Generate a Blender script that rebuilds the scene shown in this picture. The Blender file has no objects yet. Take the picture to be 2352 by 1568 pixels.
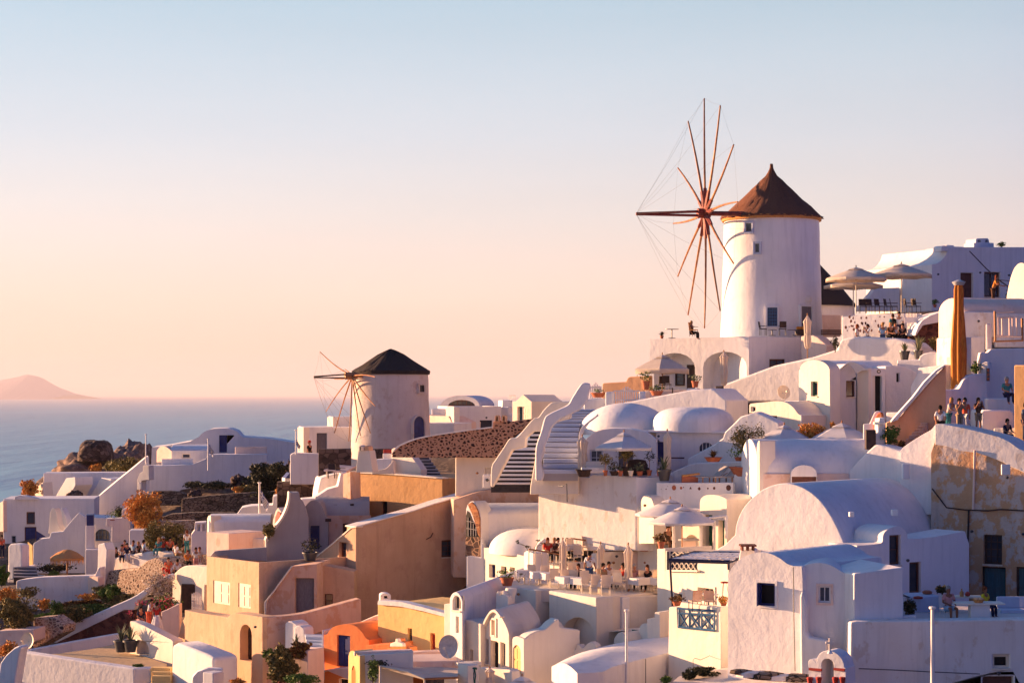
import bpy,bmesh,math,random
from math import sin,cos,pi,radians,sqrt,atan2
from mathutils import Vector,Matrix,noise
from mathutils.geometry import tessellate_polygon
random.seed(7)
SC=bpy.context.scene
COL=SC.collection
# ---------------- camera ----------------
F,CX,HY=4500.0,1176.0,905.0
cam_d=bpy.data.cameras.new("camera"); cam=bpy.data.objects.new("camera",cam_d); COL.objects.link(cam)
cam_d.sensor_width=36; cam_d.lens=36*F/2352; cam_d.clip_start=1; cam_d.clip_end=200000
cam.location=(0,0,0); cam.rotation_euler=(radians(90),0,0)
cam_d.shift_y=(HY-784)/2352
SC.camera=cam
# ---------------- world ----------------
SUN_EL,SUN_AZ=7.0,-65.0
W=bpy.data.worlds.new("World"); SC.world=W; W.use_nodes=True
nt=W.node_tree; nt.nodes.clear()
def nd(t,ty,**k):
 n=t.nodes.new(ty)
 for a,b in k.items():setattr(n,a,b)
 return n
wo=nd(nt,'ShaderNodeOutputWorld'); bg=nd(nt,'ShaderNodeBackground')
sky=nd(nt,'ShaderNodeTexSky',sky_type='NISHITA',sun_disc=False,sun_elevation=radians(SUN_EL),sun_rotation=radians(SUN_AZ),altitude=100,air_density=1.2,dust_density=1.2,ozone_density=2.5)
tc=nd(nt,'ShaderNodeTexCoord'); sx=nd(nt,'ShaderNodeSeparateXYZ')
nt.links.new(tc.outputs['Generated'],sx.inputs[0])
ramp=nd(nt,'ShaderNodeValToRGB')
SKY=[(-0.02,(0.74,0.58,0.56)),(0.004,(0.88,0.64,0.56)),(0.022,(0.97,0.66,0.53)),(0.048,(0.96,0.715,0.60)),
(0.09,(0.82,0.73,0.70)),(0.13,(0.68,0.70,0.75)),(0.168,(0.57,0.66,0.74)),(0.20,(0.46,0.60,0.70)),(0.30,(0.32,0.46,0.66))]
mr=nd(nt,'ShaderNodeMapRange'); mr.inputs['From Min'].default_value=-0.02; mr.inputs['From Max'].default_value=0.30
nt.links.new(sx.outputs[2],mr.inputs['Value']); nt.links.new(mr.outputs[0],ramp.inputs[0])
el=ramp.color_ramp.elements
while len(el)>1:el.remove(el[-1])
for i,(p,c)in enumerate(SKY):
 e=el[0]if i==0 else el.new((p+0.02)/0.32)
 e.position=(p+0.02)/0.32; e.color=(*c,1)
# faint streaky cirrus so that the sky is not a clean gradient
mp=nd(nt,'ShaderNodeMapping'); mp.inputs['Scale'].default_value=(1.5,1.5,12.0); mp.inputs['Rotation'].default_value=(0,0.05,0)
nz=nd(nt,'ShaderNodeTexNoise'); nz.inputs['Scale'].default_value=2.2; nz.inputs['Detail'].default_value=6
nt.links.new(tc.outputs['Generated'],mp.inputs[0]); nt.links.new(mp.outputs[0],nz.inputs['Vector'])
mr2=nd(nt,'ShaderNodeMapRange'); mr2.inputs['From Min'].default_value=0.35; mr2.inputs['From Max'].default_value=0.7
mr2.inputs['To Min'].default_value=0.985; mr2.inputs['To Max'].default_value=1.02
nt.links.new(nz.outputs[0],mr2.inputs['Value'])
SKYV=0.308
ANTI=(0.30,0.33,0.68)
vm=nd(nt,'ShaderNodeVectorMath',operation='SCALE'); nt.links.new(ramp.outputs[0],vm.inputs[0]); nt.links.new(mr2.outputs[0],vm.inputs['Scale'])
vs=nd(nt,'ShaderNodeVectorMath',operation='SCALE'); vs.inputs['Scale'].default_value=SKYV; nt.links.new(vm.outputs[0],vs.inputs[0])
ns=nd(nt,'ShaderNodeVectorMath',operation='MULTIPLY'); ns.inputs[1].default_value=(0.052,0.066,0.088); nt.links.new(sky.outputs[0],ns.inputs[0])
mrx=nd(nt,'ShaderNodeMapRange'); mrx.inputs['From Min'].default_value=0.22; mrx.inputs['From Max'].default_value=0.42
mrx.inputs['To Min'].default_value=0.08; mrx.inputs['To Max'].default_value=1.0
nt.links.new(sx.outputs[2],mrx.inputs['Value'])
mx=nd(nt,'ShaderNodeMix',data_type='RGBA'); nt.links.new(mrx.outputs[0],mx.inputs['Factor'])
nt.links.new(vs.outputs[0],mx.inputs['A']); nt.links.new(ns.outputs[0],mx.inputs['B'])
# the sky opposite the low sun is dimmer and bluer than the glow around it
sdot=nd(nt,'ShaderNodeVectorMath',operation='DOT_PRODUCT'); nt.links.new(tc.outputs['Generated'],sdot.inputs[0]); sdot.inputs[1].default_value=(sin(radians(SUN_AZ)),cos(radians(SUN_AZ)),0.15)
ms=nd(nt,'ShaderNodeMapRange',interpolation_type='SMOOTHSTEP'); ms.inputs['From Min'].default_value=-0.14; ms.inputs['From Max'].default_value=0.27; nt.links.new(sdot.outputs['Value'],ms.inputs['Value'])
dim=nd(nt,'ShaderNodeMix',data_type='RGBA'); dim.inputs['A'].default_value=(*ANTI,1); dim.inputs['B'].default_value=(1,1,1,1); nt.links.new(ms.outputs[0],dim.inputs['Factor'])
ms2=nd(nt,'ShaderNodeMapRange'); ms2.inputs['From Min'].default_value=0.25; ms2.inputs['From Max'].default_value=0.85; ms2.inputs['To Min'].default_value=0.97; ms2.inputs['To Max'].default_value=1.12; nt.links.new(sdot.outputs['Value'],ms2.inputs['Value'])
mul=nd(nt,'ShaderNodeMix',data_type='RGBA',blend_type='MULTIPLY'); mul.inputs['Factor'].default_value=1; nt.links.new(mx.outputs['Result'],mul.inputs['A']); nt.links.new(dim.outputs['Result'],mul.inputs['B'])
fin=nd(nt,'ShaderNodeVectorMath',operation='SCALE'); nt.links.new(mul.outputs['Result'],fin.inputs[0]); nt.links.new(ms2.outputs[0],fin.inputs['Scale'])
nt.links.new(fin.outputs[0],bg.inputs[0]); bg.inputs[1].default_value=1.0
nt.links.new(bg.outputs[0],wo.inputs[0])
# ---------------- sun ----------------
sd=bpy.data.lights.new("sun",'SUN'); sun=bpy.data.objects.new("sun",sd); COL.objects.link(sun)
sd.energy=5.0; sd.angle=radians(0.6); sd.color=(1.0,0.565,0.305)
sdir=Vector((sin(radians(SUN_AZ))*cos(radians(SUN_EL)),cos(radians(SUN_AZ))*cos(radians(SUN_EL)),sin(radians(SUN_EL))))
sun.rotation_euler=sdir.to_track_quat('Z','Y').to_euler()
vs_=SC.view_settings; vs_.view_transform='Standard'; vs_.look='None'; vs_.gamma=1; vs_.use_curve_mapping=False
vs_.exposure=1.83
cy=SC.cycles; cy.use_denoising=True; cy.max_bounces=6; cy.diffuse_bounces=4; cy.glossy_bounces=2; cy.volume_bounces=0
cy.transparent_max_bounces=8; cy.sample_clamp_indirect=6
# ---------------- materials ----------------
def newmat(name):
 m=bpy.data.materials.new(name); m.use_nodes=True; t=m.node_tree; t.nodes.clear()
 o=nd(t,'ShaderNodeOutputMaterial'); p=nd(t,'ShaderNodeBsdfPrincipled'); t.links.new(p.outputs[0],o.inputs[0])
 return m,t,p
def plaster(name,c1,c2,c3=None,amt=0.35,stain=0.0,scol=(0.42,0.30,0.2),rough=0.92,bump=0.34,sc=0.5):
 """lime-washed wall: broad tone drift, vertical rain streaks, flaked patches, trowel bumps"""
 m,t,p=newmat(name); L=t.links.new
 g=nd(t,'ShaderNodeNewGeometry')
 def noi(s,scale,det=5,rgh=.6):
  mp=nd(t,'ShaderNodeMapping'); mp.inputs['Scale'].default_value=s; L(g.outputs['Position'],mp.inputs[0])
  n=nd(t,'ShaderNodeTexNoise'); n.inputs['Scale'].default_value=scale; n.inputs['Detail'].default_value=det; n.inputs['Roughness'].default_value=rgh
  L(mp.outputs[0],n.inputs['Vector']); return n.outputs[0]
 def rng(v,a,b,c=0.,d=1.):
  r=nd(t,'ShaderNodeMapRange'); r.inputs['From Min'].default_value=a; r.inputs['From Max'].default_value=b
  r.inputs['To Min'].default_value=c; r.inputs['To Max'].default_value=d; L(v,r.inputs['Value']); return r.outputs[0]
 def mixc(f,a,b):
  x=nd(t,'ShaderNodeMix',data_type='RGBA'); L(f,x.inputs['Factor'])
  if isinstance(a,tuple):x.inputs['A'].default_value=(*a,1)
  else:L(a,x.inputs['A'])
  if isinstance(b,tuple):x.inputs['B'].default_value=(*b,1)
  else:L(b,x.inputs['B'])
  return x.outputs['Result']
 n1=noi((1,1,.8),sc)
 col=mixc(rng(n1,.32,.68),c1,c2)
 n2=noi((3.2,3.2,.28),1.1)
 col=mixc(rng(n2,.5,.78,0,amt),col,c3 or tuple(v*.72 for v in c2))
 if stain>0:
  n3=noi((1,1,.7),1.3,8,.68); a=.62-.22*stain
  col=mixc(rng(n3,a,a+.05,0,min(1,.35+stain*.6)),col,scol)
 L(col,p.inputs['Base Color'])
 p.inputs['Roughness'].default_value=rough; p.inputs['Specular IOR Level'].default_value=.15
 nb=noi((1,1,1),2.2,7,.62); b=nd(t,'ShaderNodeBump'); b.inputs['Strength'].default_value=bump; b.inputs['Distance'].default_value=.10
 L(nb,b.inputs['Height']); L(b.outputs[0],p.inputs['Normal'])
 return m
def stone(name,mortar,stones,scale=1.6,inv=.10,rough=.95,bump=.9,smooth=False,zs=1.3):
 m,t,p=newmat(name); L=t.links.new
 g=nd(t,'ShaderNodeNewGeometry'); mp=nd(t,'ShaderNodeMapping'); mp.inputs['Scale'].default_value=(1,1,zs); L(g.outputs['Position'],mp.inputs[0])
 nn=nd(t,'ShaderNodeTexNoise'); nn.inputs['Scale'].default_value=2.0; L(mp.outputs[0],nn.inputs['Vector'])
 ad=nd(t,'ShaderNodeMix',data_type='VECTOR'); ad.inputs['Factor'].default_value=.12; L(mp.outputs[0],ad.inputs['A']); L(nn.outputs['Color'],ad.inputs['B'])
 v=nd(t,'ShaderNodeTexVoronoi',feature='DISTANCE_TO_EDGE'); v.inputs['Scale'].default_value=scale; L(ad.outputs['Result'],v.inputs['Vector'])
 v2=nd(t,'ShaderNodeTexVoronoi'); v2.inputs['Scale'].default_value=scale; L(ad.outputs['Result'],v2.inputs['Vector'])
 r=nd(t,'ShaderNodeMapRange'); r.inputs['From Min'].default_value=inv*.6; r.inputs['From Max'].default_value=inv; L(v.outputs[0],r.inputs['Value'])
 cr=nd(t,'ShaderNodeValToRGB'); e=cr.color_ramp.elements; e[0].color=(*stones[0],1); e[1].color=(*stones[-1],1)
 for i,c in enumerate(stones[1:-1]):q=e.new((i+1)/(len(stones)-1)); q.color=(*c,1)
 sp=nd(t,'ShaderNodeSeparateColor'); L(v2.outputs['Color'],sp.inputs[0]); L(sp.outputs[0],cr.inputs[0])
 x=nd(t,'ShaderNodeMix',data_type='RGBA'); L(r.outputs[0],x.inputs['Factor']); x.inputs['A'].default_value=(*mortar,1); L(cr.outputs[0],x.inputs['B'])
 L(x.outputs['Result'],p.inputs['Base Color']); p.inputs['Roughness'].default_value=rough; p.inputs['Specular IOR Level'].default_value=.1
 b=nd(t,'ShaderNodeBump'); b.inputs['Strength'].default_value=bump; b.inputs['Distance'].default_value=.12; L(r.outputs[0],b.inputs['Height']); L(b.outputs[0],p.inputs['Normal'])
 return m
def plain(name,c,rough=.7,c2=None,scale=6.,spec=.3,metal=0.,aniso=None,bump=0.):
 m,t,p=newmat(name); L=t.links.new
 g=nd(t,'ShaderNodeTexCoord'); n=nd(t,'ShaderNodeTexNoise'); n.inputs['Scale'].default_value=scale; n.inputs['Detail'].default_value=4
 if aniso:
  mp=nd(t,'ShaderNodeMapping'); mp.inputs['Scale'].default_value=aniso; L(g.outputs['Object'],mp.inputs[0]); L(mp.outputs[0],n.inputs['Vector'])
 else:L(g.outputs['Object'],n.inputs['Vector'])
 r=nd(t,'ShaderNodeMapRange'); r.inputs['From Min'].default_value=.35; r.inputs['From Max'].default_value=.65; L(n.outputs[0],r.inputs['Value'])
 x=nd(t,'ShaderNodeMix',data_type='RGBA'); L(r.outputs[0],x.inputs['Factor']); x.inputs['A'].default_value=(*c,1)
 x.inputs['B'].default_value=(*(c2 or tuple(v*.78 for v in c)),1); L(x.outputs['Result'],p.inputs['Base Color'])
 p.inputs['Roughness'].default_value=rough; p.inputs['Specular IOR Level'].default_value=spec; p.inputs['Metallic'].default_value=metal
 if bump:
  b=nd(t,'ShaderNodeBump'); b.inputs['Strength'].default_value=bump; b.inputs['Distance'].default_value=.05; L(n.outputs[0],b.inputs['Height']); L(b.outputs[0],p.inputs['Normal'])
 return m
M={}
M['white']=plaster('limewash',(.78,.755,.74),(.69,.665,.65),amt=.45)
M['white2']=plaster('limewash_weathered',(.78,.74,.70),(.70,.63,.57),amt=.5,stain=.25,scol=(.55,.42,.31))
M['cream']=plaster('cream_wash',(.78,.71,.61),(.71,.63,.52),amt=.3)
M['milled']=plaster('mill_wash',(.66,.58,.53),(.58,.48,.42),amt=.5,stain=.25,scol=(.48,.34,.26))
M['tan']=plaster('tan_plaster',(.58,.39,.26),(.48,.31,.20),amt=.5,stain=.25,scol=(.42,.26,.18))
M['pinktan']=plaster('rose_plaster',(.62,.43,.33),(.54,.35,.26),amt=.5,stain=.45,scol=(.50,.26,.15))
M['ochre']=plaster('ochre_plaster',(.58,.35,.17),(.50,.29,.13),amt=.45,stain=.15,scol=(.36,.2,.1))
M['yellow']=plaster('yellow_plaster',(.80,.56,.24),(.74,.50,.20),amt=.2)
M['orange']=plaster('orange_plaster',(.76,.26,.09),(.70,.21,.07),amt=.25,stain=.08,scol=(.6,.35,.25))
M['ochretan']=plaster('ochre_tan',(.66,.45,.29),(.56,.37,.23),amt=.45,stain=.25,scol=(.5,.3,.18))
M['peach']=plaster('peach_plaster',(.76,.46,.27),(.70,.38,.20),amt=.3)
M['ruin']=plaster('flaking_plaster',(.62,.52,.46),(.52,.40,.32),amt=.5,stain=.68,scol=(.54,.27,.10),bump=.9)
M['pinkw']=plaster('rose_wash',(.80,.62,.52),(.72,.52,.42),amt=.3,stain=.15,scol=(.6,.33,.2))
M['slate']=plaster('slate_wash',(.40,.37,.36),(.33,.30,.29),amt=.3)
M['rubble']=stone('lava_rubble',(.30,.19,.13),[(.03,.022,.02),(.10,.06,.05),(.2,.12,.08)],scale=2.6,inv=.09)
M['pebbled']=stone('pebbled_wall',(.46,.25,.16),[(.03,.02,.02),(.06,.035,.03),(.13,.06,.045)],scale=4.8,inv=.25)
M['darkstone']=stone('dark_stone',(.05,.035,.03),[(.03,.022,.02),(.09,.06,.05),(.17,.12,.1)],scale=2.4,inv=.05)
M['terrace']=stone('terrace_stone',(.05,.04,.03),[(.20,.15,.11),(.30,.22,.16),(.10,.07,.05)],scale=3.0,inv=.08,zs=2.2)
M['redstone']=stone('red_stone',(.16,.06,.045),[(.09,.03,.025),(.17,.07,.05),(.05,.02,.02)],scale=2.6,inv=.08)
M['brick']=stone('brick',(.45,.26,.15),[(.30,.12,.06),(.5,.22,.1),(.2,.08,.05)],scale=3.6,inv=.06,zs=2.4)
M['grit']=stone('light_rubble',(.55,.42,.32),[(.20,.12,.08),(.42,.28,.2),(.06,.04,.04)],scale=4.6,inv=.16)
M['thatch']=plain('thatch',(.24,.095,.05),.95,(.09,.035,.02),3,aniso=(14,14,.6),bump=.8)
M['dthatch']=plain('dark_thatch',(.045,.032,.03),.95,(.02,.016,.016),3,aniso=(14,14,.6),bump=.8)
M['straw']=plain('straw',(.70,.33,.11),.95,(.42,.18,.06),4,aniso=(9,9,.6),bump=.6)
M['redwood']=plain('red_wood',(.26,.05,.03),.6,(.16,.03,.02),3)
M['wood']=plain('wood',(.42,.20,.08),.65,(.28,.12,.05),4,aniso=(8,8,1))
M['pole']=plain('spar_wood',(.50,.24,.09),.6,(.30,.11,.05),2)
M['dwood']=plain('dark_wood',(.06,.03,.022),.6,(.03,.018,.015),4)
M['rwood']=plain('brown_frame_wood',(.13,.045,.03),.6,(.08,.03,.02),4)
M['rope']=plain('rope',(.16,.12,.10),.8)
M['glass']=plain('window_glass',(.02,.03,.05),.15,(.03,.04,.06),2,spec=.6)
M['bglass']=plain('shaded_glass',(.07,.09,.12),.25,(.04,.05,.07),2,spec=.6)
M['black']=plain('dark_interior',(.010,.009,.010),.8)
M['blue']=plain('blue_paint',(.018,.03,.16),.5,(.012,.02,.11),3)
M['pblue']=plain('weathered_blue_paint',(.04,.12,.24),.5,(.03,.09,.18),5)
M['navy']=plain('navy_paint',(.012,.016,.05),.5)
M['teal']=plain('teal_paint',(.04,.13,.16),.7,(.03,.08,.10),3,aniso=(6,6,.5))
M['green']=plain('green_paint',(.03,.14,.10),.6)
M['gdoor']=plain('grey_door_paint',(.16,.15,.17),.6,(.12,.11,.13),4,aniso=(6,6,1))
M['wpaint']=plain('white_paint',(.78,.74,.70),.5,(.7,.66,.62),5)
M['cpaint']=plain('cream_paint',(.74,.64,.5),.6,(.66,.56,.42),5)
M['cloth']=plain('cream_canvas',(.78,.68,.56),.9,(.72,.61,.50),3)
M['wcloth']=plain('white_canvas',(.80,.77,.76),.9,(.74,.71,.70),3)
M['gold']=plain('ochre_canvas',(.62,.27,.05),.9,(.42,.16,.03),2.5,aniso=(7,7,1))
M['terra']=plain('terracotta',(.42,.13,.06),.8,(.34,.10,.05),5)
M['metal']=plain('dark_metal',(.05,.05,.055),.4,spec=.5)
M['gmetal']=plain('grey_metal',(.45,.44,.44),.5,spec=.5)
M['dish']=plain('dish_paint',(.42,.42,.44),.5)
M['red']=plain('red_paint',(.38,.035,.025),.6)
M['bluestep']=plaster('blue_grey_wash',(.54,.58,.66),(.48,.52,.60),amt=.2)  # blue-grey carries the stairs' shade in its colour; also serves painted trim
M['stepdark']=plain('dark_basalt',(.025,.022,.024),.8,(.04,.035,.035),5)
M['skin']=plain('skin',(.42,.20,.12),.6,(.36,.17,.10),8)
M['floor']=plaster('floor_wash',(.66,.58,.52),(.58,.5,.44),amt=.2)
M['pave']=plaster('ochre_floor',(.55,.40,.22),(.5,.35,.2),amt=.2)
M['steel']=plain('aluminium',(.5,.5,.5),.35,metal=.8)
for k_ in('cloth','wcloth','gold'):
 t=M[k_].node_tree; p=next(n for n in t.nodes if n.type=='BSDF_PRINCIPLED'); o=next(n for n in t.nodes if n.type=='OUTPUT_MATERIAL')
 tr=nd(t,'ShaderNodeBsdfTranslucent'); mxs=nd(t,'ShaderNodeMixShader'); mxs.inputs[0].default_value=.3
 t.links.new(p.inputs['Base Color'].links[0].from_socket,tr.inputs[0]); t.links.new(p.outputs[0],mxs.inputs[1]); t.links.new(tr.outputs[0],mxs.inputs[2]); t.links.new(mxs.outputs[0],o.inputs[0])
def leafmat(name,a,b,c):
 m,t,p=newmat(name); L=t.links.new
 g=nd(t,'ShaderNodeNewGeometry'); cr=nd(t,'ShaderNodeValToRGB'); e=cr.color_ramp.elements
 e[0].color=(*a,1); e[1].color=(*c,1); q=e.new(.5); q.color=(*b,1)
 L(g.outputs['Random Per Island'],cr.inputs[0]); L(cr.outputs[0],p.inputs['Base Color'])
 p.inputs['Roughness'].default_value=.7; p.inputs['Specular IOR Level'].default_value=.2
 return m
M['leaf']=leafmat('leaf_green',(.03,.07,.015),(.08,.15,.025),(.16,.22,.04))
M['olive']=leafmat('leaf_olive',(.05,.05,.015),(.14,.12,.035),(.30,.22,.07))
M['dry']=leafmat('dry_leaf',(.30,.12,.02),(.58,.26,.05),(.78,.38,.08))
M['dbush']=leafmat('dark_scrub',(.012,.018,.008),(.03,.035,.015),(.07,.06,.025))
M['bronze']=leafmat('bronze_leaf',(.06,.02,.01),(.16,.07,.02),(.20,.14,.03))
M['agave']=leafmat('agave_leaf',(.05,.08,.05),(.12,.15,.08),(.28,.26,.14))
M['flower']=leafmat('flower',(.55,.02,.06),(.62,.05,.12),(.75,.2,.25))
M['wflower']=leafmat('pale_flower',(.5,.4,.35),(.7,.6,.5),(.12,.1,.04))
# ---------------- geometry helpers ----------------
TO={0:(0,0)}
for k,(a,b)in{1:(0,1550),2:(0,2027),3:(750,1900),4:(1050,1260),5:(1500,1900),6:(1700,1350),7:(2100,1800),8:(2100,1350),9:(2300,1000),
10:(3040,860),11:(3040,1350),12:(2640,1300),13:(3040,1800),14:(3040,2027),15:(2300,2027),16:(1500,2027),17:(750,2027),18:(600,1500),19:(2300,340)}.items():
 TO[k]=(a*2352/3840,b*2352/3840)
cur=[0]
def T(n):cur[0]=n
def V(x,y=0):
 """survey coordinates of the current sheet -> master sheet"""
 if cur[0]==0:return(x,y)
 a,b=TO[cur[0]]; return(a+x/4.8,b+y/4.8)
def P(x,y,D):
 x,y=V(x,y); return Vector(((x-CX)/F*D,D,(HY-y)/F*D))
def catm(pts,n=6):
 out=[]
 for i in range(len(pts)-1):
  p0=pts[max(0,i-1)]; p1=pts[i]; p2=pts[i+1]; p3=pts[min(len(pts)-1,i+2)]
  for k in range(n):
   t=k/n
   out.append(tuple(.5*((2*b)+(c-a)*t+(2*a-5*b+4*c-d)*t*t+(3*b-a-3*c+d)*t**3)for a,b,c,d in zip(p0,p1,p2,p3)))
 out.append(tuple(pts[-1])); return out
def arc(x0,y0,x1,y1,rise,n=16):
 return[(x0+(x1-x0)*(1-cos(pi*k/n))/2,y0+(y1-y0)*(1-cos(pi*k/n))/2-rise*sin(pi*k/n))for k in range(n+1)]
def tag(o,label=None,cat=None,group=None,kind=None):
 if label:o['label']=label
 if cat:o['category']=cat
 if group:o['group']=group
 if kind:o['kind']=kind
 return o
def empty(name,loc,label=None,cat=None,group=None,rz=0):
 o=bpy.data.objects.new(name,None); COL.objects.link(o); o.location=loc; o.rotation_euler=(0,0,rz); o.empty_display_size=.3
 return tag(o,label,cat,group)
class MB:
 def __init__(s):s.v=[]; s.f=[]; s.m=[]; s.mi=0
 def add(s,vs,fs):
  n=len(s.v); s.v+=[tuple(v)for v in vs]; s.f+=[tuple(i+n for i in f)for f in fs]; s.m+=[s.mi]*len(fs); return s
 def box(s,c,d,rz=0,tilt=None):
  R=Matrix.Rotation(rz,3,'Z')
  if tilt:R=R@Matrix.Rotation(tilt[1],3,tilt[0])
  vs=[Vector(c)+R@Vector((d[0]/2*i,d[1]/2*j,d[2]/2*k))for i in(-1,1)for j in(-1,1)for k in(-1,1)]
  return s.add(vs,[(0,1,3,2),(4,6,7,5),(0,4,5,1),(2,3,7,6),(0,2,6,4),(1,5,7,3)])
 def tube(s,pts,r0,r1=None,n=6,cap=True):
  pts=[Vector(p)for p in pts]; r1=r0 if r1 is None else r1; rings=[]; L=len(pts)
  up=Vector((0.13,0.21,1)).normalized()
  for i,p in enumerate(pts):
   d=(pts[min(i+1,L-1)]-pts[max(i-1,0)]).normalized()
   a=d.cross(up)
   if a.length<.05:a=d.cross(Vector((1,0,0)))
   a.normalize(); b=d.cross(a); r=r0+(r1-r0)*i/(L-1)
   rings.append([p+r*(a*cos(2*pi*k/n)+b*sin(2*pi*k/n))for k in range(n)])
  fs=[(i*n+k,i*n+(k+1)%n,(i+1)*n+(k+1)%n,(i+1)*n+k)for i in range(L-1)for k in range(n)]
  if cap:fs+=[tuple(range(n))[::-1],tuple(range((L-1)*n,L*n))]
  return s.add([v for r in rings for v in r],fs)
 def lathe(s,prof,c=(0,0,0),n=24,fold=0,k=8,sx=1,sy=1):
  vs=[]
  for r,z in prof:
   for i in range(n):
    a=2*pi*i/n; q=r*(1+fold*cos(a*k)); vs.append((c[0]+q*cos(a)*sx,c[1]+q*sin(a)*sy,c[2]+z))
  fs=[(j*n+i,j*n+(i+1)%n,(j+1)*n+(i+1)%n,(j+1)*n+i)for j in range(len(prof)-1)for i in range(n)]
  if prof[0][0]>1e-4:fs.append(tuple(range(n))[::-1])
  if prof[-1][0]>1e-4:fs.append(tuple(range((len(prof)-1)*n,len(prof)*n)))
  return s.add(vs,fs)
 def quad(s,a,b,c,d):return s.add([a,b,c,d],[(0,1,2,3)])
 def build(s,name,mat,parent=None,smooth=None,bevel=0,loc=None):
  me=bpy.data.meshes.new(name); off=Vector(loc)if loc is not None else Vector((0,0,0))
  me.from_pydata([tuple(Vector(v)-off)for v in s.v],[],s.f)
  for k in(mat if isinstance(mat,(list,tuple))else[mat]):me.materials.append(M[k]if isinstance(k,str)else k)
  if any(s.m):me.polygons.foreach_set('material_index',s.m)
  me.validate(); me.update()
  bm=bmesh.new(); bm.from_mesh(me); bmesh.ops.remove_doubles(bm,verts=bm.verts,dist=1e-5); bmesh.ops.recalc_face_normals(bm,faces=bm.faces); bm.to_mesh(me); bm.free()
  o=bpy.data.objects.new(name,me); COL.objects.link(o)
  if parent is not None:o.parent=parent
  if loc is not None and parent is None:o.location=loc
  if smooth:
   me.polygons.foreach_set('use_smooth',[True]*len(me.polygons)); me.set_sharp_from_angle(angle=radians(smooth))
  if bevel:
   b=o.modifiers.new('bevel','BEVEL'); b.width=bevel; b.segments=2; b.limit_method='ANGLE'; b.angle_limit=radians(38); b.harden_normals=True
   me.polygons.foreach_set('use_smooth',[True]*len(me.polygons))
  return o
def base_of(vs):
 return Vector((sum(v[0]for v in vs)/len(vs),sum(v[1]for v in vs)/len(vs),min(v[2]for v in vs)))
class Plane:
 def __init__(s,x,D,phi):
  s.phi=radians(phi); s.e=Vector((cos(s.phi),-sin(s.phi),0)); s.d=Vector((sin(s.phi),cos(s.phi),0))
  s.A=Vector(((V(x)[0]-CX)/F*D,D,0))
 def uz(s,x,y):
  x,y=V(x,y); r=Vector(((x-CX)/F,1,(HY-y)/F)); k=s.A.dot(s.d)/r.dot(s.d); p=r*k
  return((p-s.A).dot(s.e),p.z)
 def xyz(s,u,z,w=0):return s.A+s.e*u+s.d*w+Vector((0,0,z))
def Rct(x0,x1,yt,yb):return('R',x0,x1,yt,yb)
def opening_poly(pl,h):
 u0=pl.uz(h['x0'],h['yt'])[0]; u1=pl.uz(h['x1'],h['yt'])[0]; xm=(h['x0']+h['x1'])/2
 zt=pl.uz(xm,h['yt'])[1]; zb=pl.uz(xm,h['yb'])[1]
 if u1-u0<.12:u1=u0+.12
 a=h.get('arch',0)
 if a:
  r=(u1-u0)/2*a; n=10; zs=zt-r
  return[(u0,zb)]+[((u0+u1)/2-(u1-u0)/2*cos(pi*k/n),zs+r*sin(pi*k/n))for k in range(n+1)]+[(u1,zb)]
 return[(u0,zb),(u0,zt),(u1,zt),(u1,zb)]
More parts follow.
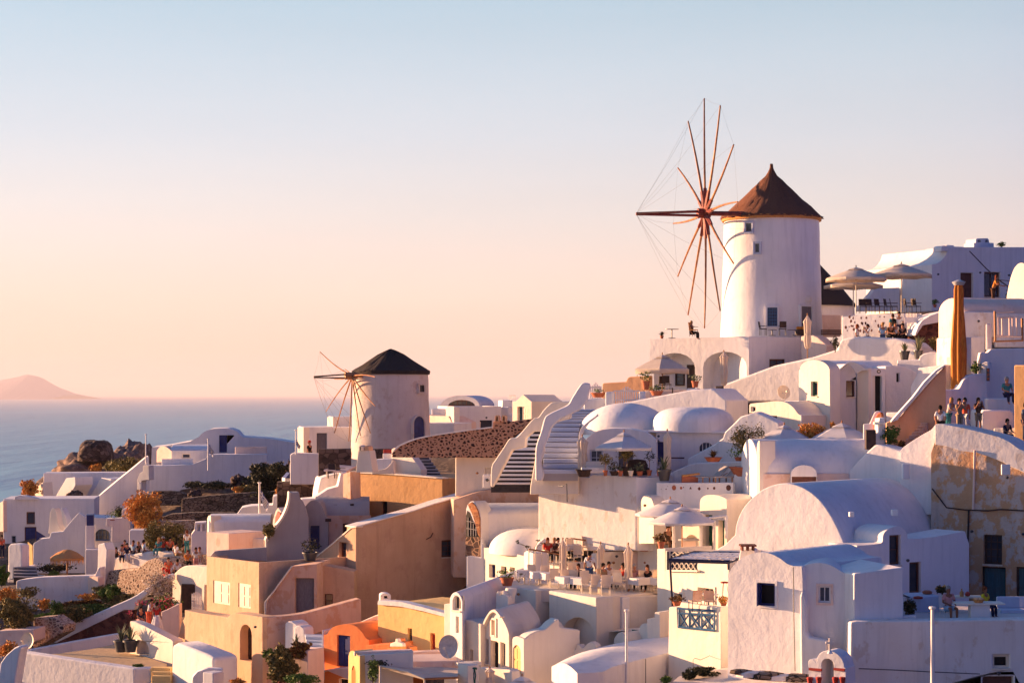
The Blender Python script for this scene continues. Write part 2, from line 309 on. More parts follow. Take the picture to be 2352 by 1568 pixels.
def fill_opening(root,pl,h,poly,sgn=1):
 """window or door set into its recess: joinery part with a pane sub-part"""
 k=h.get('k','w'); rec=h.get('rec',.22)
 us=[q[0]for q in poly]; zs=[q[1]for q in poly]; u0,u1,z0,z1=min(us),max(us),min(zs),max(zs); wv=u1-u0; hv=z1-z0
 def slab(mb,pts,wa,wb):
  n=len(pts); vs=[pl.xyz(u,z,wa)for u,z in pts]+[pl.xyz(u,z,wb)for u,z in pts]
  mb.add(vs,[tuple(range(n)),tuple(range(2*n-1,n-1,-1))]+[(i,(i+1)%n,n+(i+1)%n,n+i)for i in range(n)])
 def r4(a,b,c,d):return[(a,c),(a,d),(b,d),(b,c)]
 loc=root.location
 if k=='o':return
 fw=h.get('fw',min(.09,wv*.13))
 nm=h.get('nm')or('door' if k=='d' else 'window')
 mb=MB()
 if k=='d':
  slab(mb,[(u0+(u-u0)*.998+.001,z)for u,z in poly],rec-.06,rec-.01)
  o=mb.build(nm,h.get('m','blue'),root,loc=loc)
  f=MB()
  for a in(0.1,.54):
   slab(f,r4(u0+wv*a,u0+wv*(a+.36),z0+hv*.08,z0+hv*.46),rec-.085,rec-.061); slab(f,r4(u0+wv*a,u0+wv*(a+.36),z0+hv*.52,z0+hv*.88),rec-.085,rec-.061)
  f.build('door_panel',h.get('m','blue'),o,loc=loc)
  if h.get('fr'):
   g=MB(); slab(g,r4(u0,u0+.07,z0,z1),rec-.13,rec-.062); slab(g,r4(u1-.07,u1,z0,z1),rec-.13,rec-.062); slab(g,r4(u0+.07,u1-.07,z1-.08,z1),rec-.13,rec-.062)
   g.build('frame',h['fr'],o,loc=loc)
  return
 ring=MB()
 slab(ring,r4(u0,u0+fw,z0,z1),rec-.10,rec-.03); slab(ring,r4(u1-fw,u1,z0,z1),rec-.10,rec-.03)
 slab(ring,r4(u0+fw,u1-fw,z0,z0+fw),rec-.10,rec-.03); slab(ring,r4(u0+fw,u1-fw,z1-fw,z1),rec-.10,rec-.03)
 nx,nz=h.get('g',(2,2)); b=.035
 for i in range(1,nx):c=u0+wv*i/nx; slab(ring,r4(c-b/2,c+b/2,z0+fw,z1-fw),rec-.085,rec-.04)
 for j in range(1,nz):c=z0+hv*j/nz; slab(ring,r4(u0+fw,u1-fw,c-b/2,c+b/2),rec-.080,rec-.045)
 o=ring.build(nm,h.get('m','blue'),root,loc=loc)
 p=MB(); slab(p,[(u,z)for u,z in poly],rec-.02,rec-.005); p.build('pane',h.get('pm','glass'),o,loc=loc)
 if not h.get('sur')and wv>.3:
  g=MB(); slab(g,r4(u0-.03,u1+.03,z0-.07,z0-.005),-.07,.05); g.build('sill',h.get('sill','cpaint'),o,loc=loc)
 if h.get('sh'):
  q=MB(); a=h['sh']; ua=u1 if a>0 else u0
  vs=[pl.xyz(ua,z0,-.02),pl.xyz(ua,z1,-.02),pl.xyz(ua-a*wv*.16,z1,-wv*.5),pl.xyz(ua-a*wv*.16,z0,-wv*.5)]
  vs+=[v+pl.e*.04 for v in vs]; q.add(vs,[(0,1,2,3),(7,6,5,4),(0,4,5,1),(1,5,6,2),(2,6,7,3),(3,7,4,0)]); q.build('shutter',h.get('m','blue'),o,loc=loc)
 if h.get('sur'):
  g=MB(); t=.10; slab(g,r4(u0-t,u0,z0-t,z1+t),-.05,.02); slab(g,r4(u1,u1+t,z0-t,z1+t),-.05,.02); slab(g,r4(u0,u1,z1,z1+t),-.05,.02); slab(g,r4(u0,u1,z0-t,z0),-.07,.02)
  g.build('surround',h['sur'],o,loc=loc)
def H(x0,x1,yt,yb,**k):return dict(x0=x0,x1=x1,yt=yt,yb=yb,**k)
def block(name,pts,D,phi,depth,mat='white',root=None,holes=(),side=(),x0=None,par=None,bevel=.07,label=None,cat=None,group=None,sm=34,top=None,skew=None):
 """Solid mass: a surveyed front outline on a vertical plane, carried back by its real depth, with real recessed openings."""
 if isinstance(pts,tuple)and pts[0]=='R':
  _,xa,xb,yt,yb=pts
  xn=xb if phi>0 else xa
  if x0 is None:x0=xn
  pl=Plane(x0,D,phi); ua,ub=pl.uz(xa,yt)[0],pl.uz(xb,yt)[0]; zt=pl.uz(xn,yt)[1]; zb=pl.uz(xn,yb)[1]
  uz=[(ua,zb),(ua,zt),(ub,zt),(ub,zb)]
 else:
  if x0 is None:x0=max(p[0]for p in pts)if phi>0 else min(p[0]for p in pts)
  pl=Plane(x0,D,phi); uz=[pl.uz(*p)for p in pts]
 q=[]
 for p in uz:
  if not q or(Vector(p)-Vector(q[-1])).length>.004:q.append(p)
 if(Vector(q[0])-Vector(q[-1])).length<.004:q.pop()
 uz=q
 own=root is None
 n=len(uz)
 allp=[pl.xyz(u,z,w)for u,z in uz for w in(0,depth)]
 if own and(holes or side):root=empty(name,base_of(allp),label,cat,group)
 loc=root.location if root is not None else base_of(allp)
 hp=[]
 for h in holes:hp.append((opening_poly(pl,h),h))
 rings=[[Vector((u,z,0))for u,z in uz]]+[[Vector((u,z,0))for u,z in p]for p,h in hp]
 mb=MB(); flat=[v for r in rings for v in r]
 tris=tessellate_polygon(rings)
 V0=[pl.xyz(v.x,v.y,0)for v in flat]; nf=len(flat)
 fs=[]
 if hp:fs+=[tuple(t)for t in tris]
 else:fs.append(tuple(range(n)))
 vs=list(V0)
 back=[pl.xyz(u,z,depth)if skew is None else pl.xyz(u,z,0)+Vector((sin(radians(skew)),cos(radians(skew)),0))*depth for u,z in uz]; vs+=back
 fs.append(tuple(range(nf+n-1,nf-1,-1)))
 sidehole={}
 zmin=min(z for u,z in uz)
 ei=None
 if side:
  if phi>0:ei=n-2
  else:ei=0
 for i in range(n):
  j=(i+1)%n
  if i==ei:continue
  fs.append((i,nf+i,nf+j,j))
 if ei is not None:
  i,j=ei,ei+1
  if phi>0:upl=Plane.__new__(Plane); ph=pl.phi-pi/2; upl.A=pl.xyz(uz[j][0],0,0); dirn=1
  else:upl=Plane.__new__(Plane); ph=pl.phi+pi/2; upl.A=pl.xyz(uz[i][0],0,0); dirn=-1
  upl.phi=ph; upl.e=Vector((cos(ph),-sin(ph),0)); upl.d=Vector((sin(ph),cos(ph),0))
  za,zb_=sorted((uz[i][1],uz[j][1]))
  if phi>0:ring=[(0,za),(0,zb_),(depth,zb_),(depth,za)]
  else:ring=[(-depth,za),(-depth,zb_),(0,zb_),(0,za)]
  sp=[(opening_poly(upl,h),h)for h in side]
  rr=[[Vector((u,z,0))for u,z in ring]]+[[Vector((u,z,0))for u,z in p]for p,h in sp]
  k0=len(vs); fl=[v for r in rr for v in r]; vs+=[upl.xyz(v.x,v.y,0)for v in fl]
  fs+=[tuple(k0+a for a in t)for t in tessellate_polygon(rr)]
  k1=k0+4
  for p,h in sp:
   m_=len(p); rec=h.get('rec',.22); b0=len(vs); vs+=[upl.xyz(u,z,rec)for u,z in p]
   fs+=[(k1+a,k1+(a+1)%m_,b0+(a+1)%m_,b0+a)for a in range(m_)]+[tuple(b0+a for a in range(m_))]
   k1+=m_
   fill_opening(root,upl,h,p)
 k1=n
 for p,h in hp:
  m_=len(p); rec=h.get('rec',.22); b0=len(vs); vs+=[pl.xyz(u,z,rec)for u,z in p]
  fs+=[(k1+a,k1+(a+1)%m_,b0+(a+1)%m_,b0+a)for a in range(m_)]+[tuple(b0+a for a in range(m_))]
  k1+=m_
  fill_opening(root,pl,h,p)
 me=bpy.data.meshes.new(name); me.from_pydata([tuple(v-loc)for v in vs],[],fs)
 me.materials.append(M[mat]if isinstance(mat,str)else mat)
 bm=bmesh.new(); bm.from_mesh(me); bmesh.ops.remove_doubles(bm,verts=bm.verts,dist=.002); bmesh.ops.recalc_face_normals(bm,faces=bm.faces)
 if par:
  h_,t_=par; bm.faces.ensure_lookup_table()
  tops=[f for f in bm.faces if f.normal.z>.92 and f.calc_area()>.5]
  if tops:
   f=max(tops,key=lambda f:f.calc_area()); bmesh.ops.inset_region(bm,faces=[f],thickness=t_)
   r=bmesh.ops.extrude_face_region(bm,geom=[f]); vv=[g for g in r['geom']if isinstance(g,bmesh.types.BMVert)]
   bmesh.ops.delete(bm,geom=[f],context='FACES_ONLY'); bmesh.ops.translate(bm,verts=vv,vec=(0,0,-h_))
   bmesh.ops.recalc_face_normals(bm,faces=bm.faces)
 bm.to_mesh(me); bm.free()
 o=bpy.data.objects.new(('wall' if own else name)if root is not None else name,me); COL.objects.link(o)
 if root is not None:o.parent=root
 else:o.location=loc; tag(o,label,cat,group)
 me.polygons.foreach_set('use_smooth',[True]*len(me.polygons)); me.set_sharp_from_angle(angle=radians(sm))
 if bevel:
  b=o.modifiers.new('bevel','BEVEL'); b.width=bevel; b.segments=2; b.limit_method='ANGLE'; b.angle_limit=radians(40); b.harden_normals=True
 return root if root is not None else o
def house(name,label,cat,x,y,D,group=None):
 return empty(name,P(x,y,D),label,cat,group)
def dome(name,xc,yb,wpx,hpx,D,ry,mat='white',root=None,label=None,cat='dome',drum=0,n=40,p=1.0,rz=0):
 """p<1 squares the shoulders"""
 c=P(xc,yb,D); s=D/F/(4.8 if cur[0]else 1); rx=wpx*s/2; rz_=hpx*s; mb=MB(); prof=[]
 if drum:prof.append((1,-drum))
 for k in range(13):
  a=pi/2*k/12; prof.append((max(cos(a),0)**p if k<12 else 0,sin(a)**p*rz_))
 vs=[]; R=Matrix.Rotation(radians(rz),3,'Z')
 for r,z in prof:
  for i in range(n):a=2*pi*i/n; vs.append(c+R@Vector((r*cos(a)*rx,r*sin(a)*ry,z)))
 fs=[(j*n+i,j*n+(i+1)%n,(j+1)*n+(i+1)%n,(j+1)*n+i)for j in range(len(prof)-1)for i in range(n)]+[tuple(range(n))[::-1]]
 mb.add(vs,fs)
 if root is not None:return mb.build(name,mat,root,smooth=60,loc=root.location)
 lo=Vector((c.x,c.y,c.z-drum)); return tag(mb.build(name,mat,smooth=60,loc=lo),label,cat)
def barrel(name,x0,x1,yt,ysp,yb,D,phi,span,mat='white',root=None,par=0):
 """barrel vault whose long flank faces us: flank wall from x0 to x1, ridge above it"""
 pl=Plane(x0 if phi<0 else x1,D,phi); ua=pl.uz(x0,ysp)[0]; ub=pl.uz(x1,ysp)[0]; xn=x0 if phi<0 else x1
 zs=pl.uz(xn,ysp)[1]; zb=pl.uz(xn,yb)[1]
 k=(D+span/2)/D; rise=(HY-V(0,yt)[1])/F*(D+span/2*.6)-zs
 rise=max(rise,.3); n=14; sec=[(0,zb),(0,zs)]+[(span/2-span/2*cos(pi*i/n),zs+rise*sin(pi*i/n))for i in range(1,n)]+[(span,zs),(span,zb)]
 mb=MB(); m=len(sec); vs=[pl.xyz(ua,z,w)for w,z in sec]+[pl.xyz(ub,z,w)for w,z in sec]
 mb.add(vs,[tuple(range(m)),tuple(range(2*m-1,m-1,-1))]+[(i,(i+1)%m,m+(i+1)%m,m+i)for i in range(m)])
 return mb.build(name,mat,root,smooth=34,bevel=.05,loc=root.location)
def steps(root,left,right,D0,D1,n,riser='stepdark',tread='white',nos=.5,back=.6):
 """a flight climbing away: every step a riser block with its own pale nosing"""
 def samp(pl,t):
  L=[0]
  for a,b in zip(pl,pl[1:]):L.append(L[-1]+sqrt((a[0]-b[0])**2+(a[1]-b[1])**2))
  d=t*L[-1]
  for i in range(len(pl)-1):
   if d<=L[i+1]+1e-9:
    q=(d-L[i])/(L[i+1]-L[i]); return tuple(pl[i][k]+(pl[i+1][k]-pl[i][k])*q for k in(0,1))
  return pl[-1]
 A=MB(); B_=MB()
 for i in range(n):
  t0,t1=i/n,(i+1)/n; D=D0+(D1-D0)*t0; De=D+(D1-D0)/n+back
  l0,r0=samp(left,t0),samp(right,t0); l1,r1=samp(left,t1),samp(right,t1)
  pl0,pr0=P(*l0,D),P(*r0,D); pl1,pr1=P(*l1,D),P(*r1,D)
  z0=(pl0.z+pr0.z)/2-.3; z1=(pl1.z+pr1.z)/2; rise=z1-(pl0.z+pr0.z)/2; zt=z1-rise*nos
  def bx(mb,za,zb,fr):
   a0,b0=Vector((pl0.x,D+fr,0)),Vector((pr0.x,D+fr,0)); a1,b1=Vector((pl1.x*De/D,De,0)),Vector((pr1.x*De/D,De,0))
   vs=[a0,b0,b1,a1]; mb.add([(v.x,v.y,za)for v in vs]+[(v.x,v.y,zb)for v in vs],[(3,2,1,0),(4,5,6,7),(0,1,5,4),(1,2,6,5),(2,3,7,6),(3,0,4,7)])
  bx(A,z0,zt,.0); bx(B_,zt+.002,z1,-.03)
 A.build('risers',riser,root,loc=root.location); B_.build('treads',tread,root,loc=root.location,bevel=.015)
def copytree(o,parent=None):
 c=o.copy(); COL.objects.link(c); c.parent=parent
 for ch in list(o.children):copytree(ch,c)
 return c
# ---------------- props ----------------
def sz(D,px):return px*D/F/(4.8 if cur[0]else 1)
def umbrella(x,yt,yb,xw,D,label,n=8,val=.22,group=None,mat='cloth',tiltz=0.0,rot=.2,sq=False,hfac=.33,polem='wood'):
 """open parasol; (x, yt) top of canopy, yb foot of the pole, xw canopy width"""
 c=P(x,yb,D); top=P(x,yt,D).z-c.z; R=sz(D,xw)/2
 r=empty('parasol',c,label,'parasol',group,rz=rot)
 n=4 if sq else n; Rr=R*(1.25 if sq else 1.04); he=top-R*hfac*1.15
 MB().tube([(0,0,0),(0,0,top+.08)],.035,.03,8).build('pole',polem,r,smooth=50)
 ca=MB(); K=4
 for i in range(n):
  a0,a1=2*pi*i/n,2*pi*(i+1)/n
  for k in range(K):
   t0,t1=.22+.78*k/K,.22+.78*(k+1)/K
   def q(a,t):s=1-.10*(t-.22)*0; return(Rr*t*cos(a),Rr*t*sin(a),top-(top-he)*(t**1.12))
   m0=[(x+y)/2 for x,y in zip(q(a0,t0),q(a1,t0))]; m1=[(x+y)/2 for x,y in zip(q(a0,t1),q(a1,t1))]
   pass
   ca.add([q(a0,t0),tuple(m0),tuple(m1),q(a0,t1),q(a1,t0),q(a1,t1)],[(0,3,2,1),(1,2,5,4)])
  e0=(Rr*cos(a0),Rr*sin(a0),he); e1=(Rr*cos(a1),Rr*sin(a1),he); em=[(x+y)/2 for x,y in zip(e0,e1)];
  ca.add([e0,tuple(em),(em[0],em[1],em[2]-val*.8),(e0[0],e0[1],he-val),e1,(e1[0],e1[1],he-val)],[(0,3,2,1),(1,2,5,4)])
 o=ca.build('canopy',mat,r,smooth=22); so=o.modifiers.new('solid','SOLIDIFY'); so.thickness=.012
 v=MB()
 for i in range(n):
  a0,a1=2*pi*i/n,2*pi*(i+1)/n; zt=top+.05; ze=top-(top-he)*.2
  v.add([(0,0,zt),(Rr*.27*cos(a0),Rr*.27*sin(a0),ze+.03),(Rr*.27*cos(a1),Rr*.27*sin(a1),ze+.03)],[(0,1,2)])
 v.build('vent_cap',mat,r); MB().lathe([(.0,top+.04),(.045,top+.08),(.03,top+.16),(0,top+.2)],n=8).build('finial','wood',r)
 for i in range(n):
  a=2*pi*i/n
  MB().tube([(0,0,he+.02-R*.06),(Rr*.55*cos(a),Rr*.55*sin(a),top-(top-he)*.58)],.014,.014,4).build('rib','wood',r)
 return r
def closed_umbrella(x,yt,yb,D,label,wpx=None,group=None,mat='cloth',foot=.16,n=40,prof=None):
 c=P(x,yb,D); h=P(x,yt,D).z-c.z; w=(sz(D,wpx)/2)if wpx else .17
 r=empty('closed_parasol',c,label,'parasol',group)
 MB().tube([(0,0,0),(0,0,h)],.035,.03,8).build('pole','wood',r)
 z0=h*foot
 prof=[(w*a,h*b)for a,b in prof]if prof else[(w*.45,z0),(w*.72,z0+h*.05),(w*.95,h*.40),(w*.80,h*.55),(w*.88,h*.70),(w*.98,h*.80),(w*1.12,h*.83),(w*.55,h*.91),(w*.2,h*.965),(0,h*.99)]
 MB().lathe(prof,n=n,fold=.19,k=7).build('canopy',mat,r,smooth=60)
 MB().lathe([(w*.86,h*.52),(w*.90,h*.54),(w*.86,h*.56)],n=16).build('tie_strap',mat,r)
 MB().lathe([(.0,h*.97),(.05,h),(.02,h+.07),(0,h+.09)],n=8).build('finial','wood',r)
 return r
def chair(name,m1,m2,label,cat='chair',hb=.95,arms=False):
 r=empty(name,(0,0,0),label,cat)
 MB().box((0,0,.45),(.46,.44,.05)).build('seat',m1,r,bevel=.012)
 b=MB(); b.add([(-.23,.20,.52),(.23,.20,.52),(.23,.27,hb),(-.23,.27,hb),(-.23,.235,.52),(.23,.235,.52),(.23,.305,hb),(-.23,.305,hb)],
[(0,1,2,3),(7,6,5,4),(0,4,5,1),(1,5,6,2),(2,6,7,3),(3,7,4,0)]); b.build('backrest',m1,r)
 for i in(-1,1):
  for j in(-1,1):MB().tube([(.21*i,.19*j,0),(.21*i,.19*j,.43 if j<0 else .56)],.018,.018,5).build('leg',m2,r)
  if arms:MB().box((.24*i,0,.66),(.05,.44,.03)).build('armrest',m2,r)
 return r
def table(name,label,m1,m2,w=.8,d=.8,h=.74,cloth=None,round_=False):
 r=empty(name,(0,0,0),label,'table')
 if round_:MB().lathe([(w/2,h-.03),(w/2,h)],n=20).build('tabletop',m1,r)
 else:MB().box((0,0,h-.015),(w,d,.03)).build('tabletop',m1,r,bevel=.008)
 MB().tube([(0,0,.04),(0,0,h-.03)],.04,.04,8).build('pedestal',m2,r); MB().lathe([(.26,0),(.25,.03),(.05,.05)],n=12).build('foot',m2,r)
 if cloth:MB().add([(-w/2-.02,-d/2-.02,h+.004),(w/2+.02,-d/2-.02,h+.004),(w/2+.02,d/2+.02,h+.004),(-w/2-.02,d/2+.02,h+.004),
(-w/2-.05,-d/2-.05,h-.32),(w/2+.05,-d/2-.05,h-.32),(w/2+.05,d/2+.05,h-.32),(-w/2-.05,d/2+.05,h-.32)],
[(0,1,2,3),(0,4,5,1),(1,5,6,2),(2,6,7,3),(3,7,4,0)]).build('cloth_cover',cloth,r)
 return r
def place(proto,x,y,D,rz,label=None,group=None,first=[set()],loc=None):
 if proto.name not in first[0]:first[0].add(proto.name); o=proto
 else:o=copytree(proto)
 o.location=loc if loc is not None else P(x,y,D); o.rotation_euler=(0,0,rz); tag(o,label,None,group); return o
# ---- plants
def leaves(mb,c,rad,n,s,squash=1.,seed=0,core=.0,up=0.,vary=.35,thr=.0):
 rng=random.Random(seed); c=Vector(c); k=0; it=0
 off=Vector((rng.uniform(0,50),rng.uniform(0,50),rng.uniform(0,50)))
 while k<n and it<n*12:
  it+=1
  d=Vector((rng.gauss(0,1),rng.gauss(0,1),rng.gauss(0,1))); d.normalize()
  wob=1+vary*noise.noise(d*1.7+off)*2
  t=rng.uniform(core,1)**.45*wob
  p=Vector((d.x*rad[0],d.y*rad[1],d.z*rad[2]*squash))*t
  if noise.noise(p*(1.6/max(rad))*1.6+off)<thr-.18:continue
  k+=1; a=Vector((rng.gauss(0,1),rng.gauss(0,1),rng.gauss(0,1)+up)).normalized(); b=a.cross(Vector((rng.gauss(0,1),rng.gauss(0,1),rng.gauss(0,1)))).normalized()
  q=s*rng.uniform(.6,1.4); w=q*.42; o=c+p
  mb.add([o-b*w,o+a*q,o+b*w,o-a*q*.7],[(0,1,2,3)])
 return mb
def bush(x,yb,D,wpx,hpx,label,mat='olive',n=700,s=.09,seed=1,cat='bush',name='bush',trunk=True,group=None,ry=None,thr=.0):
 c=P(x,yb,D); rx=sz(D,wpx)/2; h=sz(D,hpx); ry=ry or rx
 r=empty(name,c,label,cat,group)
 st=MB(); rng=random.Random(seed)
 for i in range(7):
  a=rng.uniform(0,2*pi); q=rng.uniform(.2,.6)
  st.tube([(0,0,-.2),(rx*q*.4*cos(a),ry*q*.4*sin(a),h*.3),(rx*q*cos(a),ry*q*sin(a),h*.7)],.03,.01,4)
 st.build('stem','dwood',r)
 leaves(MB(),(0,0,h*.5),(rx,ry,h*.52),int(n*3.2),s*.85,seed=seed,thr=thr).build('foliage',mat,r)
 return r
def tree(x,yb,D,wpx,hpx,label,mats=('olive',),n=2200,s=.07,trunkf=.45,seed=3,name='tree',lean=0):
 c=P(x,yb,D); rx=sz(D,wpx)/2; h=sz(D,hpx); r=empty(name,c,label,'tree')
 ct=h*(trunkf+(1-trunkf)/2); t=MB(); rng=random.Random(seed)
 t.tube([(0,0,-.1),(.03,0,h*trunkf*.5),(lean*.3,0,h*trunkf)],.07,.045,8); t.build('trunk','wood',r,smooth=60)
 for i in range(8):
  a=2*pi*i/8+rng.uniform(-.3,.3); q=rng.uniform(.45,.8)
  MB().tube([(lean*.3,0,h*trunkf*.92),(lean*.6+rx*q*.5*cos(a),rx*q*.5*sin(a),ct),(lean+rx*q*cos(a),rx*q*sin(a),ct+(h-ct)*rng.uniform(.1,.7))],.035,.008,5).build('limb','wood',r)
 cr=MB()
 for i in range(9):
  a=rng.uniform(0,2*pi); q=rng.uniform(.1,.62)
  leaves(cr,(lean+rx*q*cos(a),rx*q*sin(a)*.8,ct+(h-ct)*rng.uniform(-.55,.55)),(rx*.5,rx*.5,(h-ct)*.5),n//9,s,seed=seed+i)
 cr.build('crown',mats[0],r)
 if len(mats)>1:leaves(MB(),(lean+rx*.25,-rx*.2,ct),(rx*.7,rx*.7,(h-ct)*.8),n//10,s,seed=seed+40).build('blossom',mats[1],r)
 return r
def spikes(mb,c,R,h,n,seed=0,w=.05,droop=.35):
 rng=random.Random(seed); c=Vector(c)
 for i in range(n):
  a=rng.uniform(0,2*pi); q=rng.uniform(.25,1.)*R; hh=h*rng.uniform(.6,1.05)*(1-.35*q/R); sd=Vector((-sin(a),cos(a),0))*w
  p0=c; p1=c+Vector((q*.45*cos(a),q*.45*sin(a),hh*.62)); p2=c+Vector((q*cos(a),q*sin(a),hh*(1-droop*rng.random())))
  mb.add([p0-sd,p0+sd,p1+sd*.9,p1-sd*.9,p2],[(0,1,2,3),(3,2,4)])
 return mb
def pot(mb,r,h,c=(0,0,0)):return mb.lathe([(r*.68,0),(r,h*.86),(r*1.1,h*.86),(r*1.1,h),(r*.9,h),(r*.85,h*.88),(0,h*.86)],c=c,n=16)
def potted(x,yb,D,label,pw=.4,ph=.35,kind='leaf',fw=.6,fh=.5,mat='leaf',potm='terra',seed=1,n=160,group=None,s=.07):
 """a pot standing on its base with the plant growing in it"""
 r=empty('potted_plant',P(x,yb,D),label,'potted plant',group)
 pot(MB(),pw/2,ph).build('pot',potm,r,smooth=40)
 m=MB(); n=max(n,90)if kind!='spike' else max(n,30)
 if kind=='spike':spikes(m,(0,0,ph*.85),fw/2,fh,n,seed,w=.035)
 elif kind=='tree':
  m2=MB().tube([(0,0,ph*.8),(0.01,0,ph+fh*.5)],.02,.015,5); m2.build('trunk','wood',r); leaves(m,(0,0,ph+fh*.68),(fw/2,fw/2,fh*.32),n,s,seed=seed)
 else:leaves(m,(0,0,ph+fh*.4),(fw/2,fw/2,fh*.5),n,s,seed=seed)
 m.build('plant',mat,r); return r
# ---- wall fittings
def lamp(x,y,D,label,m='metal',s=.09,group=None):
 r=empty('wall_lamp',P(x,y,D),label,'wall lamp',group)
 MB().box((0,.08,0),(s*.7,.10,s*.7)).build('bracket',m,r); MB().lathe([(0,-s),(s*.8,-s*.5),(s,0),(s*.7,s*.5),(0,s*.75)],c=(0,-.04,0),n=12).build('shade',m,r,smooth=50); return r
def dish(x,y,D,R,az,label,m='dish',el=20,arm=True):
 """dish aimed at azimuth az (deg, 0 = towards the viewer)"""
 r=empty('satellite_dish',P(x,y,D),label,'satellite dish'); r.rotation_euler=(radians(90-el),0,radians(az))
 prof=[(R*k/8,.30*R*(k/8)**2-.30*R)for k in range(9)]
 o=MB().lathe(prof+[(R*1.02,.01)]+[(R*k/8,.30*R*(k/8)**2-.34*R)for k in range(8,-1,-1)],n=32).build('reflector',m,r,smooth=50)
 MB().tube([(0,-R*.95,0),(0,-R*.1,R*.85)],.02,.02,5).build('feed_arm',m,r); MB().box((0,-R*.08,R*.88),(.1,.1,.14)).build('receiver',m,r)
 MB().tube([(0,0,-.3*R),(0,-R*.5,-.5*R),(0,-R*1.0,-.5*R)],.035,.035,6).build('mount','gmetal',r); return r
def picket(x0,x1,yt,yb,D,phi,n,label,m='wpaint',peak=0.,name='picket_gate',cat='gate'):
 pl=Plane(x1 if phi>0 else x0,D,phi); u0,zt=pl.uz(x0,yt); u1=pl.uz(x1,yt)[0]; zb=pl.uz((x0+x1)/2,yb)[1]; zt=pl.uz((x0+x1)/2,yt)[1]
 r=empty(name,pl.xyz((u0+u1)/2,zb),label,cat); L=r.location; w=(u1-u0)/n*.55; hh=zt-zb
 for i in range(n):
  u=u0+(u1-u0)*(i+.5)/n; t=abs(2*(i+.5)/n-1); z=zt-peak*hh*t
  vs=[pl.xyz(u+a*w/2,zz,b)for zz in(zb+.04,z)for a in(-1,1)for b in(-.015,.015)]
  MB().add(vs,[(0,1,3,2),(4,6,7,5),(0,4,5,1),(2,3,7,6),(0,2,6,4),(1,5,7,3)]).build('picket',m,r,loc=L)
 for zz in(.22,.72):
  z=zb+hh*zz; vs=[pl.xyz(u,z+a,b)for u in(u0,u1)for a in(-.035,.035)for b in(.016,.05)]
  MB().add(vs,[(0,1,3,2),(4,6,7,5),(0,4,5,1),(2,3,7,6),(0,2,6,4),(1,5,7,3)]).build('rail',m,r,loc=L)
 return r
def flagpole(x,yt,yb,D,label,flag=None,r_=.04,fx=0,fy0=0,fy1=0,fw=0):
 c=P(x,yb,D); h=P(x,yt,D).z-c.z; r=empty('flagpole',c,label,'flagpole')
 MB().tube([(0,0,0),(0,0,h)],r_*1.25,r_,10).build('pole','wpaint',r,smooth=60); MB().lathe([(r_*1.1,h-.03),(r_*1.9,h),(r_*1.9,h+.08),(0,h+.10)],n=12).build('pole_cap','wpaint',r)
 if flag:
  zt=P(x,fy0,D).z-c.z; zb=P(x,fy1,D).z-c.z; wv=sz(D,fw); mb=MB(); NX,NY=12,9
  def q(i,j):
   u=i/NX; v=j/NY; dz=(zt-zb); hg=dz*.42
   return(r_+wv*u*(1-.25*v),.12*sin(u*9+v*2)*u,zt-v*hg-u*(dz-hg)**1.0)
  for j in range(NY):
   for i in range(NX):
    mb.mi=0 if j%2==0 else 1
    if i<5 and j<5:mb.mi=1 if(i==2 or j==2)else 0
    mb.add([q(i,j),q(i+1,j),q(i+1,j+1),q(i,j+1)],[(0,1,2,3)])
  mb.mi=0
  o=mb.build('flag',['blue','wcloth'],r); so=o.modifiers.new('s','SOLIDIFY'); so.thickness=.01
 return r
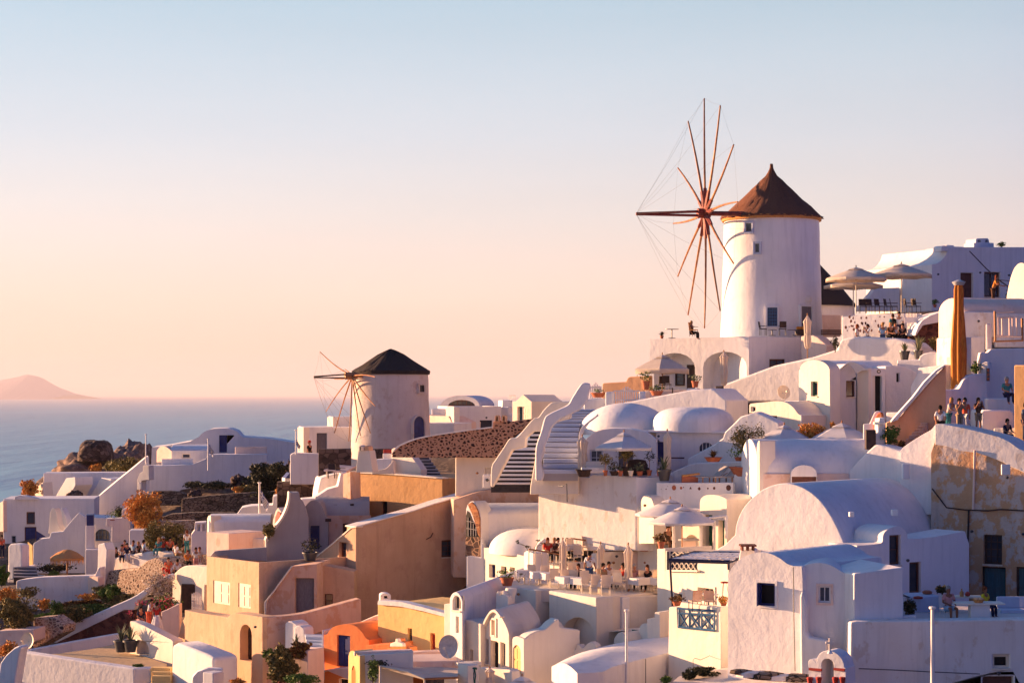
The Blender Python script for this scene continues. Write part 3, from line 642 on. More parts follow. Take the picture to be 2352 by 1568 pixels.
# ---- people
POSES={}
def joints(pose):
 J={}
 sit=pose in('sit','sitback','sitlean')
 pz=.52 if sit else .95
 J['pel']=(0,0,pz); lean={'sit':0.02,'sitback':.05,'sitlean':-.18,'stand':0,'camera':.02,'lean':-.22,'walk':-.03}.get(pose,0)
 J['wai']=(0,lean*.35,pz+.16); J['che']=(0,lean*.8,pz+.38); J['nek']=(0,lean+.0,pz+.53); J['hd1']=(0,lean-.015,pz+.62); J['hd2']=(0,lean-.005,pz+.71); J['hd3']=(0,lean+.01,pz+.77)
 for s,k in((-1,'L'),(1,'R')):
  J['sh'+k]=(.18*s,lean*.95,pz+.455)
  if pose=='camera':J['el'+k]=(.25*s,lean-.16,pz+.24); J['wr'+k]=(.10*s,lean-.26,pz+.52); hd=(-.25*s,.05,.95)
  elif pose in('sit','sitlean'):J['el'+k]=(.25*s,lean-.05,pz+.19); J['wr'+k]=(.14*s,lean-.28,pz+.14); hd=(-.3*s,-.9,-.2)
  elif pose=='sitback':J['el'+k]=(.27*s,lean+.06,pz+.18); J['wr'+k]=(.22*s,lean-.10,pz+.0); hd=(0,-.5,-.8)
  elif pose=='lean':J['el'+k]=(.24*s,lean-.10,pz+.22); J['wr'+k]=(.15*s,lean-.32,pz+.16); hd=(-.2*s,-.95,-.1)
  elif pose=='walk':J['el'+k]=(.23*s,.05*s,pz+.18); J['wr'+k]=(.25*s,-.10+.06*s,pz-.04); hd=(0,-.3,-.95)
  else:J['el'+k]=(.235*s,.02,pz+.17); J['wr'+k]=(.25*s,-.05,pz-.07); hd=(0,-.15,-1)
  J['hn'+k]=tuple(a+b*.085 for a,b in zip(J['wr'+k],Vector(hd).normalized())); J['hv'+k]=Vector(hd).normalized()
  J['hp'+k]=(.085*s,0,pz-.04)
  if sit:J['kn'+k]=(.13*s,-.42,pz-.0); J['an'+k]=(.12*s,-.44,pz-.42); J['to'+k]=(.12*s,-.58,pz-.47)
  elif pose=='walk':J['kn'+k]=(.10*s,-.06-.10*s,.50); J['an'+k]=(.10*s,.02-.22*s,.09); J['to'+k]=(.10*s,-.12-.22*s,.04)
  else:J['kn'+k]=(.10*s,-.02,.50); J['an'+k]=(.11*s,.02,.09); J['to'+k]=(.12*s,-.13,.035)
 return J
def skin_mesh(name,chain_pts,edges,radii,sub=1,root=0):
 me=bpy.data.meshes.new(name+'_cage'); me.from_pydata(chain_pts,edges,[]); o=bpy.data.objects.new(name+'_cage',me); COL.objects.link(o)
 md=o.modifiers.new('skin','SKIN'); md.use_smooth_shade=True
 for i,r in enumerate(radii):me.skin_vertices[0].data[i].radius=r if isinstance(r,tuple)else(r,r)
 me.skin_vertices[0].data[root].use_root=True
 if sub:o.modifiers.new('sub','SUBSURF').levels=sub
 dg=bpy.context.evaluated_depsgraph_get(); dg.update(); nm=bpy.data.meshes.new_from_object(o.evaluated_get(dg)); nm.name=name
 bpy.data.objects.remove(o); bpy.data.meshes.remove(me)
 nm.polygons.foreach_set('use_smooth',[True]*len(nm.polygons)); return nm
def make_pose(pose):
 J=joints(pose); pts=[]; rad=[]; ed=[]; idx={}
 def v(k,p,r):idx[k]=len(pts); pts.append(tuple(p)); rad.append(r)
 def e(a,b):ed.append((idx[a],idx[b]))
 v('pel',J['pel'],(.135,.10)); v('wai',J['wai'],(.115,.085)); v('che',J['che'],(.15,.10)); v('nek',J['nek'],.055); v('hd1',J['hd1'],(.065,.075)); v('hd2',J['hd2'],(.075,.09)); v('hd3',J['hd3'],(.055,.065))
 for a,b in(('pel','wai'),('wai','che'),('che','nek'),('nek','hd1'),('hd1','hd2'),('hd2','hd3')):e(a,b)
 q=Vector(J['hd1']); v('nose',q+Vector((0,-.10,.035)),.012); e('hd1','nose')
 for s,k in((-1,'L'),(1,'R')):
  v('ear'+k,Vector(J['hd1'])+Vector((.085*s,.01,.04)),.014); e('hd1','ear'+k)
  for a,r in(('sh',.062),('el',.042),('wr',.026),('hn',.03)):v(a+k,J[a+k],r)
  e('che','sh'+k); e('sh'+k,'el'+k); e('el'+k,'wr'+k); e('wr'+k,'hn'+k)
  hv=J['hv'+k]; sd=hv.cross(Vector((0,1,.2))); sd=sd.normalized()if sd.length>.1 else Vector((1,0,0)); h=Vector(J['hn'+k]); cu=Vector((0,-.02,-.01))
  for f,(o_,L)in enumerate(((-.03,.06),(-.011,.075),(.010,.07),(.029,.055))):
   v('f%s%d'%(k,f),h+sd*o_+hv*L*.6+cu*.5,.010); v('g%s%d'%(k,f),h+sd*o_*1.1+hv*L+cu*1.4,.008); e('hn'+k,'f%s%d'%(k,f)); e('f%s%d'%(k,f),'g%s%d'%(k,f))
  v('th'+k,Vector(J['wr'+k]).lerp(h,.5)+sd*-.05+hv*.03,.011); e('wr'+k,'th'+k)
  for a,r in(('hp',.09),('kn',.062),('an',.042),('to',.032)):v(a+k,J[a+k],r)
  e('pel','hp'+k); e('hp'+k,'kn'+k); e('kn'+k,'an'+k); e('an'+k,'to'+k)
 body=skin_mesh('body',pts,ed,rad,1)
 def sub(names,grow,ex=()):
  p2=[]; r2=[]; m={}
  for nme,rr in names:m[nme]=len(p2); p2.append(pts[idx[nme]]if nme in idx else ex[nme]); r2.append(rr)
  return p2,r2,m
 L=lambda a,b,t:tuple(Vector(pts[idx[a]]).lerp(Vector(pts[idx[b]]),t))
 ex={'uL':L('shL','elL',.75),'uR':L('shR','elR',.75)}
 p2,r2,m=sub([('pel',(.155,.12)),('wai',(.135,.105)),('che',(.165,.12)),('shL',.08),('shR',.08),('uL',.066),('uR',.066)],0,ex)
 shirt=skin_mesh('shirt',p2,[(0,1),(1,2),(2,3),(2,4),(3,5),(4,6)],r2,1)
 p2,r2,m=sub([('pel',(.152,.118)),('hpL',.108),('hpR',.108),('knL',.08),('knR',.08),('anL',.062),('anR',.062)],0)
 trou=skin_mesh('trousers',p2,[(0,1),(0,2),(1,3),(2,4),(3,5),(4,6)],r2,1)
 ex={'kL':L('hpL','knL',.85),'kR':L('hpR','knR',.85)}
 p2,r2,m=sub([('pel',(.152,.118)),('hpL',.11),('hpR',.11),('kL',.095),('kR',.095)],0,ex)
 sho=skin_mesh('shorts',p2,[(0,1),(0,2),(1,3),(2,4)],r2,1)
 hc=Vector(J['hd2']); mb=MB()
 def hair(long_):
  vs=[]; n=14; prof=[]
  for k in range(9):
   a=pi*k/8*.62; prof.append((sin(a),cos(a)))
  for r_,z_ in prof:
   for i in range(n):
    an=2*pi*i/n; back=(1+sin(an))/2
    zz=z_*.115 if z_>.15 else(z_*.115-back*(.10+long_));
    if z_<=.15:zz=.017*back+zz+.03*(1-back)
    vs.append((hc.x+r_*.097*cos(an),hc.y+.012+r_*.108*sin(an)+(.02*long_*5 if z_<0 and back>.5 else 0),hc.z+.01+zz))
  fs=[(j*n+i,j*n+(i+1)%n,(j+1)*n+(i+1)%n,(j+1)*n+i)for j in range(8)for i in range(n)]
  m_=bpy.data.meshes.new('hair'); m_.from_pydata(vs,[],fs); m_.validate(); m_.polygons.foreach_set('use_smooth',[True]*len(m_.polygons)); return m_
 POSES[pose]=dict(body=body,shirt=shirt,trousers=trou,shorts=sho,hair=hair(0),longhair=hair(.16),J=J)
CLO={}
def cmat(name,c):
 if name not in CLO:CLO[name]=plain(name+'_fabric',c,.9,None,6,spec=.1)
 return CLO[name]
PAL=dict(white=(.75,.73,.72),red=(.52,.035,.025),coral=(.65,.12,.06),navy=(.015,.02,.06),black=(.012,.012,.014),teal=(.05,.24,.26),khaki=(.36,.26,.16),denim=(.06,.11,.22),blue=(.05,.12,.35),
pink=(.62,.30,.28),yellow=(.70,.55,.03),green=(.05,.16,.05),grey=(.22,.22,.24),brown=(.12,.06,.035),sky=(.35,.5,.65),orange=(.7,.24,.04),stripe=(.5,.45,.42))
HAIR=dict(dark=(.012,.008,.007),brown=(.05,.022,.012),red=(.16,.04,.015),blond=(.42,.22,.08),grey=(.3,.28,.27))
SK={0:(.44,.21,.13),1:(.30,.13,.075),2:(.5,.27,.18)}
def person(x,y,D,pose,rz,top,bottom,hair,label,group=None,shorts=False,longh=False,scale=1.,skin=0,hat=None,bag=False,z=None):
 """(x, y): where the feet stand, or for the sitting poses where the hips rest"""
 if pose not in POSES:make_pose(pose)
 Q=POSES[pose]; loc=P(x,y,D)
 if pose.startswith('sit'):loc.z-=.40*scale
 r=empty('person',loc,label,'person',group,rz=radians(rz)); r.scale=(scale,)*3
 def pt(nm,me,mat):
  o=bpy.data.objects.new(nm,me); COL.objects.link(o); o.parent=r
  if not me.materials:me.materials.append(None)
  o.material_slots[0].link='OBJECT'; o.material_slots[0].material=mat; return o
 pt('body',Q['body'],cmat('skin%s'%skin,SK[skin])); pt('shirt',Q['shirt'],cmat(top,PAL[top]))
 pt('trousers' if not shorts else 'shorts',Q['shorts' if shorts else 'trousers'],cmat(bottom,PAL[bottom])); pt('hair',Q['longhair' if longh else 'hair'],cmat('hair_'+hair,HAIR[hair]))
 hc=Vector(Q['J']['hd2'])
 if hat:MB().lathe([(.19,.03),(.11,.05),(.10,.13),(.06,.16),(0,.165)],c=tuple(hc),n=16).build('hat',cmat(hat,PAL[hat]),r,smooth=50)
 if bag:MB().box((.02,.17,Q['J']['che'][2]-.05),(.28,.14,.38)).build('backpack',cmat('black',PAL['black']),r,bevel=.04)
 if pose=='camera':MB().box((0,Q['J']['wrL'][1]-.07,Q['J']['wrL'][2]+.04),(.13,.06,.09)).build('camera','metal',r,bevel=.01)
 return r
# ---- windmills
def on_cyl(c,R,x,y0,y1,w,root,kind,m,pm,D,z=None,arch=0,rz=None,hole=.20):
 pass
def mill_open(root,cx,cyy,Rf,x,yt,yb,wpx,kind='window',m='pblue',pm='glass',arch=0,g=(2,2),sur=None):
 """opening on the round tower: surround, joinery and pane lie on the tangent plane where the opening is"""
 zt=P(x,yt,cyy).z; zb=P(x,yb,cyy).z; R=Rf((zt+zb)/2); X=P(x,0,cyy-R).x; s=max(-.95,min(.95,(X-cx)/R)); th=math.asin(s)
 pl=Plane.__new__(Plane); pl.phi=-th; pl.e=Vector((cos(th),sin(th),0)); pl.d=Vector((-sin(th),cos(th),0)); pl.A=Vector((cx+R*sin(th),cyy-R*cos(th),0));
 w=sz(cyy-R,wpx)/cos(th)
 return pl,w,zt,zb
# ---------------- sea, islet, ground ----------------
def sea():
 m,t,p=newmat('sea_water'); L=t.links.new
 g=nd(t,'ShaderNodeNewGeometry'); mp=nd(t,'ShaderNodeMapping'); mp.inputs['Scale'].default_value=(.012,.0016,1); L(g.outputs['Position'],mp.inputs[0])
 n=nd(t,'ShaderNodeTexNoise'); n.inputs['Scale'].default_value=1; n.inputs['Detail'].default_value=6; L(mp.outputs[0],n.inputs['Vector'])
 mp2=nd(t,'ShaderNodeMapping'); mp2.inputs['Scale'].default_value=(.0006,.00035,1); L(g.outputs['Position'],mp2.inputs[0])
 n2=nd(t,'ShaderNodeTexNoise'); n2.inputs['Scale'].default_value=1; n2.inputs['Detail'].default_value=3; L(mp2.outputs[0],n2.inputs['Vector'])
 x=nd(t,'ShaderNodeMix',data_type='RGBA'); r=nd(t,'ShaderNodeMapRange'); r.inputs['From Min'].default_value=.35; r.inputs['From Max'].default_value=.65; L(n2.outputs[0],r.inputs['Value']); L(r.outputs[0],x.inputs['Factor'])
 x.inputs['A'].default_value=(.05,.25,.37,1); x.inputs['B'].default_value=(.065,.29,.41,1); L(x.outputs['Result'],p.inputs['Base Color'])
 p.inputs['Roughness'].default_value=.42; p.inputs['Specular IOR Level'].default_value=.4
 b=nd(t,'ShaderNodeBump'); b.inputs['Strength'].default_value=1; b.inputs['Distance'].default_value=9; L(n.outputs[0],b.inputs['Height']); L(b.outputs[0],p.inputs['Normal'])
 mb=MB(); R=90000; mb.quad((-R,150,-100),(R,150,-100),(R,R,-100),(-R,R,-100)); M['sea']=m; tag(mb.build('sea','sea'),'calm blue sea reaching the hazy horizon',None,None,'structure')
sea()
M['isle']=plaster('island_rock',(.30,.24,.26),(.24,.20,.24))
mb=MB(); prof=[(-60,904),(-30,893),(0,874),(22,869),(45,864),(62,860),(80,863),(95,867),(105,872),(125,884),(145,893),(160,900),(175,906)]
D0=40000; zs=-100
prof=catm(prof,4); A=[]; Bk=[]
for x,y in prof:k=D0; A.append(((x-CX)/F*k,k-500,zs));
n=len(prof); vs=[]
for row,(dd,hh)in enumerate(((-2400,0),(-1200,.45),(0,1),(900,.5),(2600,0))):
 for i,(x,y)in enumerate(prof):
  z=(HY-y)/F*D0*hh; z=zs+(z-zs)*(hh**.5 if hh else 0)if hh else zs
  vs.append(((x-CX)/F*D0,D0+dd+120*noise.noise(Vector((i*.3,row,0))),z+(25*noise.noise(Vector((i*.7,row*2,5)))if 0<hh<1 else 0)))
fs=[(r*n+i,r*n+i+1,(r+1)*n+i+1,(r+1)*n+i)for r in range(4)for i in range(n-1)]
mb.add(vs,fs); tag(mb.build('island','isle',smooth=60),'low mountainous island fading into haze on the horizon','island',None,'structure')
# hillside under the village
T(0)
G=[(100,1740,100),(600,1740,92),(1176,1760,84),(350,1700,106),(1700,1640,74),(2300,1640,70),(100,1500,124),(380,1560,114),(600,1600,108),(900,1600,104),(1300,1620,96),(1700,1560,84),(2100,1440,83),(2340,1440,83),
(60,1330,150),(330,1350,138),(500,1330,135),(750,1360,120),(1050,1560,114),(900,1580,110),(1100,1600,106),(1300,1460,104),(1500,1460,102),(1800,1420,93),(2250,1370,100),(60,1330,160),(300,1330,156),(550,1230,150),(700,1150,150),(900,1130,130),(1100,1130,130),(1300,1200,120),(1600,1190,108),(1900,1110,108),
(200,1170,190),(450,1175,176),(650,1160,166),(750,1060,150),(900,1040,142),(1060,1035,142),(1200,1040,135),(1400,1100,116),(1700,1000,120),(2000,985,118),(2280,985,104),(1400,915,132),(1500,895,134),(1780,785,138),(1600,880,130),(2000,785,140),(2300,900,120),(2300,760,140),(2350,700,150),
(120,1150,205),(350,1050,205),(600,1060,205),(760,1040,165),(1000,985,165),(1200,960,165)]
GP=[(P(x,y,D)+Vector((0,0,-.9)))for x,y,D in G]
GP+=[Vector((-200,100,-30)),Vector((200,60,-14)),Vector((200,160,6)),Vector((-250,200,-60)),Vector((0,40,-22)),Vector((-60,50,-25)),Vector((60,40,-16))]
def gz(X,Y):
 s=w=0
 for p in GP:
  d=(p.x-X)**2+(p.y-Y)**2+.8; q=1/d**1.6; s+=q*p.z; w+=q
 z=s/w
 far=max(0,(Y-(212+.25*X))/60); z-=far**1.1*70
 if X<-95:z-=(-95-X)*.8
 return max(z,-104)
for q_ in GP:
 if q_.x>-14:q_.z-=1.4
mb=MB(); NX,NY=130,120; vs=[]
for j in range(NY+1):
 for i in range(NX+1):
  X=-150+260*i/NX; Y=30+280*j/NY; vs.append((X,Y,gz(X,Y)+.35*noise.noise(Vector((X*.25,Y*.25,0)))+.15*noise.noise(Vector((X,Y,3)))))
mb.add(vs,[(j*(NX+1)+i,j*(NX+1)+i+1,(j+1)*(NX+1)+i+1,(j+1)*(NX+1)+i)for j in range(NY)for i in range(NX)])
M['earth']=plaster('volcanic_earth',(.16,.11,.08),(.08,.06,.05),amt=.5,stain=.5,scol=(.26,.19,.13),bump=1.0)
tag(mb.build('ground','earth',smooth=60),'dry volcanic hillside under the village','ground',None,'structure')
# ---------------- haze ----------------
hz=bpy.data.materials.new('air'); hz.use_nodes=True; t=hz.node_tree; t.nodes.clear(); o=nd(t,'ShaderNodeOutputMaterial'); v=nd(t,'ShaderNodeVolumePrincipled')
v.inputs['Color'].default_value=(.78,.73,.80,1); v.inputs['Density'].default_value=2.9e-5; v.inputs['Anisotropy'].default_value=.1; t.links.new(v.outputs[0],o.inputs['Volume'])
M['air']=hz
b=MB().box((0,50000-60,170),(181000,100200,545)); hzo=b.build('haze','air'); tag(hzo,'thin sea haze that pales the far water and island',None,None,'stuff')
# ================= windmills =================
def windmill(tag_,cx_px,D,ytop,ybase,rt_px,rb_px,eave_px,prof,wallm,roofm,label):
 """round tower, thatched cap; returns root, centre, radius function"""
 T(0); R0=rb_px/F*D; cyy=D+R0; c=P(cx_px,ybase,cyy); c=Vector((c.x,cyy,P(0,ybase,D).z)); zt=P(0,ytop,cyy).z
 r=empty('windmill',c,label,'windmill'); rb=rb_px/F*cyy; rt=rt_px/F*cyy; H_=zt-c.z
 mb=MB(); pr=[(rb*1.015,-1.2),(rb*1.01,0)]+[(rb+(rt-rb)*k/8+.02*sin(k*2.1),H_*k/8)for k in range(1,9)]
 mb.lathe(pr+[(rt*.5,H_+.02)],n=64); mb.build('tower',wallm,r,smooth=50)
 s=cyy/F
 MB().lathe([(rt*1.0,H_-.28),(rt*1.05,H_-.28),(rt*1.06,H_-.02),(rt*1.0,H_-.02)],n=64).build('eave_band','straw' if roofm=='thatch' else 'dthatch',r,smooth=50)
 cap=MB(); n=96; rr=[(q*s,(ytop-y)*s+H_-0.0)for q,y in prof]
 vs=[]; rng=random.Random(3)
 for k,(q,z)in enumerate(rr):
  for i in range(n):
   j=1+((.028)*rng.uniform(-1,1)if k<len(rr)-2 else 0); a=2*pi*i/n; vs.append((q*j*cos(a),q*j*sin(a),z+(rng.uniform(-.10,.03)if k==0 else rng.uniform(-.05,.05))))
 fs=[(k*n+i,k*n+(i+1)%n,(k+1)*n+(i+1)%n,(k+1)*n+i)for k in range(len(rr)-1)for i in range(n)]+[tuple(range((len(rr)-1)*n,len(rr)*n)),tuple(range(n))[::-1]]
 cap.add(vs,fs); cap.build('thatched_cap',roofm,r,smooth=70)
 Rf=lambda z:rb+(rt-rb)*max(0,min(1,(z-c.z)/H_))
 return r,c,cyy,Rf
def tower_opening(r,c,cyy,Rf,x,yt,yb,wpx,kind,m,pm='glass',g=(2,2),arch=0,sur='white',dark=None):
 T(0); D=cyy; zt=P(x,yt,D-Rf(0)).z; zb=P(x,yb,D-Rf(0)).z; R=Rf((zt+zb)/2); xx=(x-CX)/F
 th=0
 for _ in range(6):
  Y=cyy-R*cos(th); th=math.asin(max(-.97,min(.97,(xx*Y-c.x)/R)))
 pl=Plane.__new__(Plane); pl.phi=-th; pl.e=Vector((cos(th),sin(th),0)); pl.d=Vector((-sin(th),cos(th),0)); Ro=R-.02
 pl.A=Vector((c.x+Ro*sin(th),cyy-Ro*cos(th),0)); w=wpx/F*cyy/cos(th); L=c; t=.10; dp=.17
 q=[(-w/2,zb)]+([(-w/2,zt),(w/2,zt)]if not arch else[(-w/2*cos(pi*k/10),zt-w/2+w/2*sin(pi*k/10))for k in range(11)])+[(w/2,zb)]
 qo=[(-w/2-t,zb-(t if kind=='w' else 0))]+([(-w/2-t,zt+t),(w/2+t,zt+t)]if not arch else[(-(w/2+t)*cos(pi*k/10),zt-w/2+(w/2+t)*sin(pi*k/10))for k in range(11)])+[(w/2+t,zb-(t if kind=='w' else 0))]
 n=len(q); mb=MB(); vs=[pl.xyz(u,z,-dp)for u,z in qo]+[pl.xyz(u,z,-dp)for u,z in q]+[pl.xyz(u,z,.3)for u,z in qo]+[pl.xyz(u,z,.0)for u,z in q]
 m_=n if kind=='w' else n-1
 fs=[]
 for i in range(m_):j=(i+1)%n; fs+=[(i,j,n+j,n+i),(i,2*n+i,2*n+j,j),(n+i,n+j,3*n+j,3*n+i)]
 mb.add(vs,fs); o=mb.build('window_surround' if kind=='w' else 'door_surround',sur,r,loc=L)
 f=MB(); f.add([pl.xyz(u,z,-.07)for u,z in q],[tuple(range(n))]);
 a=f.build('window' if kind=='w' else 'door',pm if kind=='w' else m,r,loc=L)
 if kind=='w':
  b=MB(); bw=.05
  def bar(u0,u1,z0,z1):b.add([pl.xyz(u,z,w_)for u in(u0,u1)for z in(z0,z1)for w_ in(-.12,-.072)],[(0,1,3,2),(4,6,7,5),(0,4,5,1),(2,3,7,6),(0,2,6,4),(1,5,7,3)])
  for i in range(g[0]+1):u=-w/2+w*i/g[0]; u=max(-w/2+bw/2,min(w/2-bw/2,u)); bar(u-bw/2,u+bw/2,zb,zt)
  for i in range(g[1]+1):z=zb+(zt-zb)*i/g[1]; z=max(zb+bw/2,min(zt-bw/2,z)); bar(-w/2,w/2,z-bw/2,z+bw/2)
  b.build('frame',m,a,loc=L)
 else:
  for s_ in(-1,1):
   b=MB(); u0,u1=(-w/2+.06,-.04)if s_<0 else(.04,w/2-.06)
   for z0,z1 in((.08,.42),(.48,.80)):
    h_=zt-zb; b.add([pl.xyz(u,zb+h_*z,w_)for u in(u0,u1)for z in(z0,z1)for w_ in(-.10,-.072)],[(0,1,3,2),(4,6,7,5),(0,4,5,1),(2,3,7,6),(0,2,6,4),(1,5,7,3)])
   b.build('door_panel',m,a,loc=L)
 return pl
def rotor(r,hub,axis,tips,bow,D,sparm,barm,sr,curve=0.0,wires=True,shaft=None,hubr=.35,wm='rope'):
 """spars lie in the plane square to the axle; tips are surveyed points of that plane"""
 T(0); L=r.location; hubp=hub; ax=axis.normalized(); ends=[]
 g=empty('rotor',hubp-L); g.parent=r
 def onplane(x,y):ray=Vector(((x-CX)/F,1,(HY-y)/F)); k=hubp.dot(ax)/ray.dot(ax); return ray*k
 for i,(x,y)in enumerate(tips):
  p=onplane(x,y)if not isinstance(x,Vector)else x
  ends.append(p); v=p-hubp; side=v.cross(ax).normalized(); bend=curve*(1 if i%2 else .6)
  pts=[hubp+v*t+ax*(bend*t*t*v.length*.12)+side*(.02*v.length*sin(t*3))*(1 if i%3 else-1)for t in(0,.2,.4,.6,.8,1)]
  pts=[q-hubp for q in pts]
  o=MB().tube(pts,sr,sr*.5,6).build('spar',sparm,g,smooth=60)
  if barm:MB().tube([pts[0],pts[0].lerp(pts[2],.55)],sr*1.9,sr*1.3,5).build('spar_shoe',barm,o,smooth=60)
  ends[-1]=hubp+pts[-1]
 bp=P(bow[0],bow[1],hubp.y); bl=(bp.x-hubp.x)/ax.x; bp=hubp+ax*bl; bp.z=P(0,bow[1],hubp.y).z
 o=MB().tube([(0,0,.14),(bp-hubp)+Vector((0,0,.03))],sr*1.0,sr*.8,6).build('bowsprit',barm or 'dwood',g,smooth=60)
 MB().tube([(0,0,-.16),(bp-hubp)+Vector((0,0,-.03))],sr*1.0,sr*.8,6).build('bowsprit',barm or 'dwood',g,smooth=60)
 MB().tube([ax*.5,-ax*shaft],hubr*.45,hubr*.55,10).build('shaft',barm or 'wood',g,smooth=50)
 MB().tube([ax*.55,ax*-.35],hubr,hubr*.9,10).build('hub',barm or 'wood',g,smooth=50)
 if wires:
  for i,p in enumerate(ends):
   sag=(p+bp)/2-hubp+Vector((0,0,-.18)); MB().tube([p-hubp,sag,bp-hubp],.006,.006,3).build('stay_rope',wm,g)
   q=ends[(i+1)%len(ends)]
   if(p-q).length<7:MB().tube([p-hubp,(p+q)/2-hubp+Vector((0,0,-.06)),q-hubp],.005,.005,3).build('rim_rope',wm,g)
 return g
bigmill=windmill('big',1772,134,500,775,108,116,120,
[(117,502),(112,497),(92,479),(80,468),(68,458),(47,437),(35,425),(25,414.5),(14,405.5),(8,396),(4.5,388),(3.5,379),(2,377)],'white','thatch','tall white windmill with brown thatched cap and twelve bare spars')
r,c,cyy,Rf=bigmill
tower_opening(r,c,cyy,Rf,1721,509,531,14,'w','bluestep',g=(1,1),sur='bluestep')
tower_opening(r,c,cyy,Rf,1740,557,580,11,'w','bluestep',g=(1,1),sur='bluestep')
tower_opening(r,c,cyy,Rf,1774,706,749,22,'w','pblue',pm='bglass',g=(4,6),sur='white')
tower_opening(r,c,cyy,Rf,1850,703,771,26,'d','gdoor',sur='white')
T(0); MB().lathe([(.48,0),(.46,.2),(.32,.42),(0,.5)],c=(P(1851,692,cyy-3).x-c.x,-2.62,P(0,692,cyy-3).z-c.z),n=20,sy=.5).build('lamp_canopy','cream',r,smooth=50)
MB().lathe([(0,0),(.10,.08),(.10,.2),(0,.28)],c=(P(1851,692,cyy-3).x-c.x,-2.7,P(0,681,cyy-3).z-c.z),n=10).build('lamp_globe','metal',r)
hub=P(1620,490,134.6); ax=Vector((-.983,-.183,0))
R8=264/F*134.6; pl_u=Vector((.183,-.983,0))
tips=[]
for k in range(12):
 a=radians(90-30*k); v=pl_u*(R8*cos(a))+Vector((0,0,R8*sin(a)*(1.0 if k not in(2,4,10)else .98))); q=hub+v; tips.append((CX+q.x/q.y*F,HY-q.z/q.y*F))
rotor(r,hub,ax,tips,(1459,494),134.6,'pole','redwood',.10,curve=.12,shaft=3.2,hubr=.34)
lm=windmill('small',898,137.5,851,1032,85,91,90,[(90,852),(80,847),(66,838),(48,826),(30,815),(16,808),(6,803.5),(2,802)],'milled','dthatch','squat weathered windmill with dark thatched cap above the sea')
r,c,cyy,Rf=lm
tower_opening(r,c,cyy,Rf,966,884,900,10,'w','dwood',g=(1,1),sur='milled')
tower_opening(r,c,cyy,Rf,960,956,1030,23,'d','blue',arch=1,sur='milled')
hub=P(809,863,138.2); axl=Vector((-.93,-.36,0)).normalized()
rotor(r,hub,axl,[(735,807),(749,945),(768,996),(801,1013),(851,994),(862,932),(862,866),(792,848),(828,1000),(768,870)],(724,866),138.2,'pole',None,.06,curve=0,shaft=2.2,hubr=.26)
# ================= upper right =================
T(10)
r=house('thatched_hut','round white hut with dark thatched roof behind the tall windmill','hut',150,930,152)
c=P(-20,930,153); MB().lathe([(3.6,-1.5),(3.5,P(0,835,150).z-P(0,930,150).z)],n=40).build('wall','white',r,smooth=50)
r.location=c
zz=P(0,835,150).z-P(0,930,150).z; MB().lathe([(3.75,zz-.12),(3.6,zz+.05),(2.6,zz+1.3),(1.3,zz+2.7),(.2,zz+3.9),(0,zz+4)],n=60).build('thatched_roof','dthatch',r,smooth=60)
block('low_wall',Rct(100,335,940,1180),140,-12,1.5,'pinkw',label='low brownish wall between the tall windmill and the perforated wall',cat='wall')
r=empty('bench',P(230,1180,136),'long dark wooden bench below the brownish wall','bench')
for k in range(3):MB().box((0,.1*k*0,.16+.13*k),(2.0,.04,.09)).build('slat','rwood',r)
for s in(-1,1):MB().box((s*.95,.05,.25),(.07,.10,.5)).build('leg','rwood',r)
# wall with people in front
block('perforated_wall',[(345,1230),(343,990),(350,965),(560,945),(1030,925),(1030,1230)],124,34,.35,'white',label='white wall pierced with small dark holes beside the people on the mill terrace',cat='wall',bevel=.04)
pl=Plane(1030,124,34); rng=random.Random(5); hr=bpy.data.objects['perforated_wall']
for k in range(46):
 x=rng.uniform(370,1000); y=rng.uniform(955,1130); u,z=pl.uz(x,y); s=rng.uniform(.04,.10)
 q=MB(); n=7; ph=rng.uniform(0,6); ring=[(u+s*cos(2*pi*i/n+ph)*rng.uniform(.6,1),z+s*1.3*sin(2*pi*i/n+ph)*rng.uniform(.7,1))for i in range(n)]
 q.add([pl.xyz(a,b,-.004)for a,b in ring]+[pl.xyz(a,b,.1)for a,b in ring],[tuple(range(n))]+[(i,(i+1)%n,n+(i+1)%n,n+i)for i in range(n)]); q.build('hole','redstone',hr,loc=hr.location)
picket(1050,1225,925,1160,123,-18,11,'white picket gate with a small notice beside the perforated wall',name='picket_gate')
r=tag(MB().box((0,0,0),(.85,.03,.35)).build('notice_board','wpaint'),'blank white notice hung on the picket gate','notice'); r.location=P(1110,1000,122.4)
block('ramp_wall',[(-980,1560),(-970,1712),(-970,1712)]and[(-975,1900),(-975,1712),(-405,1500),(0,1412),(290,1320),(305,1262),(335,1212),(420,1188),(600,1180),(950,1200),(1120,1245),(1180,1290),(1180,1900)],119,35,2.2,'white',label='long pink sunlit wall climbing from the arches to the standing people',cat='wall',bevel=.15)
block('wall',[(1120,1800),(1120,1300),(1180,1255),(1300,1270),(1420,1360),(1420,1800)],120,-20,3,'white',label='rounded white wall end under the tall agave pots',cat='wall',bevel=.2)
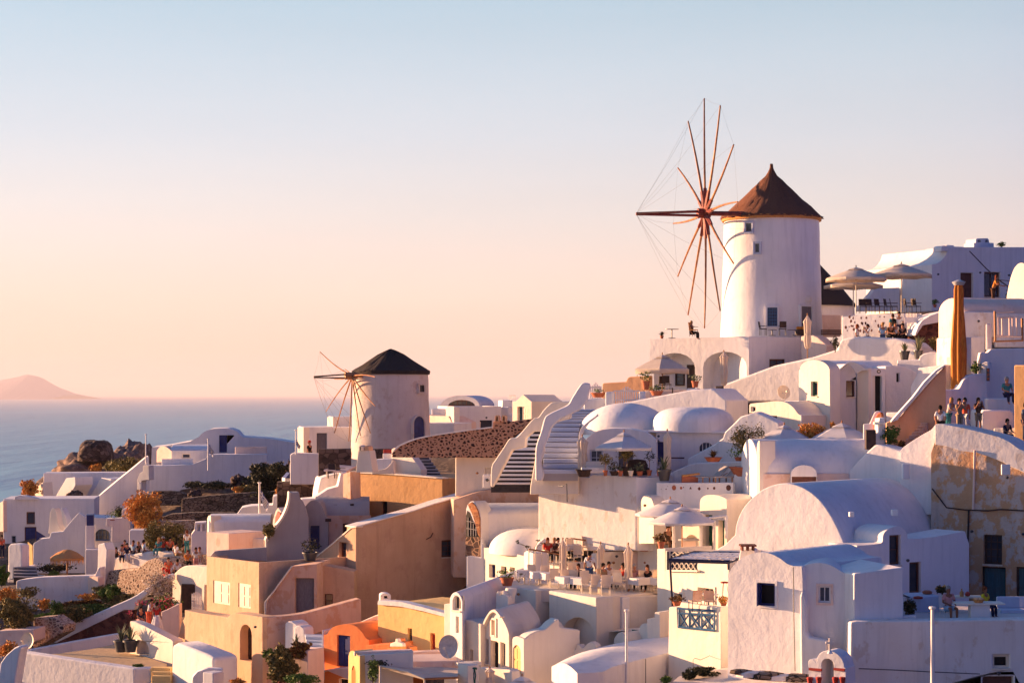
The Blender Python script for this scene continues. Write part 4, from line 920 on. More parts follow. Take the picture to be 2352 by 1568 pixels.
# terrace above with chairs
block('terrace_slab',Rct(340,1330,935,1150),128,20,8,'white2',label='white edge of the upper terrace under the brown chairs',cat='terrace')
umbrella(500,425,925,670,129,'cream parasol in front of another one above the perforated wall',group='parasols on the mill terrace',rot=.3,hfac=.30,polem='cpaint')
umbrella(470,540,935,620,133,'low cream parasol half hidden behind another near the thatched hut',group='parasols on the mill terrace',rot=.6,hfac=.22,polem='cpaint')
umbrella(1000,385,915,670,130,'cream parasol with bluish top beside the flat-roofed house',group='parasols on the mill terrace',rot=.1,hfac=.30,polem='cpaint')
bc=chair('wicker_chair','dwood','dwood','','chair',.95,True)
for i,(x,lb)in enumerate(((575,'brown wicker chair nearest the thatched hut'),(660,'second brown wicker chair behind the perforated wall'),(760,'brown wicker chair under the parasol pole'),(860,'brown wicker chair behind the standing woman in white'),(920,'brown wicker chair behind the picket gate post'),(1075,'brown wicker chair beside the thick parasol pole'),(1165,'large brown wicker chair farthest from the hut'))):
 place(bc,x,925,127.6,radians(20*i),lb,'wicker chairs on the mill terrace')
# upper right house
r=house('flat_roofed_house','large white flat-roofed house at the top with two dark doors','house',1900,870,138)
block('wall',[(1335,900),(1335,385),(1380,378),(1430,350),(1470,310),(1500,262),(1520,200),(1560,196),(2500,196),(2500,900)],134,-26,7.5,'white',root=r,holes=[H(1655,1790,480,750,k='d',m='rwood',rec=.25),H(1915,2090,472,745,k='w',m='rwood',pm='glass',rec=.25,g=(2,1))],bevel=.05)
block('wing',[(1110,900),(1110,470),(1110,380),(1330,378),(1330,900)],140,-20,4.5,'white',root=r,bevel=.05)
block('hip_roof',[(1110,380),(1180,330),(1290,270),(1410,225),(1440,222),(1440,380)],146,52,3,'pinkw',root=r,bevel=.02)
block('scroll',catm([(1440,240),(1445,195),(1470,178),(1500,182),(1520,205),(1515,240)],4),134.2,-26,.9,'white',root=r,bevel=.03)
block('roof_box',Rct(1498,1580,172,215),136,-26,.8,'white',root=r,bevel=.03)
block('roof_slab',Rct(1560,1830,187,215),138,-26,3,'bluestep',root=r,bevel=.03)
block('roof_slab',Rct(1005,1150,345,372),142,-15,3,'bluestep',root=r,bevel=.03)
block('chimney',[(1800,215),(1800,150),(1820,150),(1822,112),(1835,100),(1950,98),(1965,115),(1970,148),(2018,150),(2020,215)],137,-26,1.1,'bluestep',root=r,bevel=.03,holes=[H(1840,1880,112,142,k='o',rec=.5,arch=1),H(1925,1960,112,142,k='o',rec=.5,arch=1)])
for x,y,l in((1405,495,'round dark wall lamp left of the two dark doors on the top house'),(1868,476,'round dark wall lamp between the two dark doors of the top house'),(2185,505,'small brown wall lamp past the second door of the top house')):
 lamp(x,y,133.2+(x-1335)*.0028,l.replace(' left of',' before'),group=None)
block('parapet_wall',[(540,900),(560,850),(720,650),(985,640),(985,900)],136,-16,.8,'white',label='grey shaded wall with a slanted end behind the two parasols',cat='wall')
block('parapet_wall',[(985,900),(970,640),(965,540),(1040,560),(1110,620),(1150,900)],137,44,.7,'white',label='sunlit curved wall behind the second parasol pole',cat='wall')
# branch + woman on balcony
r=empty('bare_branch',P(1750,240,131),'bare branch leaning against the top house','branch')
MB().tube([(0,0,0),(1.1,-.2,-1.2),(1.9,-.3,-1.95),(2.5,-.4,-2.4),(2.9,-.4,-3.6)],.035,.05,5).build('stem','dwood',r)
MB().tube([(1.9,-.3,-1.95),(2.6,-.3,-2.0),(3.1,-.3,-1.7)],.03,.015,5).build('twig','dwood',r)
leaves(MB(),(2.7,-.3,-3.2),(.5,.3,.6),160,.09,seed=4).build('foliage','leaf',r)
block('arched_wall',[(2155,780),(2160,730),(2180,620)]+catm([(2180,620),(2205,520),(2240,430),(2275,385),(2310,368),(2345,372),(2380,400),(2440,470)],4)[1:]+[(2440,780)],118,58,3,'cream',x0=2440,label='glowing cream arched wall at the top edge near the orange-haired woman',cat='wall')
r=house('vault_house','old house with pinkish vaulted roof and stained wall above the terrace steps','house',1900,1180,112)
barrel('roof',1690,2460,750,895,1250,114,-8,4.2,'pinkw',r)
block('wall',Rct(1690,2060,905,1190),113.6,-8,.3,'white2',root=r)
lamp(1850,1010,113.2,'dark wall lamp on the stained wall beneath the pinkish vault')
# wooden garden gate structure
r=empty('garden_gate',P(2180,1240,110),'weathered wooden gate frame with open slats beneath the pinkish vault','gate')
L=r.location
def bar(root,a,b,w,m,nm,D):MB().tube([P(*a,D)-L,P(*b,D)-L],w,w,4).build(nm,m,root)
bar(r,(2030,900),(2035,1230),.07,'wood','post',110); bar(r,(2330,980),(2335,1230),.07,'wood','post',110); bar(r,(2030,915),(2240,905),.05,'pinkw','rail',110); bar(r,(2040,1175),(2335,1180),.06,'pinkw','rail',110)
for x in(2070,2110,2190,2225,2270):bar(r,(x,975),(x+3,1170),.045,'pinkw','slat',110)
bar(r,(2065,975),(2240,970),.045,'pinkw','rail',110); bar(r,(2020,1235),(2345,1225),.05,'wood','rail',110)
block('garden_wall',Rct(2040,2500,930,1300),112.3,-6,.3,'white2',label='plain stained wall behind the wooden gate frame',cat='wall')
block('wall',[(1700,1620),(1700,1185),(1715,1180),(1925,1180),(1925,1620)],112,-20,3,'white2',label='shaded wall beside the wrapped ochre parasol',cat='wall')
block('wall',[(1925,1330),(1928,1050),(1940,1035),(1952,1050),(1955,1270),(1955,1330)],110.5,40,.5,'white',label='thin sunlit wall end below the wooden gate frame',cat='wall')
# red rock under a curved vault
r=house('grotto','dark red stone grotto under a curved white lip behind the wrapped parasol','grotto',1350,1350,122)
block('rock_face',[(1150,1400),(1155,1150),(1240,1055),(1540,1000),(1700,985),(1700,1400)],122,-10,3,'redstone',root=r,sm=20)
block('lip',[(1150,1160),(1190,1060),(1235,1000),(1320,950),(1420,915),(1570,885),(1700,875),(1700,985),(1540,1002),(1240,1058),(1160,1175)],121.6,-10,2.2,'white',root=r)
# wrapped tall parasol
closed_umbrella(1632,590,2060,107.5,'very tall wrapped ochre parasol with a grey cap',wpx=120,mat='gold',foot=.02,prof=[(1.15,0),(1.3,.12),(1.22,.3),(1.28,.5),(1.1,.62),(.95,.72),(.8,.8),(.78,.95),(.6,.99),(0,1)])
T(10); r=bpy.data.objects['closed_parasol']; MB().lathe([(.0,0),(.38,-.16),(.30,-.3),(.26,-.34)],n=12).build('cap','gmetal',r,smooth=40,loc=None).location=(0,0,P(0,548,107.5).z-r.location.z)
block('pier',[(1490,2100),(1490,1410),(1525,1400),(1540,1020),(1560,840),(1590,790),(1600,2100)],108.6,52,.5,'cream',label='cream pier against which the wrapped ochre parasol stands',cat='pier')
block('pier',[(1690,2100),(1685,1190),(1712,1185),(1712,2100)],108.2,52,.5,'cream',label='slim sunlit pier behind the wrapped ochre parasol',cat='pier')
T(11)
# right terrace
block('wall',[(1310,900),(1310,330),(1640,320),(1655,290),(1690,220),(1740,170),(1800,153),(1885,148),(1950,148),(1950,900)],106,-22,.6,'white',label='shaded scalloped wall behind the five people on the ledge',cat='wall',bevel=.08)
block('wall',[(1252,900),(1250,335),(1308,328),(1310,900)],105.9,55,.5,'white',label='bright narrow end of the scalloped wall',cat='wall')
block('wall',[(1870,900),(1868,0),(1880,-85),(1925,-90),(1935,-65),(1990,-120),(2060,-125),(2480,-135),(2480,900)],108.5,-8,.5,'white',label='tall shaded terrace wall behind the seated man in teal',cat='wall',bevel=.08)
block('wall',[(1870,160),(1870,60)]+arc(1870,60,1960,30,25,6)[1:]+[(1960,160)],107.6,40,.4,'white',label='small bright rounded wall end above the scalloped wall',cat='wall')
r=empty('black_lantern',P(1955,230,107),'black lantern fixed on the terrace wall by the man in teal','lantern'); MB().box((0,0,.35),(.16,.12,.7)).build('lantern_body','metal',r)
for k in range(3):MB().box((0,-.07,.12+.23*k),(.12,.02,.14)).build('glass','terra',r)
block('planter_wall',Rct(1950,2260,420,600),105.5,-8,.5,'white',label='white seat wall with dark niches under the man in teal',cat='wall')
block('seat_wall',[(1890,900),(1890,560),(1910,548),(2200,548),(2240,575),(2260,640),(2260,900)],103,-10,1.6,'white',label='white block bench between the standing woman and the ochre pillar',cat='bench wall',bevel=.12)
block('pillar',[(2243,1000),(2240,62),(2250,55),(2480,55),(2480,1000)],100.5,38,.8,'ochre',label='rough ochre pillar at the edge beside the seated man in teal',cat='pillar')
block('step',Rct(2015,2260,750,860),101.5,30,1.0,'cream',label='low cream step under the man in dark clothes',cat='step')
for x,y in((1990,435),(2010,500)):pass
# ruin building
r=house('old_building','old building with flaking ochre plaster and teal doors under a whitewashed band','building',1800,1800,97)
band=[(1372,930),(1370,715)]+catm([(1370,715),(1400,702),(1500,712),(1750,762),(2000,825),(2100,855),(2200,905),(2290,970),(2352,1000),(2480,1080)],4)[1:]+[(2480,1310),(2352,1235),(2230,1185),(2110,1120),(1970,1065),(1830,1020),(1650,1000),(1500,950)]
block('whitewash_band',band,96,31,2.4,'white2',root=r,x0=1330,bevel=.10,sm=50)
T(13); o_=(1862-1862,(826.9-1102.5)*4.8)
body=[(1325,2000),(1328,-300),(1372,-430),(1500,-450),(1650,-400),(1830,-380),(1970,-335),(2110,-280),(2230,-215),(2352,-165),(2480,-90),(2480,2000)]
block('wall',body,96.05,31,7,'ruin',root=r,x0=1330,bevel=0,holes=[H(1905,2110,600,925,m='dwood',pm='glass',rec=.3,g=(3,4)),H(1885,2150,955,1420,k='d',m='teal',rec=.3,fr='dwood'),H(2265,2420,955,1420,k='d',m='teal',rec=.3,fr='dwood')])
L=r.location; T(13)
q=MB().tube([Plane(1330,96,31).xyz(*Plane(1330,96,31).uz(1815,-330),-.06),Plane(1330,96,31).xyz(*Plane(1330,96,31).uz(1795,320),-.06)],.06,.05,6); q.build('drain_pipe','pinkw',r,loc=L)
q=MB().tube([Plane(1330,96,31).xyz(*Plane(1330,96,31).uz(a,b),-.03)for a,b in((1340,90),(1500,300),(1700,325),(1960,335),(2100,320),(2352,335))],.035,.035,5); q.build('cable','dwood',r,loc=L)
q=MB().tube([Plane(1330,96,31).xyz(*Plane(1330,96,31).uz(a,b),-.04)for a,b in((1745,330),(1735,700),(1735,1200))],.05,.05,5); q.build('drain_pipe','dwood',r,loc=L)
T(11); r=tag(MB().box((0,0,0),(.42,.14,.5)).build('junction_box','wpaint',bevel=.03),'white junction box on the flaking old building','box'); r.location=P(2150,1205,93.2)
lamp(2165,1290,93.1,'dark hanging lamp beneath the white junction box'); T(13); lamp(1775,560,94.0,'dark wall lamp between the big vault and the old window'); lamp(2340,590,92.5,'dark wall lamp at the edge past the old window')
# saddle roofs
T(11)
block('saddle_wall',[(385,1700),(382,1280)]+catm([(382,1280),(400,1240),(480,1150),(600,1030),(680,955),(710,935),(760,932),(870,955),(980,990),(1040,1020),(1040,1060)],4)[1:]+[(1040,1700)],97.5,36,1.2,'white',label='pink-lit humped wall in front of the orange stair wall',cat='wall',bevel=.16)
block('saddle_wall',[(985,1700),(988,1000)]+catm([(988,1000),(1020,960),(1120,890),(1250,810),(1330,765),(1372,712)],4)[1:]+[(1372,1700)],96.3,36,1.0,'white',label='pink-lit wall sweeping up to the whitewashed band',cat='wall',bevel=.16)
r=tag(MB().box((0,0,0),(.35,.35,.75)).build('vent_stub','white',bevel=.05),'small white vent stub on the humped wall','vent'); r.location=P(1048,1225,96.6)
# orange stair wall
block('stair_wall',[(830,1100),(835,690),(900,665),(1000,620),(1180,400),(1320,240),(1490,62),(1490,1100)],105,8,.6,'peach',x0=1490,label='peach-orange stair wall rising to the wrapped parasol',cat='wall',bevel=.03)
block('coping',[(880,690),(890,668),(985,560),(1130,400),(1250,240),(1380,110),(1480,45),(1495,60),(1400,128),(1270,270),(1150,420),(1000,600),(960,660)],104.6,8,1.1,'white',x0=1490,label='white coping along the orange stair wall',cat='coping',bevel=.05)
r=house('stairway','ochre steps climbing beside the orange wall','stairs',1180,860,103)
steps(r,[(1050,900),(1240,690)],[(1180,900),(1300,690)],102,104.5,6,'pinktan','pinktan',.3)
block('white_wall',[(1100,700),(1100,290),(1180,140),(1182,85),(1480,48),(1480,700)],108.5,44,.6,'white',label='sunlit white wall between the door tower and the stair coping',cat='wall')
block('landing_wall',Rct(830,1110,575,720),106.5,40,2.5,'white',label='low white landing below the black door',cat='wall')
# ================= mill platform and the arches =================
T(9)
r=house('arcade_house','pink-lit building with two open arches under the tall windmill','building',900,1390,131)
block('wall',[(400,1500),(400,797),(1495,768),(1495,1500)],129,36,10,'white',root=r,holes=[H(450,900,950,1460,k='o',rec=1.5,arch=.62),H(990,1490,936,1460,k='o',rec=1.4,arch=.62)][:1]+[H(990,1470,936,1460,k='o',rec=1.4,arch=.62)],side=[],bevel=.05)
block('wing',Rct(1497,2068,768,1500),129.05,-30,9,'white',root=r,holes=[H(1722,1892,1018,1140,m='rwood',pm='bglass',rec=.15,g=(2,2),fw=.10)],bevel=.03)
pl=Plane(1495,129,36)
def inset_opening(root,pl,rec,x0,x1,yt,yb,k,m,g=(2,3),pm='bglass',fr=None,shift=0):
 q=Plane.__new__(Plane); q.phi=pl.phi; q.e=pl.e; q.d=pl.d; q.A=pl.A+pl.d*rec
 h=H(x0,x1,yt,yb,k=k,m=m,g=g,pm=pm,rec=.0,fw=.09)
 if fr:h['fr']=fr
 fill_opening(root,q,h,opening_poly(q,h))
inset_opening(r,pl,1.5,690,790,1120,1310,'w','dwood',(1,4)); inset_opening(r,pl,1.5,815,905,1080,1440,'d','dwood')
inset_opening(r,pl,1.4,1330,1492,1040,1400,'d','gdoor',fr='rwood')
lamp(1400,975,129.6,'small dark lamp inside the wider arch')
block('side_wall',[(2065,1500),(2068,765),(2200,755),(2250,775),(2352,860),(2352,1500)],127.5,46,1.0,'pinkw',label='pinkish parapet stepping down beside the closed parasol by the mill',cat='wall',x0=2352)
umbrella(540,975,1400,625,125.5,'square-looking cream parasol in front of the left-hand arch'.replace('left-hand arch','first open arch'),rot=.35,hfac=.42,val=.34,n=6)
closed_umbrella(1218,930,1320,123.5,'closed pale parasol in front of the wider arch',wpx=80,mat='cloth',foot=.03)
closed_umbrella(2140,525,1010,122.5,'closed pink-lit parasol in front of the grey mill door',wpx=78,mat='cloth',foot=.22)
# on the roof terrace
person(868,742,130.5,'sitback',60,'black','black','blond','blond-haired person in black sitting on a chair at the edge of the mill roof',scale=.95,longh=True)
wc=chair('deck_chair','straw','rwood','','chair',.95,True)
place(wc,885,770,130.2,radians(60),'wooden chair carrying the blond person on the mill roof')
cc=chair('black_chair','dwood','metal','','chair',.95,True)
place(cc,1650,758,133.5,radians(70),'black chair with red seat edge under the barred mill window','black chairs by the mill')
place(cc,1865,758,133,radians(180),'black square chair seen from behind near the mill door','black chairs by the mill')
ct=table('side_table','small black table between the two black chairs at the mill','metal','metal',.6,.5,.4); ct.location=P(1750,760,133)
ct2=table('side_table','low dark table by the mill door and closed parasol','dwood','metal',1.1,.6,.38); ct2.location=P(2010,758,133)
r2=empty('ottoman',P(2075,757,132.5),'ochre cushioned stool behind the closed parasol near the mill door','stool'); MB().box((0,0,.2),(.7,.5,.4)).build('frame','dwood',r2,bevel=.03); MB().box((0,0,.5),(.68,.48,.2)).build('cushion','gold',r2,bevel=.05)
ct3=table('bistro_table','thin round bistro table at the edge of the mill roof','metal','metal',.95,.95,.62,round_=True); ct3.location=P(645,788,131)
potted(535,792,131.5,'small leafy plant at the outer corner of the mill roof',pw=.25,ph=.2,kind='spike',fw=.9,fh=.45,mat='dbush',n=26,seed=4)
# picket gates and ochre wall
T(8)
block('ochre_wall',[(460,500),(465,260),(490,250),(725,238),(745,195),(770,182),(985,170),(990,500)],127,30,.5,'peach',label='peach coloured parapet wall behind the picket gates',cat='wall',bevel=.06)
picket(330,460,245,430,125,10,7,'small white picket gate at the head of the blue stairs',peak=.35)
picket(590,880,285,480,121,8,12,'wide white picket gate with a pointed top above the domes',peak=.45)
block('gate_post',[(500,560),(500,350),(590,345),(590,560)],121.5,12,.5,'white',label='white post between the two picket gates',cat='post')
block('gate_post',[(870,500),(870,345),(935,343),(935,500)],121.3,12,.5,'white',label='white post beside the wide picket gate',cat='post')
block('low_wall',[(920,560),(930,340),(1100,330),(1400,330),(1400,560)],123.5,25,.4,'pinkw',label='low rosy wall before the first open arch',cat='wall')
potted(945,325,123,'potted geranium on the wall beside the first open arch',pw=.5,ph=.55,fw=.85,fh=.7,mat='leaf',seed=5,n=200)
potted(420,410,124.2,'flower box by the small picket gate',pw=.9,ph=.3,fw=.9,fh=.35,mat='leaf',seed=6,n=90)
potted(1065,390,122.6,'wide bowl of greenery under the cream parasol',pw=.8,ph=.3,fw=.9,fh=.4,mat='leaf',seed=7)
potted(1490,300,122.5,'potted plant with pale leaves between the two open arches',pw=.45,ph=.4,fw=.85,fh=.5,mat='agave',seed=8)
tc_=chair('dark_chair','dwood','dwood','','chair',1.0,False); place(tc_,1110,350,125,radians(200),'dark chair inside the first open arch','chairs by the arches'); place(tc_,1180,345,124.6,radians(160),'reddish dark chair beside the parasol pole','chairs by the arches')
t_=table('table','small white-topped table beneath the cream parasol','wpaint','dwood',.8,.8,.5); t_.location=P(1240,385,122.5)
block('block',Rct(1395,1515,310,400),122,20,.8,'white',label='low white block under the pale potted plant',cat='block')
# sunlit sloping wall over the domes
block('sloping_wall',[(560,640),(600,520),(700,465),(760,458),(1200,372),(1450,325),(1665,312),(1700,325),(1812,425),(1835,440),(1835,760),(560,760)],117,33,3.0,'white',label='pink-lit sloping wall between the picket gates and the domes',cat='wall',bevel=.1)
block('dark_door',Rct(1710,1790,285,420),120,30,.3,'dwood',label='dark opening at the foot of the closed parasol by the arches',cat='hatch')
# two domes
r=house('domed_house','white domed house with fan window behind the parasol terrace','house',1300,1250,112)
dome('dome',720,815,1040,345,116,3.4,root=r,p=1.0)
dome('dome',1475,790,915,275,112.5,2.3,root=r,p=.62)
block('cornice',[(900,792),(905,778),(1200,776),(1840,782),(1860,800),(1840,812),(1240,800),(1100,800)],110.2,8,4.3,'white',root=r,bevel=.05)
block('wall',[(1060,1300),(1060,800),(1850,800),(1850,1300)],110.4,8,4,'white',root=r,holes=[H(1532,1690,905,1010,m='white',pm='glass',rec=.2,arch=1,g=(4,1),fw=.03),H(1062,1142,900,1120,k='d',m='blue',rec=.2)],bevel=.05,x0=1850)
block('pipe',Rct(1225,1370,1070,1085),109.9,8,.08,'rwood',label='brown rail under the fan window',cat='rail',bevel=0)
lamp(1085,835,109.8,'small brown lamp under the cornice beside the wrapped parasol')
r=house('facade','lilac shaded vaulted house front behind the open cream parasol','house',640,1280,108)
block('wall',[(215,1330),(220,1000),(260,900)]+catm([(260,900),(320,840),(430,775),(600,752),(800,765),(950,800),(1062,880)],4)[1:]+[(1062,1330)],108.6,6,3.4,'white',root=r,x0=1062,holes=[H(330,475,985,1165,m='bluestep',pm='bglass',rec=.2,g=(2,2)),H(645,805,985,1250,k='d',m='gdoor',rec=.25)],bevel=.08)
block('wall',[(195,1340),(195,905),(215,890),(215,1340)],108,45,.4,'white',label='narrow bright wall end beside the foot of the blue stairs',cat='wall',bevel=.03)
# slanting garden walls
block('slanting_wall',[(1400,1330),(1402,1090),(1420,1075),(1700,925),(1790,860),(1815,790),(1900,710),(1960,650),(1990,620),(2160,570),(2240,600),(2420,690),(2420,1330)],106.5,30,.9,'white',label='large lilac wall slanting up behind the flowering tree',cat='wall',bevel=.10)
block('slanting_wall',[(1200,1400),(1205,1250),(1260,1220),(1440,1140),(1500,1130),(2090,1115),(2090,1400)],105.6,28,.6,'white',label='lower slanting wall behind the two loungers',cat='wall',bevel=.08)
potted(1690,1120,104,'bowl of red-tipped succulents on the slanting wall',pw=.9,ph=.25,kind='spike',fw=1.1,fh=.6,mat='bronze',n=50,seed=9)
potted(1975,1110,104,'trailing plant on the slanting wall beside the tree',pw=.5,ph=.2,fw=1.3,fh=.5,mat='leaf',seed=10)
tree(2090,1225,103.8,400,545,'small flowering oleander tree in a terracotta planter',('olive','wflower'),n=3600,s=.055,trunkf=.30,seed=11,name='oleander_tree',lean=-.15)
r=empty('planter',P(2070,1278,103.6),'terracotta planters around the foot of the oleander tree','planter'); MB().lathe([(.7,0),(.95,.42),(1.0,.42),(1.0,.5),(.85,.5),(.8,.4),(0,.4)],n=24,sy=.6).build('bowl','terra',r,smooth=40); MB().lathe([(.3,0),(.36,.5),(0,.5)],c=(.95,0,.2),n=14).build('pot','terra',r,smooth=40)
block('pedestal',[(1912,1600),(1915,1275),(1935,1245),(2060,1240),(2075,1255),(2075,1280),(2170,1280),(2170,1600)],103,20,1.2,'white',label='white curved pedestal under the terracotta planters',cat='pedestal',bevel=.08)
# lounge terrace
block('perforated_parapet',[(1060,1700),(1062,1345),(1210,1350),(1390,1350),(1905,1348),(1910,1700)],102.5,24,.35,'white',label='low parapet pierced with triangles and discs below the loungers',cat='wall',x0=1910,bevel=.04)
pr_=bpy.data.objects['perforated_parapet']; pl=Plane(1910,102.5,24)
for x,y,n,s in((1115,1420,3,6),(1170,1420,5,8),(1257,1405,12,26),(1335,1408,8,15),(1362,1400,3,10),(1440,1410,3,18),(1535,1415,4,20),(1630,1412,5,11),(1700,1410,8,15),(1858,1405,9,30),(1188,1390,3,6)):
 u,z=pl.uz(x,y); q=MB(); w=s*99/F/4.8*1.0; ring=[(u+w*sin(2*pi*i/n),z+w*1.15*cos(2*pi*i/n))for i in range(n)]
 q.add([pl.xyz(a,b,-.006)for a,b in ring]+[pl.xyz(a,b,.1)for a,b in ring],[tuple(range(n))]+[(i,(i+1)%n,n+(i+1)%n,n+i)for i in range(n)]); q.build('hole','terra' if 1250<x<1345 else 'rwood',pr_,loc=pr_.location)
def lounger(x,y,D,label):
 r=empty('sun_lounger',P(x,y,D),label,'sun lounger','loungers on the small terrace',rz=radians(-62))
 MB().box((0,-.35,.30),(.62,1.2,.07)).build('seat','slate',r,bevel=.02)
 MB().box((0,.50,.55),(.62,.85,.07),tilt=('X',radians(42))).build('backrest','slate',r,bevel=.02)
 for i in(-1,1):
  for j in(-.85,.2):MB().box((.28*i,j,.13),(.05,.05,.26)).build('leg','wood',r)
  MB().tube([(.28*i,.2,.24),(.28*i,.72,.5)],.025,.025,4).build('brace','wood',r)
lounger(1690,1345,104,'grey-blue sun lounger nearer the folded basket'); lounger(1830,1345,103.6,'grey-blue sun lounger beside the white pedestal')
r=empty('basket',P(1430,1350,104),'low red wooden crate at the end of the lounger terrace','crate'); MB().box((0,0,.17),(.85,.5,.34)).build('crate_body','terra',r,bevel=.03); MB().box((.05,0,.42),(.95,.5,.1),tilt=('Y',-.12)).build('lid','straw',r,bevel=.03)
# parasol terrace wall + pots
block('terrace_wall',[(-240,2100),(-240,1235),(-200,1250),(0,1268),(320,1290),(350,1262),(380,1258),(830,1282),(840,1290),(840,2100)],105,40,5,'white2',label='large stained sunlit wall holding up the parasol terrace',cat='wall',bevel=.08)
block('terrace_wall',[(842,2100),(842,1290),(1080,1288),(1220,1345),(1220,2100)],105,-8,4,'white',label='pink shaded side of the parasol terrace',cat='wall',bevel=.05)
umbrella(705,800,1270,670,105.8,'open cream parasol with ruffled top on the parasol terrace',rot=.4,hfac=.42,val=.16,mat='wcloth',n=6)
closed_umbrella(245,830,1280,106.4,'wrapped cream parasol at the foot of the blue stairs',wpx=105,foot=.05)
closed_umbrella(1182,770,1300,105.4,'wrapped cream parasol beside the blue door',wpx=82,foot=.06)
potted(265,1285,105.9,'black planter at the foot of the wrapped parasol',pw=.85,ph=.4,fw=.2,fh=.1,potm='dwood',seed=12,n=12)
potted(500,1275,105.2,'slim potted shrub before the shaded window',pw=.25,ph=.3,kind='tree',fw=.75,fh=.9,mat='olive',seed=13,n=300)
potted(728,1275,105.3,'round-headed potted olive before the blue doorway',pw=.45,ph=.5,kind='tree',fw=.95,fh=.9,mat='olive',potm='dwood',seed=14,n=500)
potted(880,1275,105.1,'bushy potted succulent beside the rattan seat',pw=.35,ph=.25,fw=.65,fh=.5,mat='agave',seed=15)
potted(985,1272,105.2,'thin twiggy potted plant before the blue door',pw=.28,ph=.3,kind='tree',fw=.6,fh=1.1,mat='dbush',seed=16,n=90)
potted(1150,1330,104.4,'large agave in a tall black pot at the terrace corner',pw=.72,ph=.62,kind='spike',fw=1.5,fh=1.25,mat='agave',potm='metal',n=36,seed=17)
for i,(x,l)in enumerate(((665,'small terracotta pot before the round olive'),(780,'small cream pot beside the round olive'),(1095,'small terracotta pot next to the large agave'))):potted(x,1278,104.9,l,pw=.28,ph=.3,fw=.2,fh=.15,n=20,seed=20+i,mat='agave',potm='terra' if i!=1 else 'cpaint')
potted(600,1272,105.1,'dense dark plant along the terrace edge',pw=.5,ph=.25,fw=.8,fh=.6,mat='dbush',potm='dwood',seed=24)
sofa=empty('rattan_sofa',P(360,1262,106),'white rattan seat with patterned cushion beside the wrapped parasol','sofa'); MB().box((0,0,.25),(1.25,.6,.3)).build('seat','wpaint',sofa,bevel=.05); MB().box((0,.28,.5),(1.25,.12,.45)).build('backrest','wcloth',sofa,bevel=.05)
s2=empty('rattan_sofa',P(855,1270,106),'dark rattan seat with rounded back on the parasol terrace','sofa'); MB().box((0,0,.22),(1.3,.6,.4)).build('seat','dwood',s2,bevel=.05); MB().lathe([(.0,0),(.55,0),(.58,.35),(.45,.62),(.0,.68)],c=(0,.3,.2),n=20,sy=.2).build('backrest','dwood',s2,smooth=50)
# ================= blue stairs =================
T(6)
r=house('blue_stairs','broad blue-shaded white stairs curving up to the picket gates','stairs',1200,1260,108)
steps(r,[(985,1262),(995,1000),(1050,850),(1090,740),(1180,640),(1290,585),(1400,540)],[(1375,1275),(1372,1000),(1378,850),(1400,745),(1470,665),(1560,615),(1660,540)],106.5,121,15,'slate','bluestep',.7)  # shade on the flight is put into the dark risers and blue-grey treads
block('stair_parapet',catm([(905,1330),(903,1170),(910,960),(960,800),(1005,640),(1060,590),(1150,545),(1260,490),(1310,410),(1380,300),(1420,255),(1470,250),(1505,262),(1510,300)],4)+[(1480,440),(1400,545),(1290,600),(1180,650),(1085,740),(1050,850),(1000,960),(965,1130),(1000,1262),(985,1330)],106.2,4,.5,'white',x0=905,label='winding white parapet beside the blue stairs',cat='parapet',bevel=.12)
block('stair_parapet',catm([(1380,1275),(1378,1000),(1386,830),(1410,750),(1480,680),(1560,620),(1590,590)],4)+[(1600,615),(1500,690),(1440,770),(1415,840),(1408,1275)],108.6,4,.5,'white',x0=1378,label='inner curving parapet between the blue stairs and the domes',cat='parapet',bevel=.12)
block('stair_back_wall',[(1440,620),(1440,400),(1480,432),(1740,415),(1750,620)],122.3,6,.5,'white',label='white wall closing the head of the blue stairs',cat='wall')
# ================= black and white stairs =================
r=house('basalt_stairs','straight stairs with dark risers and white nosings','stairs',650,1390,112)
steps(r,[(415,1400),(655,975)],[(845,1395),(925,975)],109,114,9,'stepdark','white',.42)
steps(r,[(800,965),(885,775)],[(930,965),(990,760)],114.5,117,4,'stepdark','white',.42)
block('landing',Rct(650,930,962,985),114.2,5,1.4,'white',root=r,x0=650,bevel=.02)
pa=catm([(410,1400),(418,1180),(460,1100),(560,950),(605,878),(640,855),(700,848),(790,745),(880,645),(935,628),(985,560),(1040,500),(1080,470),(1140,460),(1290,455)],3)
block('stair_parapet',pa+[(1290,640),(1000,720),(985,780),(880,790),(800,860),(795,960),(650,990),(470,1330),(440,1400)],108.8,12,.55,'cream',x0=415,label='stepped cream parapet along the dark striped stairs',cat='parapet',bevel=.10)
block('stair_wall',[(845,1480),(850,1380),(925,960),(990,790),(1000,1000),(960,1130),(1000,1262),(1380,1275),(1380,1480)],106.9,8,.6,'cream',x0=1380,label='cream wall between the striped stairs and the blue stairs',cat='wall',bevel=.06)
block('low_wall',[(20,1500),(22,1068),(480,1072),(480,1500)],119,12,.6,'cream',x0=480,label='cream wall with a little hatch under the pebbled wall',cat='wall',holes=[H(352,420,1185,1330,k='d',m='cpaint',rec=.15)])
lamp(262,1243,117.5,'small ochre lamp on the cream wall under the pebbled wall',m='wood')
r=empty('lantern_box',P(375,1400,110.5),'small white post with a round black lamp at the stair foot','post'); MB().box((0,0,.35),(.5,.4,.75)).build('post_body','white',r,bevel=.04); MB().lathe([(0,-.1),(.12,0),(0,.1)],c=(0,-.24,.42),n=10).build('lamp','metal',r)
